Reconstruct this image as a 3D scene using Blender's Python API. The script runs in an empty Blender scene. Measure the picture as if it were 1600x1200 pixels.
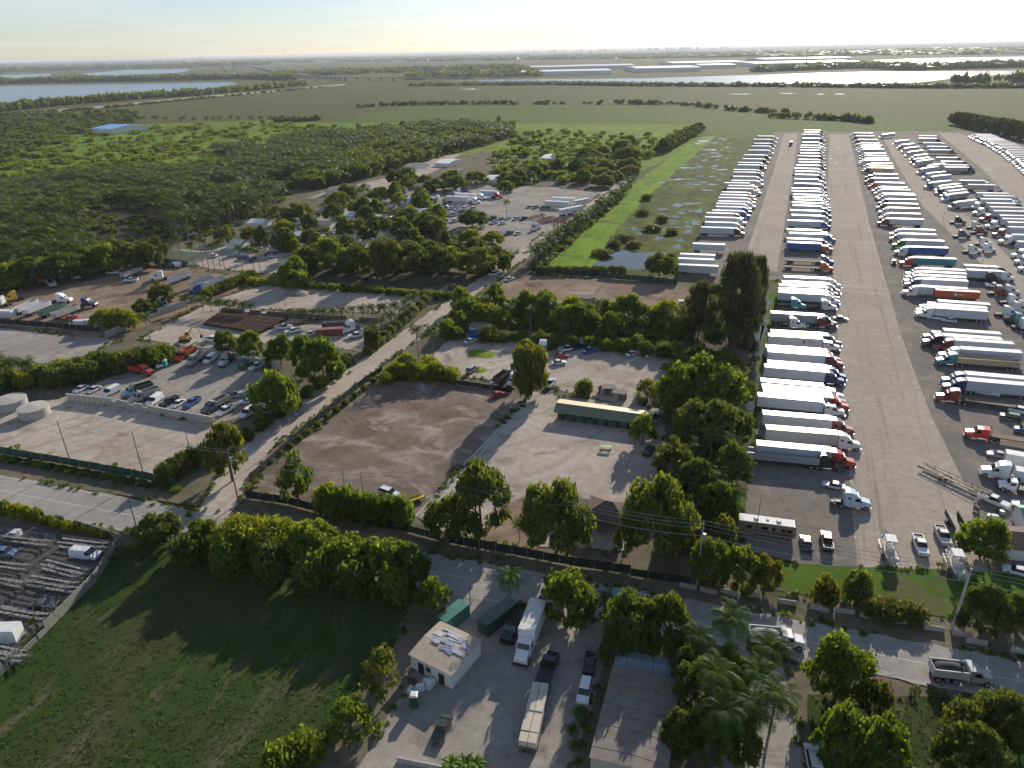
import bpy, math, random
import numpy as np
from mathutils import Matrix, Vector
random.seed(7)
RNG = np.random.default_rng(11)
sc = bpy.context.scene
COL = sc.collection

# ------------------------------------------------------------------ camera
F_PX, CAM_H = 1110.0, 87.0                     # focal length in photo pixels, drone height
ROLL = math.atan(33/1600.0)
PITCH = math.atan((600-78.5)*math.cos(ROLL)/F_PX)
YAW = math.radians(21.5)                       # camera looks 21.5 deg west of grid north (+Y)
CR, SR = math.cos(ROLL), math.sin(ROLL)
R0 = np.array([math.cos(YAW), math.sin(YAW), 0.0])
F0 = np.array([-math.sin(YAW)*math.cos(PITCH), math.cos(YAW)*math.cos(PITCH), -math.sin(PITCH)])
U0 = np.array([-math.sin(YAW)*math.sin(PITCH), math.cos(YAW)*math.sin(PITCH), math.cos(PITCH)])
RT, UP = CR*R0-SR*U0, SR*R0+CR*U0
cam = bpy.data.cameras.new('camera')
cam.sensor_width = 36; cam.lens = 36*F_PX/1600
cam.clip_start = 1.0; cam.clip_end = 90000
cam_ob = bpy.data.objects.new('camera', cam); COL.objects.link(cam_ob)
m = Matrix(((RT[0], UP[0], -F0[0], 0), (RT[1], UP[1], -F0[1], 0), (RT[2], UP[2], -F0[2], CAM_H), (0, 0, 0, 1)))
cam_ob.matrix_world = m
sc.camera = cam_ob

# ------------------------------------------------------------------ sky, sun, exposure
SUN_EL, SUN_AZ = math.radians(21), math.radians(4)      # azimuth clockwise from +Y
w = bpy.data.worlds.new('World'); sc.world = w; w.use_nodes = True
wn, wl = w.node_tree.nodes, w.node_tree.links
wn.clear()
wo = wn.new('ShaderNodeOutputWorld'); bg = wn.new('ShaderNodeBackground'); bg.inputs['Strength'].default_value = 0.10
sky = wn.new('ShaderNodeTexSky'); sky.sky_type = 'NISHITA'; sky.sun_disc = False
sky.sun_elevation = SUN_EL; sky.sun_rotation = SUN_AZ; sky.altitude = 50; sky.air_density = 1.0; sky.dust_density = 0.25; sky.ozone_density = 2.0
tc = wn.new('ShaderNodeTexCoord'); sx = wn.new('ShaderNodeSeparateXYZ')
wl.new(tc.outputs['Generated'], sx.inputs[0])
def wmath(op, a, b=None, c=None):
    n = wn.new('ShaderNodeMath'); n.operation = op
    for i, v in enumerate((a, b, c)):
        if v is None: continue
        if hasattr(v, 'node'): wl.new(v, n.inputs[i])
        else: n.inputs[i].default_value = v
    return n.outputs[0]
zz = wmath('ADD', wmath('MAXIMUM', sx.outputs[2], 0.0), 0.025)
cx_ = wn.new('ShaderNodeCombineXYZ')
wl.new(wmath('DIVIDE', sx.outputs[0], zz), cx_.inputs[0]); wl.new(wmath('DIVIDE', sx.outputs[1], zz), cx_.inputs[1])
nz = wn.new('ShaderNodeTexNoise'); nz.inputs['Scale'].default_value = 0.22; nz.inputs['Detail'].default_value = 7; nz.inputs['Roughness'].default_value = 0.6
wl.new(cx_.outputs[0], nz.inputs['Vector'])
mr = wn.new('ShaderNodeMapRange'); mr.inputs[1].default_value = 0.47; mr.inputs[2].default_value = 0.66; mr.inputs[3].default_value = 0; mr.inputs[4].default_value = 0.7
wl.new(nz.outputs[0], mr.inputs[0])
mixc = wn.new('ShaderNodeMixRGB'); mixc.blend_type = 'MIX'
hsv = wn.new('ShaderNodeHueSaturation'); hsv.inputs['Saturation'].default_value = 0.25; hsv.inputs['Value'].default_value = 1.08
pale = wn.new('ShaderNodeHueSaturation'); pale.inputs['Saturation'].default_value = 0.9
tint = wn.new('ShaderNodeMixRGB'); tint.blend_type = 'MULTIPLY'; tint.inputs[0].default_value = 1.0; tint.inputs[2].default_value = (0.90, 0.96, 1.10, 1)
gam = wn.new('ShaderNodeGamma'); gam.inputs[1].default_value = 0.80      # hazy air evens the sky out
wl.new(sky.outputs[0], gam.inputs[0]); wl.new(gam.outputs[0], pale.inputs['Color']); wl.new(pale.outputs[0], tint.inputs[1]); sky_out = tint.outputs[0]
wl.new(sky_out, hsv.inputs['Color'])
wl.new(mr.outputs[0], mixc.inputs[0]); wl.new(sky_out, mixc.inputs[1]); wl.new(hsv.outputs[0], mixc.inputs[2])
wl.new(mixc.outputs[0], bg.inputs['Color']); wl.new(bg.outputs[0], wo.inputs['Surface'])
sun = bpy.data.lights.new('sun', 'SUN'); sun.energy = 3.9; sun.angle = math.radians(0.6); sun.color = (1.0, 0.90, 0.77)
sun_ob = bpy.data.objects.new('sun', sun); COL.objects.link(sun_ob)
sun_ob.rotation_euler = (math.pi/2-SUN_EL, 0, math.pi-SUN_AZ)
sun_ob.location = (0, 0, 300)
sc.view_settings.view_transform = 'Standard'; sc.view_settings.look = 'None'
sc.view_settings.exposure = 0.66; sc.view_settings.gamma = 1.0
sc.cycles.max_bounces = 6; sc.cycles.transparent_max_bounces = 8; sc.cycles.volume_bounces = 0
sc.cycles.use_denoising = True; sc.cycles.use_adaptive_sampling = True; sc.cycles.adaptive_threshold = 0.04

# ------------------------------------------------------------------ pixel <-> ground
def ray(px, py):
    u = (px-800)/F_PX; v = (600-py)/F_PX
    return F0+u*RT+v*UP
def at(px, py, z=0.0):
    r = ray(px, py); t = (z-CAM_H)/r[2]
    return np.array([r[0]*t, r[1]*t, z])
def proj(p):
    d = np.array(p, float)-np.array([0, 0, CAM_H]); zc = d@F0
    return 800+F_PX*(d@RT)/zc, 600-F_PX*(d@UP)/zc
def ppm(p):
    d = np.array(p, float)-np.array([0, 0, CAM_H]); return F_PX/(d@F0)
def height_for(base, topy):
    lo, hi = 0.3, 60.0
    for _ in range(30):
        mid = (lo+hi)/2
        if proj((base[0], base[1], mid))[1] > topy: lo = mid
        else: hi = mid
    return lo

# ------------------------------------------------------------------ materials
MATS = {}
def newmat(name):
    mt = bpy.data.materials.new(name); mt.use_nodes = True
    nt = mt.node_tree; nt.nodes.clear()
    out = nt.nodes.new('ShaderNodeOutputMaterial'); b = nt.nodes.new('ShaderNodeBsdfPrincipled')
    nt.links.new(b.outputs[0], out.inputs[0]); MATS[name] = mt
    return mt, nt, b, out
def N(nt, t, **kw):
    n = nt.nodes.new(t)
    for k, v in kw.items(): setattr(n, k, v)
    return n
def ramp(nt, src, stops):
    r = N(nt, 'ShaderNodeValToRGB'); cr = r.color_ramp
    while len(cr.elements) < len(stops): cr.elements.new(0.5)
    for e, (p, c) in zip(cr.elements, stops): e.position = p; e.color = (*c, 1)
    nt.links.new(src, r.inputs[0]); return r.outputs[0]
def noise(nt, vec, scale, detail=5, rough=0.6, dist=0.0):
    n = N(nt, 'ShaderNodeTexNoise'); n.inputs['Scale'].default_value = scale; n.inputs['Detail'].default_value = detail
    n.inputs['Roughness'].default_value = rough; n.inputs['Distortion'].default_value = dist
    nt.links.new(vec, n.inputs['Vector']); return n.outputs[0]
def mixn(nt, fac, a, b, mode='MIX'):
    n = N(nt, 'ShaderNodeMixRGB', blend_type=mode)
    for i, v in enumerate((fac, a, b)):
        if hasattr(v, 'node'): nt.links.new(v, n.inputs[i])
        elif i == 0: n.inputs[0].default_value = v
        else: n.inputs[i].default_value = (*v, 1)
    return n.outputs[0]
def wpos(nt, scale=(1, 1, 1), rot=0.0):
    g = N(nt, 'ShaderNodeNewGeometry'); mp = N(nt, 'ShaderNodeMapping')
    mp.inputs['Scale'].default_value = scale; mp.inputs['Rotation'].default_value = (0, 0, rot)
    nt.links.new(g.outputs['Position'], mp.inputs['Vector']); return mp.outputs[0]
def rng(nt, src, a, b, c=0.0, d=1.0):
    n = N(nt, 'ShaderNodeMapRange'); n.inputs[1].default_value = a; n.inputs[2].default_value = b; n.inputs[3].default_value = c; n.inputs[4].default_value = d
    nt.links.new(src, n.inputs[0]); return n.outputs[0]
def ground_mat(name, c1, c2, c3=None, s1=0.05, s2=0.6, streak=None, srot=0.0, rough=0.95, bump=0.0, c3at=(0.55, 0.68), tracks=0.0):
    """two colours in broad patches, a third in streaks or blotches, fine grain on top"""
    mt, nt, b, out = newmat(name)
    p = wpos(nt)
    big = noise(nt, p, s1, 6, 0.62, 0.4); fine = noise(nt, p, s2, 6, 0.7)
    col = mixn(nt, rng(nt, big, 0.38, 0.62), c1, c2)
    if c3:
        v = wpos(nt, streak, srot) if streak else p
        st = noise(nt, v, 0.11 if streak is None else 1.0, 5, 0.65, 0.6)
        col = mixn(nt, rng(nt, st, *c3at), col, c3)
    if tracks:
        for sc_, dist, rot in ((0.03, 22.0, 0.4),) if tracks > 0.2 else ():
            wv = N(nt, 'ShaderNodeTexWave'); wv.inputs['Scale'].default_value = sc_; wv.inputs['Distortion'].default_value = dist; wv.inputs['Detail'].default_value = 2.0; wv.inputs['Detail Scale'].default_value = 0.25
            nt.links.new(wpos(nt, (1, 1, 1), rot), wv.inputs['Vector'])
            col = mixn(nt, rng(nt, wv.outputs['Fac'], 0.90, 1.0, 0, tracks), col, tuple(k*0.55 for k in c1))
        stn = noise(nt, p, 0.33, 4, 0.7, 1.2); col = mixn(nt, rng(nt, stn, 0.62, 0.72, 0, 0.55), col, tuple(k*0.45 for k in c2))
    grain = noise(nt, p, 4.0, 3, 0.7)
    f = mixn(nt, 0.5, fine, grain)
    col = mixn(nt, 1.0, col, ramp(nt, f, [(0.3, (0.62, 0.62, 0.62)), (0.7, (1.3, 1.3, 1.3))]), 'MULTIPLY')
    nt.links.new(col, b.inputs['Base Color']); b.inputs['Roughness'].default_value = rough
    b.inputs['Specular IOR Level'].default_value = 0.04
    if bump:
        bp = N(nt, 'ShaderNodeBump'); bp.inputs['Strength'].default_value = bump; bp.inputs['Distance'].default_value = 0.25
        nt.links.new(f, bp.inputs['Height']); nt.links.new(bp.outputs[0], b.inputs['Normal'])
    return mt
def flat_mat(name, c, rough=0.6, metal=0.0, spec=0.5, wear=0.25, wc=None, scale=1.2, coat=0.0):
    mt, nt, b, out = newmat(name)
    tcn = N(nt, 'ShaderNodeTexCoord'); n = noise(nt, tcn.outputs['Object'], scale, 6, 0.7)
    d = wc or tuple(x*0.55 for x in c)
    col = mixn(nt, rng(nt, n, 0.45, 0.8, 0, wear), c, d)
    nt.links.new(col, b.inputs['Base Color']); b.inputs['Roughness'].default_value = rough; b.inputs['Metallic'].default_value = metal
    b.inputs['Specular IOR Level'].default_value = spec; b.inputs['Coat Weight'].default_value = coat
    return mt
def paint_mat(name, rough=0.4, dirt=0.25, coat=0.2):
    """paint whose colour is the object's own colour, with grime"""
    mt, nt, b, out = newmat(name)
    oi = N(nt, 'ShaderNodeObjectInfo'); tcn = N(nt, 'ShaderNodeTexCoord')
    va = N(nt, 'ShaderNodeVectorMath', operation='ADD'); nt.links.new(tcn.outputs['Object'], va.inputs[0]); nt.links.new(oi.outputs['Location'], va.inputs[1])
    n = noise(nt, va.outputs[0], 0.8, 6, 0.7)
    mp = N(nt, 'ShaderNodeMapping'); mp.inputs['Scale'].default_value = (1.6, 1.6, 0.12); nt.links.new(va.outputs[0], mp.inputs[0])
    n2 = noise(nt, mp.outputs[0], 2.0, 4, 0.7)
    nn = mixn(nt, 0.5, n, n2)
    col = mixn(nt, rng(nt, nn, 0.48, 0.72, 0, dirt), oi.outputs['Color'], (0.22, 0.17, 0.12))
    nt.links.new(col, b.inputs['Base Color']); b.inputs['Roughness'].default_value = rough; b.inputs['Coat Weight'].default_value = coat
    return mt
def leaf_mat(name, c1, c2, trans=0.35, tcol=None, rough=0.55):
    mt, nt, b, out = newmat(name)
    oi = N(nt, 'ShaderNodeObjectInfo'); tcn = N(nt, 'ShaderNodeTexCoord')
    g = N(nt, 'ShaderNodeNewGeometry')
    n = noise(nt, g.outputs['Position'], 0.55, 3, 0.6)
    col = mixn(nt, rng(nt, n, 0.35, 0.65), c1, c2)
    isl = g.outputs['Random Per Island']
    col = mixn(nt, 1.0, col, ramp(nt, isl, [(0.0, (0.65, 0.68, 0.6)), (1.0, (1.3, 1.25, 1.3))]), 'MULTIPLY')
    col = mixn(nt, 1.0, col, ramp(nt, oi.outputs['Random'], [(0.0, (0.75, 0.8, 0.75)), (0.5, (1, 1, 1)), (1.0, (1.3, 1.18, 1.0))]), 'MULTIPLY')
    nt.links.new(col, b.inputs['Base Color']); b.inputs['Roughness'].default_value = rough; b.inputs['Specular IOR Level'].default_value = 0.22
    t = N(nt, 'ShaderNodeBsdfTranslucent')
    tc_ = mixn(nt, 1.0, col, tcol or (1.6, 1.42, 0.6), 'MULTIPLY'); nt.links.new(tc_, t.inputs['Color'])
    mx = N(nt, 'ShaderNodeMixShader'); mx.inputs[0].default_value = trans
    nt.links.new(b.outputs[0], mx.inputs[1]); nt.links.new(t.outputs[0], mx.inputs[2]); nt.links.new(mx.outputs[0], out.inputs[0])
    return mt
def water_mat(name, c, rough=0.06, bump=0.04, bs=0.5):
    mt, nt, b, out = newmat(name)
    b.inputs['Base Color'].default_value = (*c, 1); b.inputs['Roughness'].default_value = rough; b.inputs['IOR'].default_value = 1.33
    b.inputs['Specular IOR Level'].default_value = 0.6
    n = noise(nt, wpos(nt), bs, 4, 0.6); bp = N(nt, 'ShaderNodeBump'); bp.inputs['Strength'].default_value = bump; bp.inputs['Distance'].default_value = 0.4
    nt.links.new(n, bp.inputs['Height']); nt.links.new(bp.outputs[0], b.inputs['Normal'])
    return mt

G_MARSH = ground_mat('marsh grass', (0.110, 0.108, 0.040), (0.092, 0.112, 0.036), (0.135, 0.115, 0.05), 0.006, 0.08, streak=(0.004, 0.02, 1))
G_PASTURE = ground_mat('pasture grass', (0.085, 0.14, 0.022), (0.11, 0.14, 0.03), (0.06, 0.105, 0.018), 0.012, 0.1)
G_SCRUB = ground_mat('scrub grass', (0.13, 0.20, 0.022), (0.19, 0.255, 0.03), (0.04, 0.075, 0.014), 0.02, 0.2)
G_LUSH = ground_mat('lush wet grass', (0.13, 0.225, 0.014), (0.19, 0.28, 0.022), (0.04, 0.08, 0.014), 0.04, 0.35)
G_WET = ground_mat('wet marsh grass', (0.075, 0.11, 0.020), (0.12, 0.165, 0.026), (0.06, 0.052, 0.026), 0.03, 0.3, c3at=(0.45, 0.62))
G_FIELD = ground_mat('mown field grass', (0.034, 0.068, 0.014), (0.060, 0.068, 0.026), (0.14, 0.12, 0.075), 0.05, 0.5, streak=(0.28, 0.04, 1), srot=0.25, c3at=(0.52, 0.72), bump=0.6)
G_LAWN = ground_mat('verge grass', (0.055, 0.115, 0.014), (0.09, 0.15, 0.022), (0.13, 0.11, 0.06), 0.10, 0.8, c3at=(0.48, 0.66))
G_YARD = ground_mat('yard gravel', (0.37, 0.335, 0.295), (0.28, 0.255, 0.225), (0.17, 0.15, 0.13), 0.05, 0.5, tracks=0.35)
G_PALE = ground_mat('pale limestone gravel', (0.47, 0.41, 0.35), (0.37, 0.32, 0.27), (0.27, 0.215, 0.165), 0.06, 0.5, tracks=0.35)
G_EARTH = ground_mat('bare brown earth', (0.22, 0.16, 0.115), (0.31, 0.235, 0.175), (0.12, 0.085, 0.06), 0.06, 0.5, tracks=0.35)
G_MUD = ground_mat('dark damp mud', (0.15, 0.112, 0.088), (0.225, 0.18, 0.148), (0.44, 0.385, 0.335), 0.09, 0.45, streak=(0.09, 0.13, 1), srot=0.1, c3at=(0.50, 0.74), tracks=0.1)
G_DARK = ground_mat('dark brown soil', (0.085, 0.072, 0.05), (0.06, 0.065, 0.035), (0.13, 0.11, 0.08), 0.05, 0.5)  # dark brown and olive soil in broad patches
G_LOT = ground_mat('lot asphalt millings', (0.24, 0.212, 0.184), (0.185, 0.166, 0.148), (0.31, 0.27, 0.23), 0.05, 0.5, tracks=0.1)
G_AISLE = ground_mat('worn aisle asphalt', (0.41, 0.352, 0.29), (0.355, 0.305, 0.252), (0.29, 0.245, 0.205), 0.04, 0.5, streak=(0.5, 0.012, 1), tracks=0.1)
G_ROAD = ground_mat('dusty asphalt road', (0.36, 0.335, 0.305), (0.29, 0.275, 0.255), (0.44, 0.39, 0.33), 0.05, 0.6, streak=(0.012, 0.45, 1), srot=-0.08, tracks=0.1)
G_DIRTROAD = ground_mat('limerock road', (0.47, 0.40, 0.335), (0.40, 0.34, 0.285), (0.31, 0.26, 0.215), 0.06, 0.6, streak=(0.4, 0.015, 1), tracks=0.1)
G_VERGE = ground_mat('dusty road shoulder', (0.20, 0.165, 0.125), (0.125, 0.12, 0.075), (0.07, 0.09, 0.035), 0.08, 0.7)
G_ASPH = ground_mat('dark asphalt', (0.10, 0.095, 0.088), (0.14, 0.13, 0.12), (0.075, 0.072, 0.066), 0.06, 0.6)
W_LAKE = water_mat('lake water', (0.035, 0.10, 0.17), 0.22, 0.25, 0.12)  # blue of the mirrored sky put into the base colour
W_POND = water_mat('pond water', (0.03, 0.035, 0.03), 0.03, 0.015, 0.5)
M_LINE = flat_mat('road paint', (0.62, 0.58, 0.48), 0.8, wear=0.5)
M_PAINT = paint_mat('vehicle paint', 0.35, 0.18, 0.3)
M_PANEL = paint_mat('trailer panel', 0.38, 0.28, 0.0)
M_DULL = paint_mat('dull coating', 0.75, 0.35, 0.0)
M_GLASS = flat_mat('dark glass', (0.012, 0.015, 0.018), 0.06, spec=0.7, wear=0.0)
M_TYRE = flat_mat('tyre rubber', (0.022, 0.022, 0.022), 0.85, wear=0.4, wc=(0.09, 0.08, 0.065))
M_RIM = flat_mat('wheel rim', (0.55, 0.55, 0.56), 0.35, 0.7)
M_STEEL = flat_mat('dark steel', (0.05, 0.048, 0.045), 0.6, 0.3, wear=0.5, wc=(0.14, 0.09, 0.06))
M_CHROME = flat_mat('bright metal', (0.62, 0.62, 0.62), 0.22, 0.9, wear=0.15)
M_RUST = flat_mat('rusty steel', (0.10, 0.055, 0.035), 0.85, 0.1, wear=0.7, wc=(0.05, 0.03, 0.022))
M_CONC = flat_mat('concrete', (0.42, 0.40, 0.36), 0.9, wear=0.6, wc=(0.2, 0.19, 0.165))
M_WOOD = flat_mat('weathered wood', (0.20, 0.155, 0.11), 0.9, wear=0.6)
M_POLE = flat_mat('pole timber', (0.15, 0.12, 0.09), 0.9, wear=0.5)
M_CPOLE = flat_mat('concrete pole', (0.50, 0.48, 0.44), 0.85, wear=0.4)
M_SCREEN = flat_mat('green windscreen', (0.022, 0.075, 0.05), 0.8, wear=0.5, wc=(0.05, 0.10, 0.07), scale=0.6)
M_DSCREEN = flat_mat('black windscreen', (0.018, 0.024, 0.022), 0.8, wear=0.5, wc=(0.05, 0.055, 0.045), scale=0.6)
M_GALV = flat_mat('galvanised steel', (0.40, 0.41, 0.41), 0.5, 0.5)
M_DULLST = flat_mat('dull painted steel', (0.20, 0.205, 0.21), 0.8, 0.0, spec=0.25, wear=0.7, wc=(0.07, 0.06, 0.055))
M_DECK = flat_mat('worn deck plate', (0.30, 0.29, 0.27), 0.8, 0.0, spec=0.2, wear=0.9, wc=(0.08, 0.07, 0.06), scale=0.9)
M_BARK = flat_mat('bark', (0.13, 0.10, 0.075), 0.95, wear=0.6)
M_PTRUNK = flat_mat('palm trunk', (0.24, 0.21, 0.17), 0.95, wear=0.5)
M_LOAD = flat_mat('grey gravel load', (0.30, 0.30, 0.29), 0.95, wear=0.5, scale=4)
M_DLOAD = flat_mat('black asphalt load', (0.04, 0.042, 0.042), 0.9, wear=0.4, scale=4)
M_SAND = flat_mat('spoil heap', (0.30, 0.245, 0.19), 0.95, wear=0.6, scale=1)
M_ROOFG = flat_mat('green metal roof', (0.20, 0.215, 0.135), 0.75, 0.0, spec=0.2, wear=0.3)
M_ROOFY = flat_mat('sunlit roof tint', (0.62, 0.54, 0.33), 0.55, wear=0.15)  # sunlight on the far barn slope put into the colour as pale yellow
M_WALLG = flat_mat('green painted wall', (0.045, 0.12, 0.09), 0.7, wear=0.3)
M_ROOFB = flat_mat('brown shingle roof', (0.145, 0.10, 0.078), 0.9, wear=0.5, scale=2)
M_ROOFS = flat_mat('grey sheet roof', (0.235, 0.21, 0.185), 0.9, 0.0, spec=0.12, wear=0.8, wc=(0.12, 0.095, 0.075), scale=0.5)  # base kept dark: tree shade over the long roof put into the colour
M_ROOFS2 = flat_mat('brown patched roof sheet', (0.25, 0.215, 0.17), 0.9, 0.0, spec=0.15, wear=0.8, wc=(0.12, 0.085, 0.065), scale=0.8)
M_ROOFW = flat_mat('white sheet roof', (0.74, 0.74, 0.72), 0.5, wear=0.3)
M_WALLW = flat_mat('white wall', (0.70, 0.70, 0.68), 0.7, wear=0.3)
M_WALLT = flat_mat('tan wall', (0.50, 0.45, 0.36), 0.8, wear=0.4)
M_TARP = flat_mat('blue tarp', (0.05, 0.17, 0.50), 0.5, wear=0.3)
L_A = leaf_mat('leaf fresh green', (0.165, 0.235, 0.034), (0.092, 0.148, 0.026), 0.58)
L_B = leaf_mat('leaf dark green', (0.080, 0.122, 0.030), (0.115, 0.16, 0.036), 0.5)
L_C = leaf_mat('leaf olive', (0.135, 0.16, 0.032), (0.09, 0.12, 0.028), 0.5)
L_D = leaf_mat('needle foliage', (0.085, 0.10, 0.042), (0.062, 0.078, 0.034), 0.4)
L_P = leaf_mat('palm frond', (0.05, 0.095, 0.016), (0.08, 0.13, 0.022), 0.4, rough=0.6)
L_PD = leaf_mat('grove frond', (0.058, 0.105, 0.036), (0.10, 0.155, 0.046), 0.42, rough=0.5)
L_N = leaf_mat('banana leaf', (0.10, 0.19, 0.025), (0.13, 0.22, 0.03), 0.5)
L_Y = leaf_mat('leaf yellow green', (0.24, 0.28, 0.026), (0.16, 0.21, 0.024), 0.55)
L_FLW = leaf_mat('red blossom', (0.32, 0.05, 0.03), (0.10, 0.08, 0.02), 0.3, (1.2, 0.8, 0.6))

# ------------------------------------------------------------------ mesh helpers
class MB:
    def __init__(s): s.v = []; s.f = []; s.mi = []
    def add(s, vs, fs, mi=0):
        o = len(s.v); s.v += [tuple(map(float, q)) for q in vs]
        for f in fs: s.f.append(tuple(i+o for i in f)); s.mi.append(mi)
        return s
    def box(s, x0, x1, y0, y1, z0, z1, mi=0, tx=0.0, ty=0.0):
        v = [(x0, y0, z0), (x1, y0, z0), (x1, y1, z0), (x0, y1, z0), (x0+tx, y0+ty, z1), (x1-tx, y0+ty, z1), (x1-tx, y1-ty, z1), (x0+tx, y1-ty, z1)]
        return s.add(v, [(3, 2, 1, 0), (4, 5, 6, 7), (0, 1, 5, 4), (1, 2, 6, 5), (2, 3, 7, 6), (3, 0, 4, 7)], mi)
    def prism(s, prof, hw, hwt=None, mi=0):
        """side profile (x,z) extruded across y; half width hw at the bottom, hwt at the top"""
        hwt = hw if hwt is None else hwt
        z0 = min(p[1] for p in prof); z1 = max(p[1] for p in prof)
        W = [hw+(hwt-hw)*(p[1]-z0)/max(z1-z0, 1e-6) for p in prof]
        n = len(prof)
        v = [(p[0], -q, p[1]) for p, q in zip(prof, W)]+[(p[0], q, p[1]) for p, q in zip(prof, W)]
        f = [tuple(range(n)), tuple(range(2*n-1, n-1, -1))]
        f += [(i, i+n, (i+1) % n+n, (i+1) % n) for i in range(n)]
        return s.add(v, f, mi)
    def tube(s, p, q, r0, r1=None, n=8, mi=0):
        r1 = r0 if r1 is None else r1
        p, q = np.array(p, float), np.array(q, float); d = q-p; d /= np.linalg.norm(d)
        a = np.cross(d, (0, 0, 1) if abs(d[2]) < 0.9 else (1, 0, 0)); a /= np.linalg.norm(a); b = np.cross(d, a)
        v = []
        for c, r in ((p, r0), (q, r1)):
            for i in range(n):
                t = 2*math.pi*i/n; v.append(c+r*(math.cos(t)*a+math.sin(t)*b))
        f = [(i, (i+1) % n, (i+1) % n+n, i+n) for i in range(n)]+[tuple(range(n-1, -1, -1)), tuple(range(n, 2*n))]
        return s.add(v, f, mi)
    def build(s, name, mats, smooth=False):
        me = bpy.data.meshes.new(name); me.from_pydata(s.v, [], s.f)
        for x in (mats if isinstance(mats, (list, tuple)) else [mats]): me.materials.append(x)
        if any(s.mi): me.polygons.foreach_set('material_index', s.mi)
        if smooth: me.polygons.foreach_set('use_smooth', [True]*len(me.polygons))
        me.update(); return me
def quads_mesh(name, V, mat):
    """V: (n,4,3) array of loose quads"""
    n = len(V); me = bpy.data.meshes.new(name)
    me.vertices.add(n*4); me.vertices.foreach_set('co', np.ascontiguousarray(V, np.float32).ravel())
    me.loops.add(n*4); me.loops.foreach_set('vertex_index', np.arange(n*4, dtype=np.int32))
    me.polygons.add(n); me.polygons.foreach_set('loop_start', np.arange(0, n*4, 4, dtype=np.int32))
    try: me.polygons.foreach_set('loop_total', np.full(n, 4, np.int32))
    except Exception: pass
    me.materials.append(mat); me.update(calc_edges=True); me.validate(); return me
def ob(name, me, parent=None, loc=None, color=None):
    o = bpy.data.objects.new(name, me); COL.objects.link(o)
    if parent is not None: o.parent = parent
    if loc is not None: o.location = loc
    if color is not None: o.color = (*color, 1)
    return o
def tag(o, label, cat, group=None, kind=None):
    o['label'] = label; o['category'] = cat
    if group: o['group'] = group
    if kind: o['kind'] = kind
    return o
def root(name, label, cat, loc, rz=0.0, group=None, scale=None):
    o = bpy.data.objects.new(name, None); COL.objects.link(o); o.empty_display_size = 0.5
    o.location = loc; o.rotation_euler = (0, 0, rz)
    if scale is not None: o.scale = scale if isinstance(scale, (tuple, list)) else (scale,)*3
    return tag(o, label, cat, group)
ORD = ['first', 'second', 'third', 'fourth', 'fifth', 'sixth', 'seventh', 'eighth', 'ninth', 'tenth', 'eleventh', 'twelfth']
def nth(i):
    i += 1
    if i <= 12: return ORD[i-1]
    return f"{i}{'th' if 10 < i % 100 < 14 else {1: 'st', 2: 'nd', 3: 'rd'}.get(i % 10, 'th')}"

# ------------------------------------------------------------------ ground sheets
EDGES = {}
def sheet(name, px, mat, z, label, cat, kind='structure', world=False, jag=0.0):
    P_ = [np.array(p, float) for p in px] if world else [at(*p)[:2] for p in px]
    pts = []
    for i, a in enumerate(P_):
        b = P_[(i+1) % len(P_)]
        L = np.linalg.norm(b-a); n = max(1, int(L/3.0)) if jag else 1
        n = min(n, 60)
        nrm = np.array([-(b-a)[1], (b-a)[0]])/max(L, 1e-6)
        for k in range(n):
            q = a+(b-a)*k/n
            if jag and k: q = q+nrm*RNG.normal(0, jag)
            pts.append((q[0], q[1], z))
    EDGES[name] = P_
    me = bpy.data.meshes.new(name); me.from_pydata(pts, [], [tuple(range(len(pts)))]); me.materials.append(mat); me.update()
    # make sure it faces up
    if me.polygons[0].normal.z < 0: me.flip_normals()
    return tag(ob(name, me), label, cat, kind=kind)
S = 40000
sheet('ground', [(-S, -3000), (S, -3000), (S, S), (-S, S)], G_MARSH, -0.30, 'flat brown green marsh plain reaching to the horizon', 'ground', world=True)
sheet('pasture', [(480, 197), (560, 180), (640, 166), (800, 163), (1000, 166), (1260, 178), (1500, 190), (1600, 196), (1600, 212), (1180, 212), (800, 203), (600, 203)], G_PASTURE, -0.22, 'green pasture beyond the palm grove', 'field')
sheet('scrubland', [(0, 210), (180, 195), (420, 188), (520, 192), (800, 192), (1090, 195), (1095, 225), (950, 290), (840, 300), (500, 330), (300, 420), (0, 470)], G_SCRUB, -0.18, 'bright green scrub behind the yards', 'scrub')
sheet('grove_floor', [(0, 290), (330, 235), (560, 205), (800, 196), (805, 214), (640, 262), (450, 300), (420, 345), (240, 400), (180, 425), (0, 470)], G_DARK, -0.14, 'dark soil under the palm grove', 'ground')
sheet('clearing', [(95, 262), (200, 250), (330, 240), (390, 246), (300, 268), (210, 275), (110, 278)], G_LUSH, -0.10, 'bright green clearing inside the palm grove', 'clearing', jag=1.0)
sheet('neighbourhood_ground', [(-60, 470), (220, 400), (440, 300), (640, 260), (760, 235), (960, 270), (985, 285), (900, 350), (830, 415), (1110, 430), (1220, 430), (1165, 740), (1140, 920), (370, 800), (-60, 735)], G_VERGE, -0.10, 'dusty ground between the fenced lots', 'ground')
sheet('foreground_ground', [(-200, 735), (370, 800), (1140, 905), (1800, 980), (1800, 1330), (-300, 1330)], G_VERGE, -0.085, 'dusty ground around the street', 'ground')
sheet('wet_field', [(835, 425), (850, 408), (990, 290), (1090, 212), (1185, 210), (1110, 345), (1062, 405), (1060, 432)], G_WET, -0.06, 'waterlogged green field beside the truck lot', 'field', jag=0.3)
sheet('grass_bank', [(838, 424), (985, 292), (1090, 214), (1120, 212), (1020, 300), (960, 360), (925, 420)], G_LUSH, -0.045, 'bright green grass bank beside the palm row', 'grass', jag=0.5)
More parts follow.
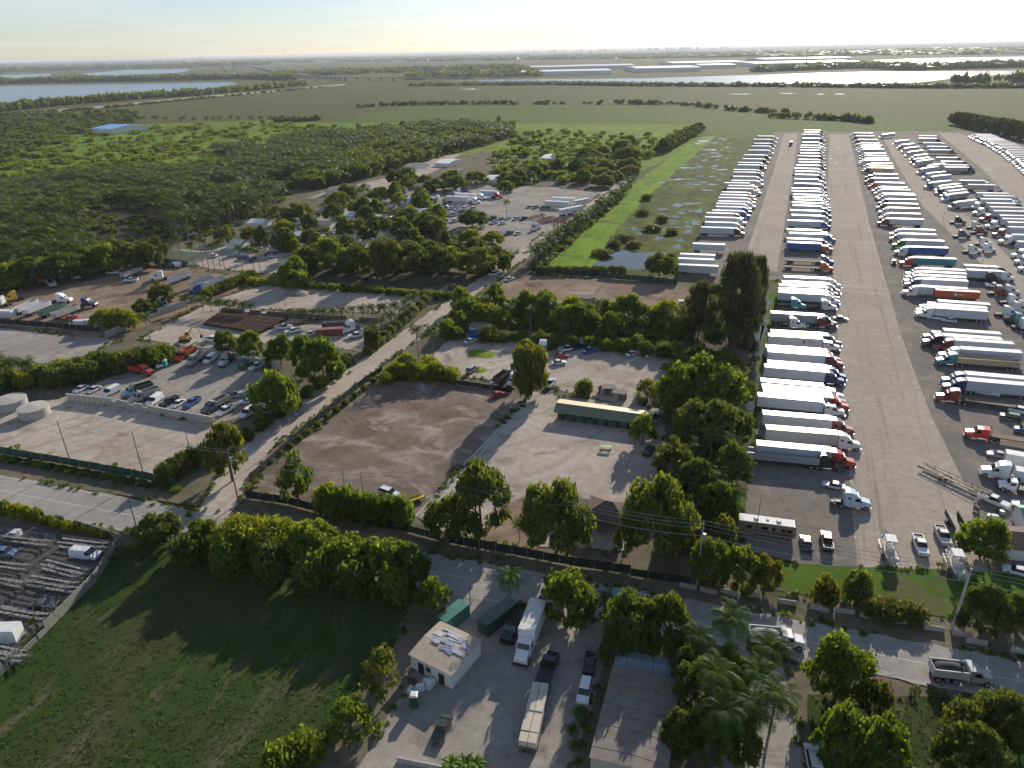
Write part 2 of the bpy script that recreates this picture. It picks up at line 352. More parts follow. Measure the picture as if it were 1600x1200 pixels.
sheet('truck_lot', [(1060, 432), (1110, 345), (1210, 206), (1480, 205), (1900, 208), (1900, 905), (1600, 905), (1480, 880), (1330, 900), (1150, 855), (1168, 735), (1216, 440), (1180, 432)], G_LOT, -0.03, 'grey gravel truck parking lot', 'parking lot')
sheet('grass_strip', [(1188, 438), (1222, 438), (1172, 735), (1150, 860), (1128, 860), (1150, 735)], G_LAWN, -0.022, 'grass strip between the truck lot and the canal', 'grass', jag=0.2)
sheet('mud_lot', [(383, 770), (590, 588), (720, 600), (832, 615), (650, 808), (500, 790)], G_MUD, 0.0, 'bare brown muddy lot behind the hedge', 'lot', jag=0.55)
sheet('gravel_yard', [(652, 808), (834, 612), (1040, 640), (1040, 720), (1010, 800), (985, 860), (760, 850), (690, 830)], G_PALE, 0.004, 'pale gravel yard around the green barn', 'yard', jag=0.2)
sheet('brown_earth_patch', [(745, 850), (780, 790), (835, 770), (850, 850), (830, 862)], G_EARTH, 0.008, 'reddish earth under the roadside trees', 'ground', jag=0.4)
sheet('north_yard', [(668, 560), (720, 520), (800, 530), (1000, 525), (1060, 560), (1000, 640), (860, 605), (720, 588)], G_PALE, 0.0, 'gravel yard with scattered cars', 'yard', jag=0.4)
sheet('empty_lot', [(742, 472), (805, 430), (930, 436), (1100, 450), (1090, 485), (900, 478), (800, 468)], G_EARTH, 0.0, 'empty brown lot beside the pond', 'lot', jag=0.4)
sheet('tractor_yard', [(-60, 470), (60, 440), (230, 405), (330, 425), (420, 435), (330, 470), (250, 505), (140, 530), (-60, 500)], G_EARTH, 0.0, 'earth yard with dump trailers', 'yard', jag=0.5)
sheet('swept_yard', [(-60, 505), (140, 528), (190, 530), (100, 570), (-60, 560)], G_YARD, 0.004, 'swept dirt yard with tyre tracks', 'yard', jag=0.3)
sheet('steel_yard', [(255, 510), (320, 475), (560, 500), (600, 520), (560, 548), (430, 535), (330, 545), (220, 530)], G_PALE, 0.0, 'gravel yard holding the steel beams', 'yard', jag=0.3)
sheet('sandy_lot', [(330, 470), (420, 442), (520, 446), (680, 462), (640, 490), (560, 488), (380, 482)], G_PALE, 0.004, 'empty sandy lot with spoil heap', 'lot', jag=0.4)
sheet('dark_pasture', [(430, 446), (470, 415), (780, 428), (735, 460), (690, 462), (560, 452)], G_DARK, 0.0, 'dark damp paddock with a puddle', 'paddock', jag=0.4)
sheet('palm_yard', [(258, 405), (330, 380), (470, 395), (430, 428), (330, 420)], G_PALE, 0.004, 'pale yard under the coconut palms', 'yard', jag=0.4)
sheet('salvage_yard', [(690, 350), (700, 300), (760, 285), (950, 300), (900, 345), (830, 395), (740, 395)], G_YARD, 0.0, 'gravel salvage yard full of vehicles', 'yard', jag=0.5)
sheet('bare_track', [(620, 275), (655, 248), (720, 240), (700, 258), (640, 285), (520, 305), (480, 310), (520, 296)], G_PALE, 0.004, 'pale track through the trees', 'track', jag=0.5)
sheet('parking_yard', [(105, 620), (240, 560), (290, 545), (430, 575), (420, 640), (335, 662)], G_YARD, 0.004, 'gravel yard crowded with parked trucks', 'yard', jag=0.2)
sheet('corner_lot', [(-60, 655), (110, 618), (340, 662), (330, 700), (270, 750), (-60, 690)], G_PALE, 0.006, 'bare corner lot behind the green fence', 'lot', jag=0.3)
sheet('middle_yard', [(425, 392), (440, 345), (560, 306), (690, 290), (700, 340), (650, 372), (520, 398)], G_YARD, -0.05, 'gravel ground of the cluttered middle yards', 'yard', jag=1.0)
sheet('green_meadow', [(690, 400), (720, 385), (760, 400), (735, 420), (690, 415)], G_LUSH, 0.004, 'small green lawn among the trees', 'lawn', jag=0.4)
sheet('far_meadow', [(770, 292), (810, 262), (905, 232), (960, 228), (940, 250), (870, 268), (830, 290)], G_LUSH, 0.0, 'green meadow behind the salvage yard', 'meadow', jag=0.5)
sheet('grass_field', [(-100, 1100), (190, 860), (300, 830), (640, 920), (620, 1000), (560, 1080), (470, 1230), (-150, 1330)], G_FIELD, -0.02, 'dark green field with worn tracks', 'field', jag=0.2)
sheet('car_hauler_lot', [(-150, 795), (190, 842), (150, 905), (40, 1000), (-200, 1130)], G_ASPH, -0.01, 'dark asphalt lot holding car hauler trailers', 'lot')
sheet('bottom_yard', [(690, 975), (700, 930), (830, 950), (960, 965), (945, 1040), (890, 1230), (560, 1200), (640, 1060)], G_YARD, -0.01, 'grey gravel yard with the white box truck', 'yard', jag=0.15)
sheet('driveway', [(1140, 1010), (1215, 1010), (1235, 1090), (1290, 1330), (1090, 1330), (1130, 1130)], G_ROAD, -0.004, 'concrete driveway beside the palms', 'driveway')
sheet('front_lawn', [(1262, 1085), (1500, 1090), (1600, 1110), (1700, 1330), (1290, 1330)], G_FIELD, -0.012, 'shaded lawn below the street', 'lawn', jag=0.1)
sheet('verge_lawn', [(1205, 880), (1330, 885), (1480, 890), (1700, 905), (1700, 975), (1480, 965), (1330, 945), (1200, 920)], G_LAWN, -0.008, 'green verge behind the concrete barriers', 'verge', jag=0.25)
for k_, lb in ((0, 'left'), (1, 'right')):
    sheet('kerb_strip', [(648+k_*13, 806+k_*2), (651+k_*13, 807+k_*2), (833+k_*5, 614), (831+k_*5, 613)], M_CONC, 0.012, f'thin pale concrete strip beside the mud lot, {lb} one', 'kerb')
# roads
nsx0, nsx1 = at(493, 613)[0], at(543, 613)[0]
sheet('dirt_road', [at(282, 826)[:2], at(352, 822)[:2], (nsx1-0.3, 120), (nsx1, 300), (nsx1-0.5, 560), (nsx0+1, 560), (nsx0, 300), (nsx0-0.5, 120)], G_DIRTROAD, 0.012, 'pale dirt road running away between the lots', 'road', world=True, jag=0.4)
E0, E1 = at(-200, 700)[:2], at(1600, 1040)[:2]
def road_y(x, side):   # far (1) and near (0) edge of the street
    t = (x+163)/206.0
    far = 88.0+ t*15.8; near = 77.2+t*17.2
    return far if side else near
sheet('street', [(-260, road_y(-260, 1)), (-260, road_y(-260, 0)), (-60, road_y(-60, 0)), (90, road_y(90, 0)), (90, road_y(90, 1)), (-60, road_y(-60, 1))], G_ROAD, 0.016, 'dusty two lane street crossing the picture', 'road', world=True, jag=0.3)
for name, off, zz_ in (('lane_line', 0.5, 0.022), ('edge_line', 0.06, 0.022), ('edge_line', 0.94, 0.022)):
    mb = MB()
    for k in range(-250, 88, 3 if name == 'lane_line' else 4):
        x0, x1 = k, k+(2.9 if name == 'lane_line' else 3.9)
        if name == 'edge_line' and random.random() < 0.2: continue
        q = [(x, road_y(x, 0)+(road_y(x, 1)-road_y(x, 0))*off+d, zz_) for x, d in ((x0, -0.06), (x1, -0.06), (x1, 0.06), (x0, 0.06))]
        mb.add(q, [(0, 1, 2, 3)])
    tag(ob(name, mb.build(name, M_LINE)), 'worn centre line of the street' if off == 0.5 else ('worn near edge line of the street' if off < 0.5 else 'worn far edge line of the street'), 'road marking', kind='structure')
# truck lot aisles
ax = lambda px, py: at(px, py)[0]
A1 = (ax(1172, 395), ax(1212, 425)); A2 = (ax(1350, 760), ax(1452, 640)); FARY = 860.0
sheet('aisle', [(A1[0]-1.5, 322), (A1[1]+0.5, 312), (A1[1], 600), (A1[1]-1, FARY), (A1[0]-3, FARY), (A1[0]-1, 600)], G_AISLE, -0.012, 'left aisle of the truck lot', 'aisle', world=True)
sheet('centre_aisle', [(20.5, 118), (42, 118), (44, 150), (A2[1], 190), (39.5, 250), (40.5, 420), (47, FARY), (28.5, FARY), (21, 500), (20.5, 200)], G_AISLE, -0.010, 'wide centre aisle of the truck lot', 'aisle', world=True)
sheet('right_aisle', [at(1600, 470)[:2], at(1600, 425)[:2], at(1500, 325)[:2], at(1425, 250)[:2], at(1393, 207)[:2], at(1376, 207)[:2], at(1400, 255)[:2], at(1440, 320)[:2], at(1520, 400)[:2]], G_AISLE, -0.011, 'curving right aisle of the truck lot', 'aisle', world=True)
sheet('far_right_aisle', [at(1600, 300)[:2], at(1600, 262)[:2], at(1500, 208)[:2], at(1466, 208)[:2], at(1530, 260)[:2], at(1600, 330)[:2]], G_AISLE, -0.011, 'far right aisle of the truck lot', 'aisle', world=True)
for nm, x0, y0, y1, lab in (('dash_line', 20.6, 128, 640, 'dashed line along left side of the centre aisle'), ('dash_line', 39.8, 200, 640, 'dashed line along right side of the centre aisle'), ('dash_line', A1[0]-0.6, 330, 760, 'dashed line along the left aisle')):
    mb = MB()
    for k in range(int(y0), int(y1), 3): mb.add([(x0-0.12, k, 0.002), (x0+0.12, k, 0.002), (x0+0.12, k+0.7, 0.002), (x0-0.12, k+0.7, 0.002)], [(0, 1, 2, 3)])
    tag(ob(nm, mb.build(nm, M_LINE)), lab, 'lane marking', kind='structure')
for i, (yy, xa, xb) in enumerate(((at(1360, 450)[1], 21, 40), (at(1360, 458)[1], 21, 40), (at(1360, 380)[1], 21, 40), (at(1200, 320)[1], -14, -2), (at(1200, 415)[1], -13, -2), (at(1300, 350)[1], 22, 33))):
    me = MB().add([(xa, yy, 0.003), (xb, yy+0.6, 0.003), (xb, yy+0.85, 0.003), (xa, yy+0.25, 0.003)], [(0, 1, 2, 3)]).build('cross_line', M_LINE)
    tag(ob('cross_line', me), f"pale line across the aisle, {nth(i)} of the set", 'lane marking', kind='structure')

# ------------------------------------------------------------------ water
sheet('lake', [(-60, 135), (60, 133), (200, 131), (360, 128), (374, 131), (300, 142), (210, 148), (100, 156), (30, 162), (-60, 168)], W_LAKE, -0.2, 'blue lake left behind the highway', 'lake', jag=0)
sheet('lake', [(-60, 122), (0, 117), (78, 115), (80, 119), (0, 123)], W_LAKE, -0.2, 'narrow pale lake at the far left edge', 'lake')
sheet('lake', [(128, 115), (200, 109), (300, 108), (285, 113), (180, 118), (130, 118)], W_LAKE, -0.2, 'long pale lake in the left distance', 'lake')
sheet('lake', [(205, 120), (270, 117), (372, 114), (374, 119), (300, 121), (205, 122)], W_LAKE, -0.2, 'small turquoise lake behind the blue lake', 'lake')
sheet('lake', [(680, 127), (800, 124), (900, 123), (1010, 122), (1300, 113), (1600, 110), (1620, 113), (1500, 121), (1430, 129), (1200, 131), (1000, 128), (860, 127)], W_LAKE, -0.2, 'glittering lake before the warehouses', 'lake')
sheet('lake', [(1365, 94), (1450, 91), (1600, 88), (1640, 94), (1520, 100), (1410, 105), (1390, 100)], W_LAKE, -0.2, 'bright far lake at the upper right', 'lake')
sheet('canal', [(1196, 450), (1204, 450), (1190, 560), (1168, 690), (1150, 760), (1138, 850), (1118, 850), (1140, 740), (1155, 640), (1172, 560)], W_POND, -0.012, 'narrow canal beside the truck lot', 'canal', jag=0.8)
sheet('pond', [(924, 418), (938, 400), (956, 389), (985, 392), (1005, 396), (1040, 394), (1048, 402), (1030, 412), (1012, 420), (960, 421)], W_POND, -0.035, 'small pond reflecting the sky', 'pond', jag=0.5)
def blob(cx, cy, rx, ry, n=20):
    a0 = random.random()*6; L = []
    for i in range(n):
        t = 2*math.pi*i/n; r = 0.25+0.85*random.random(); L.append((cx+math.cos(t)*rx*r, cy+math.sin(t)*ry*r))
    return L
pud = [(575, 436, 20, 6), (1085, 214, 14, 2.5), (1100, 220, 20, 3), (1110, 234, 22, 2), (1120, 244, 18, 1.6), (1075, 262, 26, 2.2), (1130, 265, 16, 2), (1060, 280, 26, 3), (1035, 285, 12, 3), (1080, 318, 24, 2.5),
       (1060, 320, 20, 4), (1090, 330, 20, 5), (1055, 338, 14, 3), (1050, 345, 14, 2), (1085, 348, 14, 8), (1075, 362, 14, 6), (1030, 372, 12, 5), (1055, 385, 12, 6), (1000, 365, 10, 4), (1065, 375, 10, 4), (735, 139, 24, 1.5), (1282, 147, 12, 2), (1312, 147, 12, 2.2), (1160, 147, 30, 1.2), (1230, 146, 26, 1.4),
       (1310, 230, 7, 2), (1312, 240, 8, 2), (1306, 255, 6, 2.5), (1298, 248, 7, 2), (1380, 388, 9, 4), (1370, 392, 5, 2), (1397, 228, 5, 2.5), (1322, 370, 3, 1.6), (1392, 388, 4, 2), (1545, 265, 14, 3), (1222, 258, 2, 2), (1226, 276, 2, 2.5), (1228, 288, 2.5, 1.6), (1225, 313, 4, 1)]
pud = [(a, b, c*(0.62 if a > 1200 and b > 200 else 0.8), d*(0.62 if a > 1200 and b > 200 else 0.75)) for a, b, c, d in pud]
for k in range(70):
    y = 214+150*random.random()**1.1; c0 = 1118-(y-214)*0.42; x = c0+random.gauss(0, 26)*(0.7+(y-214)/300)
    if x < 1170-(y-212)*0.62: pud.append((x, y, random.uniform(3, 13), random.uniform(0.5, 1.3)*(0.6+(y-214)/120)))
for i, (a, b, c, d) in enumerate(pud):
    here = 'on the truck lot' if a > 1200 and b > 200 else ('in the wet field' if b > 200 and a > 900 else ('in the dark paddock' if a < 700 else 'on the far marsh'))
    sheet('puddle', blob(a, b, c, d), W_POND, -0.004 if 'lot' in here else (0.02 if a < 700 else -0.03), f"shallow puddle mirroring the sky {here}", 'puddle')['group'] = 'puddles '+here

# ------------------------------------------------------------------ vehicle prototypes (forward = +X, origin on the ground)
# proto: list of (part name, mesh, painted?, location, sub-parts[(name, mesh, painted)])
def mesh(fn, mats, name='part', smooth=False):
    b = MB(); fn(b); return b.build(name, mats, smooth)
def wheel_mesh(r, wd, n=14):
    return mesh(lambda b: b.tube((0, -wd/2, 0), (0, wd/2, 0), r, r, n), M_TYRE, 'wheel')
def rim_mesh(r, wd, n=10):
    return mesh(lambda b: b.tube((0, -wd/2-0.015, 0), (0, wd/2+0.015, 0), r*0.58, r*0.58, n), M_RIM, 'rim')
TW, TWR = wheel_mesh(0.52, 0.6), rim_mesh(0.52, 0.6)
FW, FWR = wheel_mesh(0.52, 0.32), rim_mesh(0.52, 0.32)
CW, CWR = wheel_mesh(0.34, 0.24), rim_mesh(0.34, 0.24)
def wheels(pos, me, rim, r, lod=0):
    return [('wheel', me, None, (x, y, r), [('rim', rim, None)] if lod == 0 else []) for x, y in pos]
def body_tractor(roof='high'):
    top = 3.95 if roof == 'high' else 3.05
    hood = mesh(lambda b: b.prism([(1.55, 0.75), (3.65, 0.62), (3.72, 1.35), (3.5, 1.72), (1.75, 2.08), (1.55, 2.08)], 1.16, 0.86), M_PAINT, 'hood')
    cab = mesh(lambda b: b.prism([(0.1, 0.7), (1.75, 0.7), (1.8, 2.0), (1.25, 2.98), (0.1, 3.05)], 1.2, 1.06), M_PAINT, 'cab')
    if roof == 'high':
        sl = mesh(lambda b: b.prism([(-1.55, 0.75), (0.1, 0.75), (0.1, 2.9), (1.05, 3.0), (0.55, 3.55), (-0.6, top), (-1.55, top)], 1.22, 1.12), M_PAINT, 'sleeper')
    else:
        sl = mesh(lambda b: b.prism([(-1.35, 0.75), (0.1, 0.75), (0.1, 3.05), (-0.2, top+0.15), (-1.35, top+0.1)], 1.2, 1.1), M_PAINT, 'sleeper')
    ws = mesh(lambda b: b.add([(1.815, -1.0, 2.08), (1.815, 1.0, 2.08), (1.31, 0.94, 2.92), (1.31, -0.94, 2.92)], [(0, 1, 2, 3)]), M_GLASS, 'windshield')
    sw = mesh(lambda b: b.add([(0.5, 0, 2.0), (1.55, 0, 2.0), (1.2, 0, 2.65), (0.5, 0, 2.65)], [(0, 1, 2, 3)]), M_GLASS, 'side_window')
    sv = mesh(lambda b: b.add([(-1.0, 0, 2.45), (-0.4, 0, 2.45), (-0.4, 0, 2.85), (-1.0, 0, 2.85)], [(0, 1, 2, 3)]), M_GLASS, 'sleeper_window')
    ch = mesh(lambda b: (b.box(-3.85, 1.6, -0.45, 0.45, 0.72, 0.98), b.box(-3.1, -1.75, -0.5, 0.5, 0.99, 1.14)), M_STEEL, 'chassis')
    tank = mesh(lambda b: b.tube((-0.9, 0, 0.62), (0.9, 0, 0.62), 0.32, 0.32, 12), M_CHROME, 'fuel_tank')
    bump = mesh(lambda b: b.box(3.5, 3.86, -1.18, 1.18, 0.38, 0.72, 0, 0.05, 0.02), M_CHROME, 'bumper')
    gr = mesh(lambda b: b.add([(3.725, -0.55, 0.74), (3.725, 0.55, 0.74), (3.735, 0.5, 1.34), (3.735, -0.5, 1.34)], [(0, 1, 2, 3)]), M_STEEL, 'grille')
    st = mesh(lambda b: b.tube((-1.7, 0, 0.9), (-1.7, 0, 3.7), 0.09, 0.09, 8), M_CHROME, 'exhaust_stack')
    mi = mesh(lambda b: b.box(1.5, 1.62, -0.12, 0.12, 1.85, 2.5), M_STEEL, 'mirror')
    return hood, cab, sl, ws, sw, sv, ch, tank, bump, gr, st, mi
def tractor_proto(roof, lod):
    hood, cab, sl, ws, sw, sv, ch, tank, bump, gr, st, mi = body_tractor(roof)
    P_ = [('hood', hood, 1, None, [('grille', gr, None)] if lod == 0 else []), ('cab', cab, 1, None, []), ('sleeper', sl, 1, None, []), ('windshield', ws, None, None, []), ('chassis', ch, None, None, [])]
    P_ += [('side_window', sw, None, (0, -1.205, 0), []), ('side_window', sw, None, (0, 1.205, 0), [])]
    if lod < 2: P_ += wheels([(2.75, -1.02), (2.75, 1.02)], FW, FWR, 0.52, lod)+wheels([(-1.95, -0.95), (-1.95, 0.95), (-3.25, -0.95), (-3.25, 0.95)], TW, TWR, 0.52, lod)
    if lod == 0:
        P_ += [('sleeper_window', sv, None, (0, -1.225, 0), []), ('fuel_tank', tank, None, (0, -0.98, 0), []), ('fuel_tank', tank, None, (0, 0.98, 0), []), ('bumper', bump, None, None, []),
               ('exhaust_stack', st, None, (0, -0.95, 0), []), ('exhaust_stack', st, None, (0, 0.95, 0), []), ('mirror', mi, None, (0, -1.4, 0), []), ('mirror', mi, None, (0, 1.4, 0), [])]
    return P_
TRACTOR = {(r, l): tractor_proto(r, l) for r in ('high', 'flat') for l in (0, 1, 2)}
def trailer_proto(L, lod, kind='box'):
    h = L/2; P_ = []
    chz = 1.12
    if kind == 'box':
        box = mesh(lambda b: b.box(-h, h, -1.3, 1.3, chz, 4.06), M_PANEL, 'cargo_box')
        roof = mesh(lambda b: (b.box(-h+0.02, h-0.02, -1.285, 1.285, 4.062, 4.10), [b.box(-h+0.3+k*1.2, -h+0.36+k*1.2, -1.2, 1.2, 4.10, 4.118) for k in range(int(L/1.2))] if lod == 0 else None), M_PANEL, 'roof')
        door = mesh(lambda b: b.box(-h-0.05, -h-0.005, 0.02, 1.26, chz+0.08, 3.98), M_PANEL, 'rear_door')
        rail = mesh(lambda b: (b.box(-h, h, -1.315, -1.302, chz-0.06, chz+0.16), b.box(-h, h, 1.302, 1.315, chz-0.06, chz+0.16), b.box(-h, h, -1.31, -1.302, 3.92, 4.06), b.box(-h, h, 1.302, 1.31, 3.92, 4.06)), M_GALV, 'side_rail')
        P_ += [('cargo_box', box, 1, None, [('rear_door', door, 2)] if lod == 0 else []), ('roof', roof, 2, None, [])]
        if lod == 0: P_ += [('side_rail', rail, None, None, [])]
    elif kind == 'reefer':
        return trailer_proto(L, lod, 'box')+[('cooling_unit', mesh(lambda b: b.box(h+0.01, h+0.5, -0.95, 0.95, 2.2, 3.9, 0, 0, 0.1), M_WALLW, 'cooling_unit'), None, None, [])]
    elif kind == 'flat':
        deck = mesh(lambda b: [b.box(-h, h, -1.28+k*0.365, -1.28+k*0.365+0.345, 1.32, 1.40) for k in range(7)], M_WOOD, 'deck')
        frame = mesh(lambda b: (b.box(-h, h, -0.55, -0.4, 0.95, 1.31), b.box(-h, h, 0.4, 0.55, 0.95, 1.31), b.box(-h, h, -1.3, -1.285, 1.22, 1.42), b.box(-h, h, 1.285, 1.3, 1.22, 1.42)), M_STEEL, 'frame')
        P_ += [('deck', deck, None, None, []), ('frame', frame, None, None, [])]
    elif kind == 'dump':
        side = lambda y: mesh(lambda b: (b.box(-h, h, y-0.03, y+0.03, 1.25, 2.9), [b.box(-h+0.4+k*0.9, -h+0.52+k*0.9, y-0.09, y+0.09, 1.25, 2.86) for k in range(int((L-0.4)/0.9))], b.box(-h, h, y-0.07, y+0.07, 2.88, 3.0)), M_PANEL, 'side_wall')
        flo = mesh(lambda b: b.box(-h, h, -1.15, 1.15, 1.2, 1.3), M_STEEL, 'floor_pan')
        end = lambda x, t: mesh(lambda b: b.box(x-0.05, x+0.05, -1.2, 1.2, 1.25, t), M_PANEL, 'end_wall')
        P_ += [('side_wall', side(-1.22), 1, None, []), ('side_wall', side(1.22), 1, None, []), ('floor_pan', flo, None, None, []), ('front_wall', end(h-0.06, 3.15), 1, None, []), ('tail_gate', end(-h+0.06, 2.8), 1, None, [])]
    elif kind == 'container':
        box = mesh(lambda b: (b.box(-h, h, -1.2, 1.2, 1.3, 3.9), [b.box(-h+0.15+k*0.42, -h+0.36+k*0.42, -1.225, 1.225, 1.42, 3.78) for k in range(int((L-0.2)/0.42))]), M_PANEL, 'container_box')
        P_ += [('container_box', box, 1, None, [])]
    if lod < 2:
        P_ += wheels([(-h+1.6, -0.98), (-h+1.6, 0.98), (-h+2.9, -0.98), (-h+2.9, 0.98)], TW, TWR, 0.52, lod)
        bog = mesh(lambda b: b.box(-h+0.6, -h+3.9, -0.5, 0.5, 0.6, 1.1), M_STEEL, 'bogie')
        leg = mesh(lambda b: b.box(-0.1, 0.1, -0.08, 0.08, 0.02, 1.15), M_STEEL, 'landing_leg')
        P_ += [('bogie', bog, None, None, []), ('landing_leg', leg, None, (h-3.0, -0.68, 0), []), ('landing_leg', leg, None, (h-3.0, 0.68, 0), [])]
        if lod == 0: P_ += [('rear_guard', mesh(lambda b: b.box(-h+0.02, -h+0.14, -1.1, 1.1, 0.5, 0.62), M_STEEL, 'rear_guard'), None, None, [])]
    return P_
TR = {}
def trailer_of(kind, L, lod):
    k = (kind, L, lod)
    if k not in TR: TR[k] = trailer_proto(L, lod, kind)
    return TR[k]
def place(name, proto, x, y, rz, label, cat, group=None, c1=(0.8, 0.8, 0.8), c2=None, z=0.0, scale=None):
    r = root(name, label, cat, (x, y, z), rz, group, scale)
    for nm, me, pt, loc, subs in proto:
        c = None if pt is None else (c2 if pt == 2 and c2 is not None else c1)
        o = ob(nm, me, r, loc, c)
        for sn, sm, sp in subs: ob(sn, sm, o, None, None if sp is None else (c2 if sp == 2 and c2 is not None else c1))
    return r
def car_proto(kind):
    P_ = []
    if kind == 'sedan':
        prof = [(-2.3, 0.35), (2.3, 0.35), (2.32, 0.62), (2.1, 0.78), (0.95, 0.92), (-1.75, 0.95), (-2.25, 0.9), (-2.34, 0.6)]
        cab = [(1.0, 0.9), (0.35, 1.4), (-0.95, 1.42), (-1.75, 0.93)]; roof = (-0.95, 0.33, 1.43); hw = 0.9; wx = (1.4, -1.4)
    elif kind == 'suv':
        prof = [(-2.35, 0.4), (2.35, 0.4), (2.36, 0.8), (2.1, 1.0), (1.15, 1.1), (-2.3, 1.12), (-2.4, 0.7)]
        cab = [(1.2, 1.08), (0.55, 1.72), (-1.95, 1.74), (-2.3, 1.1)]; roof = (-1.95, 0.52, 1.75); hw = 0.95; wx = (1.45, -1.45)
    elif kind == 'van':
        prof = [(-2.75, 0.4), (2.75, 0.4), (2.76, 0.85), (2.45, 1.15), (1.75, 1.3), (-2.75, 1.32)]
        cab = [(1.8, 1.28), (1.05, 2.05), (-2.65, 2.1), (-2.75, 1.3)]; roof = (-2.65, 1.0, 2.11); hw = 1.0; wx = (1.7, -1.7)
    else:  # pickup
        prof = [(-2.9, 0.45), (2.9, 0.45), (2.92, 0.95), (2.7, 1.1), (1.15, 1.18), (-2.9, 1.14)]
        cab = [(1.25, 1.14), (0.6, 1.82), (-0.75, 1.84), (-0.98, 1.14)]; roof = (-0.75, 0.57, 1.85); hw = 0.98; wx = (1.85, -1.75)
    P_.append(('body', mesh(lambda b: b.prism(prof, hw, hw*0.95), M_PAINT, 'body'), 1, None, []))
    if kind == 'van':
        P_.append(('upper_body', mesh(lambda b: b.prism([(0.75, 1.3), (0.75, 2.04), (-2.65, 2.1), (-2.75, 1.3)], hw*0.97, hw*0.86), M_PAINT, 'upper_body'), 1, None, []))
        P_.append(('windshield', mesh(lambda b: b.prism([(1.8, 1.28), (1.05, 2.03), (0.74, 2.03), (0.74, 1.28)], hw*0.95, hw*0.84), M_GLASS, 'windshield'), None, None, []))
    else:
        P_.append(('cabin_glass', mesh(lambda b: b.prism(cab, hw*0.93, hw*0.76), M_GLASS, 'cabin_glass'), None, None, []))
    x0, x1, z = roof
    P_.append(('roof', mesh(lambda b: b.box(x0, x1, -hw*0.76, hw*0.76, z-0.02, z+0.05, 0, 0.08, 0.06), M_PAINT, 'roof'), 1, None, []))
    if kind == 'pickup':
        P_.append(('bed_liner', mesh(lambda b: (b.box(-2.8, -1.05, -0.78, 0.78, 1.15, 1.165),), M_STEEL, 'bed_liner'), None, None, []))
        for y in (-0.88, 0.88): P_.append(('bed_side', mesh(lambda b: b.box(-2.9, -1.0, y-0.09, y+0.09, 1.10, 1.36, 0, 0, 0.02), M_PAINT, 'bed_side'), 1, None, []))
        P_.append(('tail_gate', mesh(lambda b: b.box(-2.93, -2.83, -0.85, 0.85, 0.7, 1.33), M_PAINT, 'tail_gate'), 1, None, []))
    for y in (-hw*0.7, hw*0.7):
        P_.append(('headlight', mesh(lambda b: b.box(prof[2][0]-0.12, prof[2][0]+0.03, y-0.18, y+0.18, prof[2][1]-0.14, prof[2][1]+0.02), M_CHROME, 'headlight'), None, None, []))
    P_ += wheels([(wx[0], -hw+0.08), (wx[0], hw-0.08), (wx[1], -hw+0.08), (wx[1], hw-0.08)], CW, CWR, 0.34, 0)
    return P_
CAR = {k: car_proto(k) for k in ('sedan', 'suv', 'van', 'pickup')}
def truck_front(x0):
    """conventional truck cab whose rear wall is at x0"""
    q = lambda pr: [(x0+a, c) for a, c in pr]
    hood = mesh(lambda b: b.prism(q([(1.5, 0.7), (3.1, 0.65), (3.15, 1.35), (2.95, 1.6), (1.5, 1.85)]), 1.05, 0.85), M_PAINT, 'hood')
    cab = mesh(lambda b: b.prism(q([(0, 0.7), (1.6, 0.7), (1.65, 1.8), (1.2, 2.6), (0, 2.65)]), 1.12, 1.0), M_PAINT, 'cab')
    ws = mesh(lambda b: b.add([(x0+1.665, -0.95, 1.86), (x0+1.665, 0.95, 1.86), (x0+1.255, 0.9, 2.54), (x0+1.255, -0.9, 2.54)], [(0, 1, 2, 3)]), M_GLASS, 'windshield')
    sw = mesh(lambda b: b.add([(x0+0.35, 0, 1.75), (x0+1.45, 0, 1.75), (x0+1.15, 0, 2.35), (x0+0.35, 0, 2.35)], [(0, 1, 2, 3)]), M_GLASS, 'side_window')
    bp = mesh(lambda b: b.box(x0+3.0, x0+3.3, -1.1, 1.1, 0.4, 0.7), M_STEEL, 'bumper')
    return [('hood', hood, 1, None, []), ('cab', cab, 1, None, []), ('windshield', ws, None, None, []), ('side_window', sw, None, (0, -1.115, 0), []), ('side_window', sw, None, (0, 1.115, 0), []), ('bumper', bp, None, None, [])]
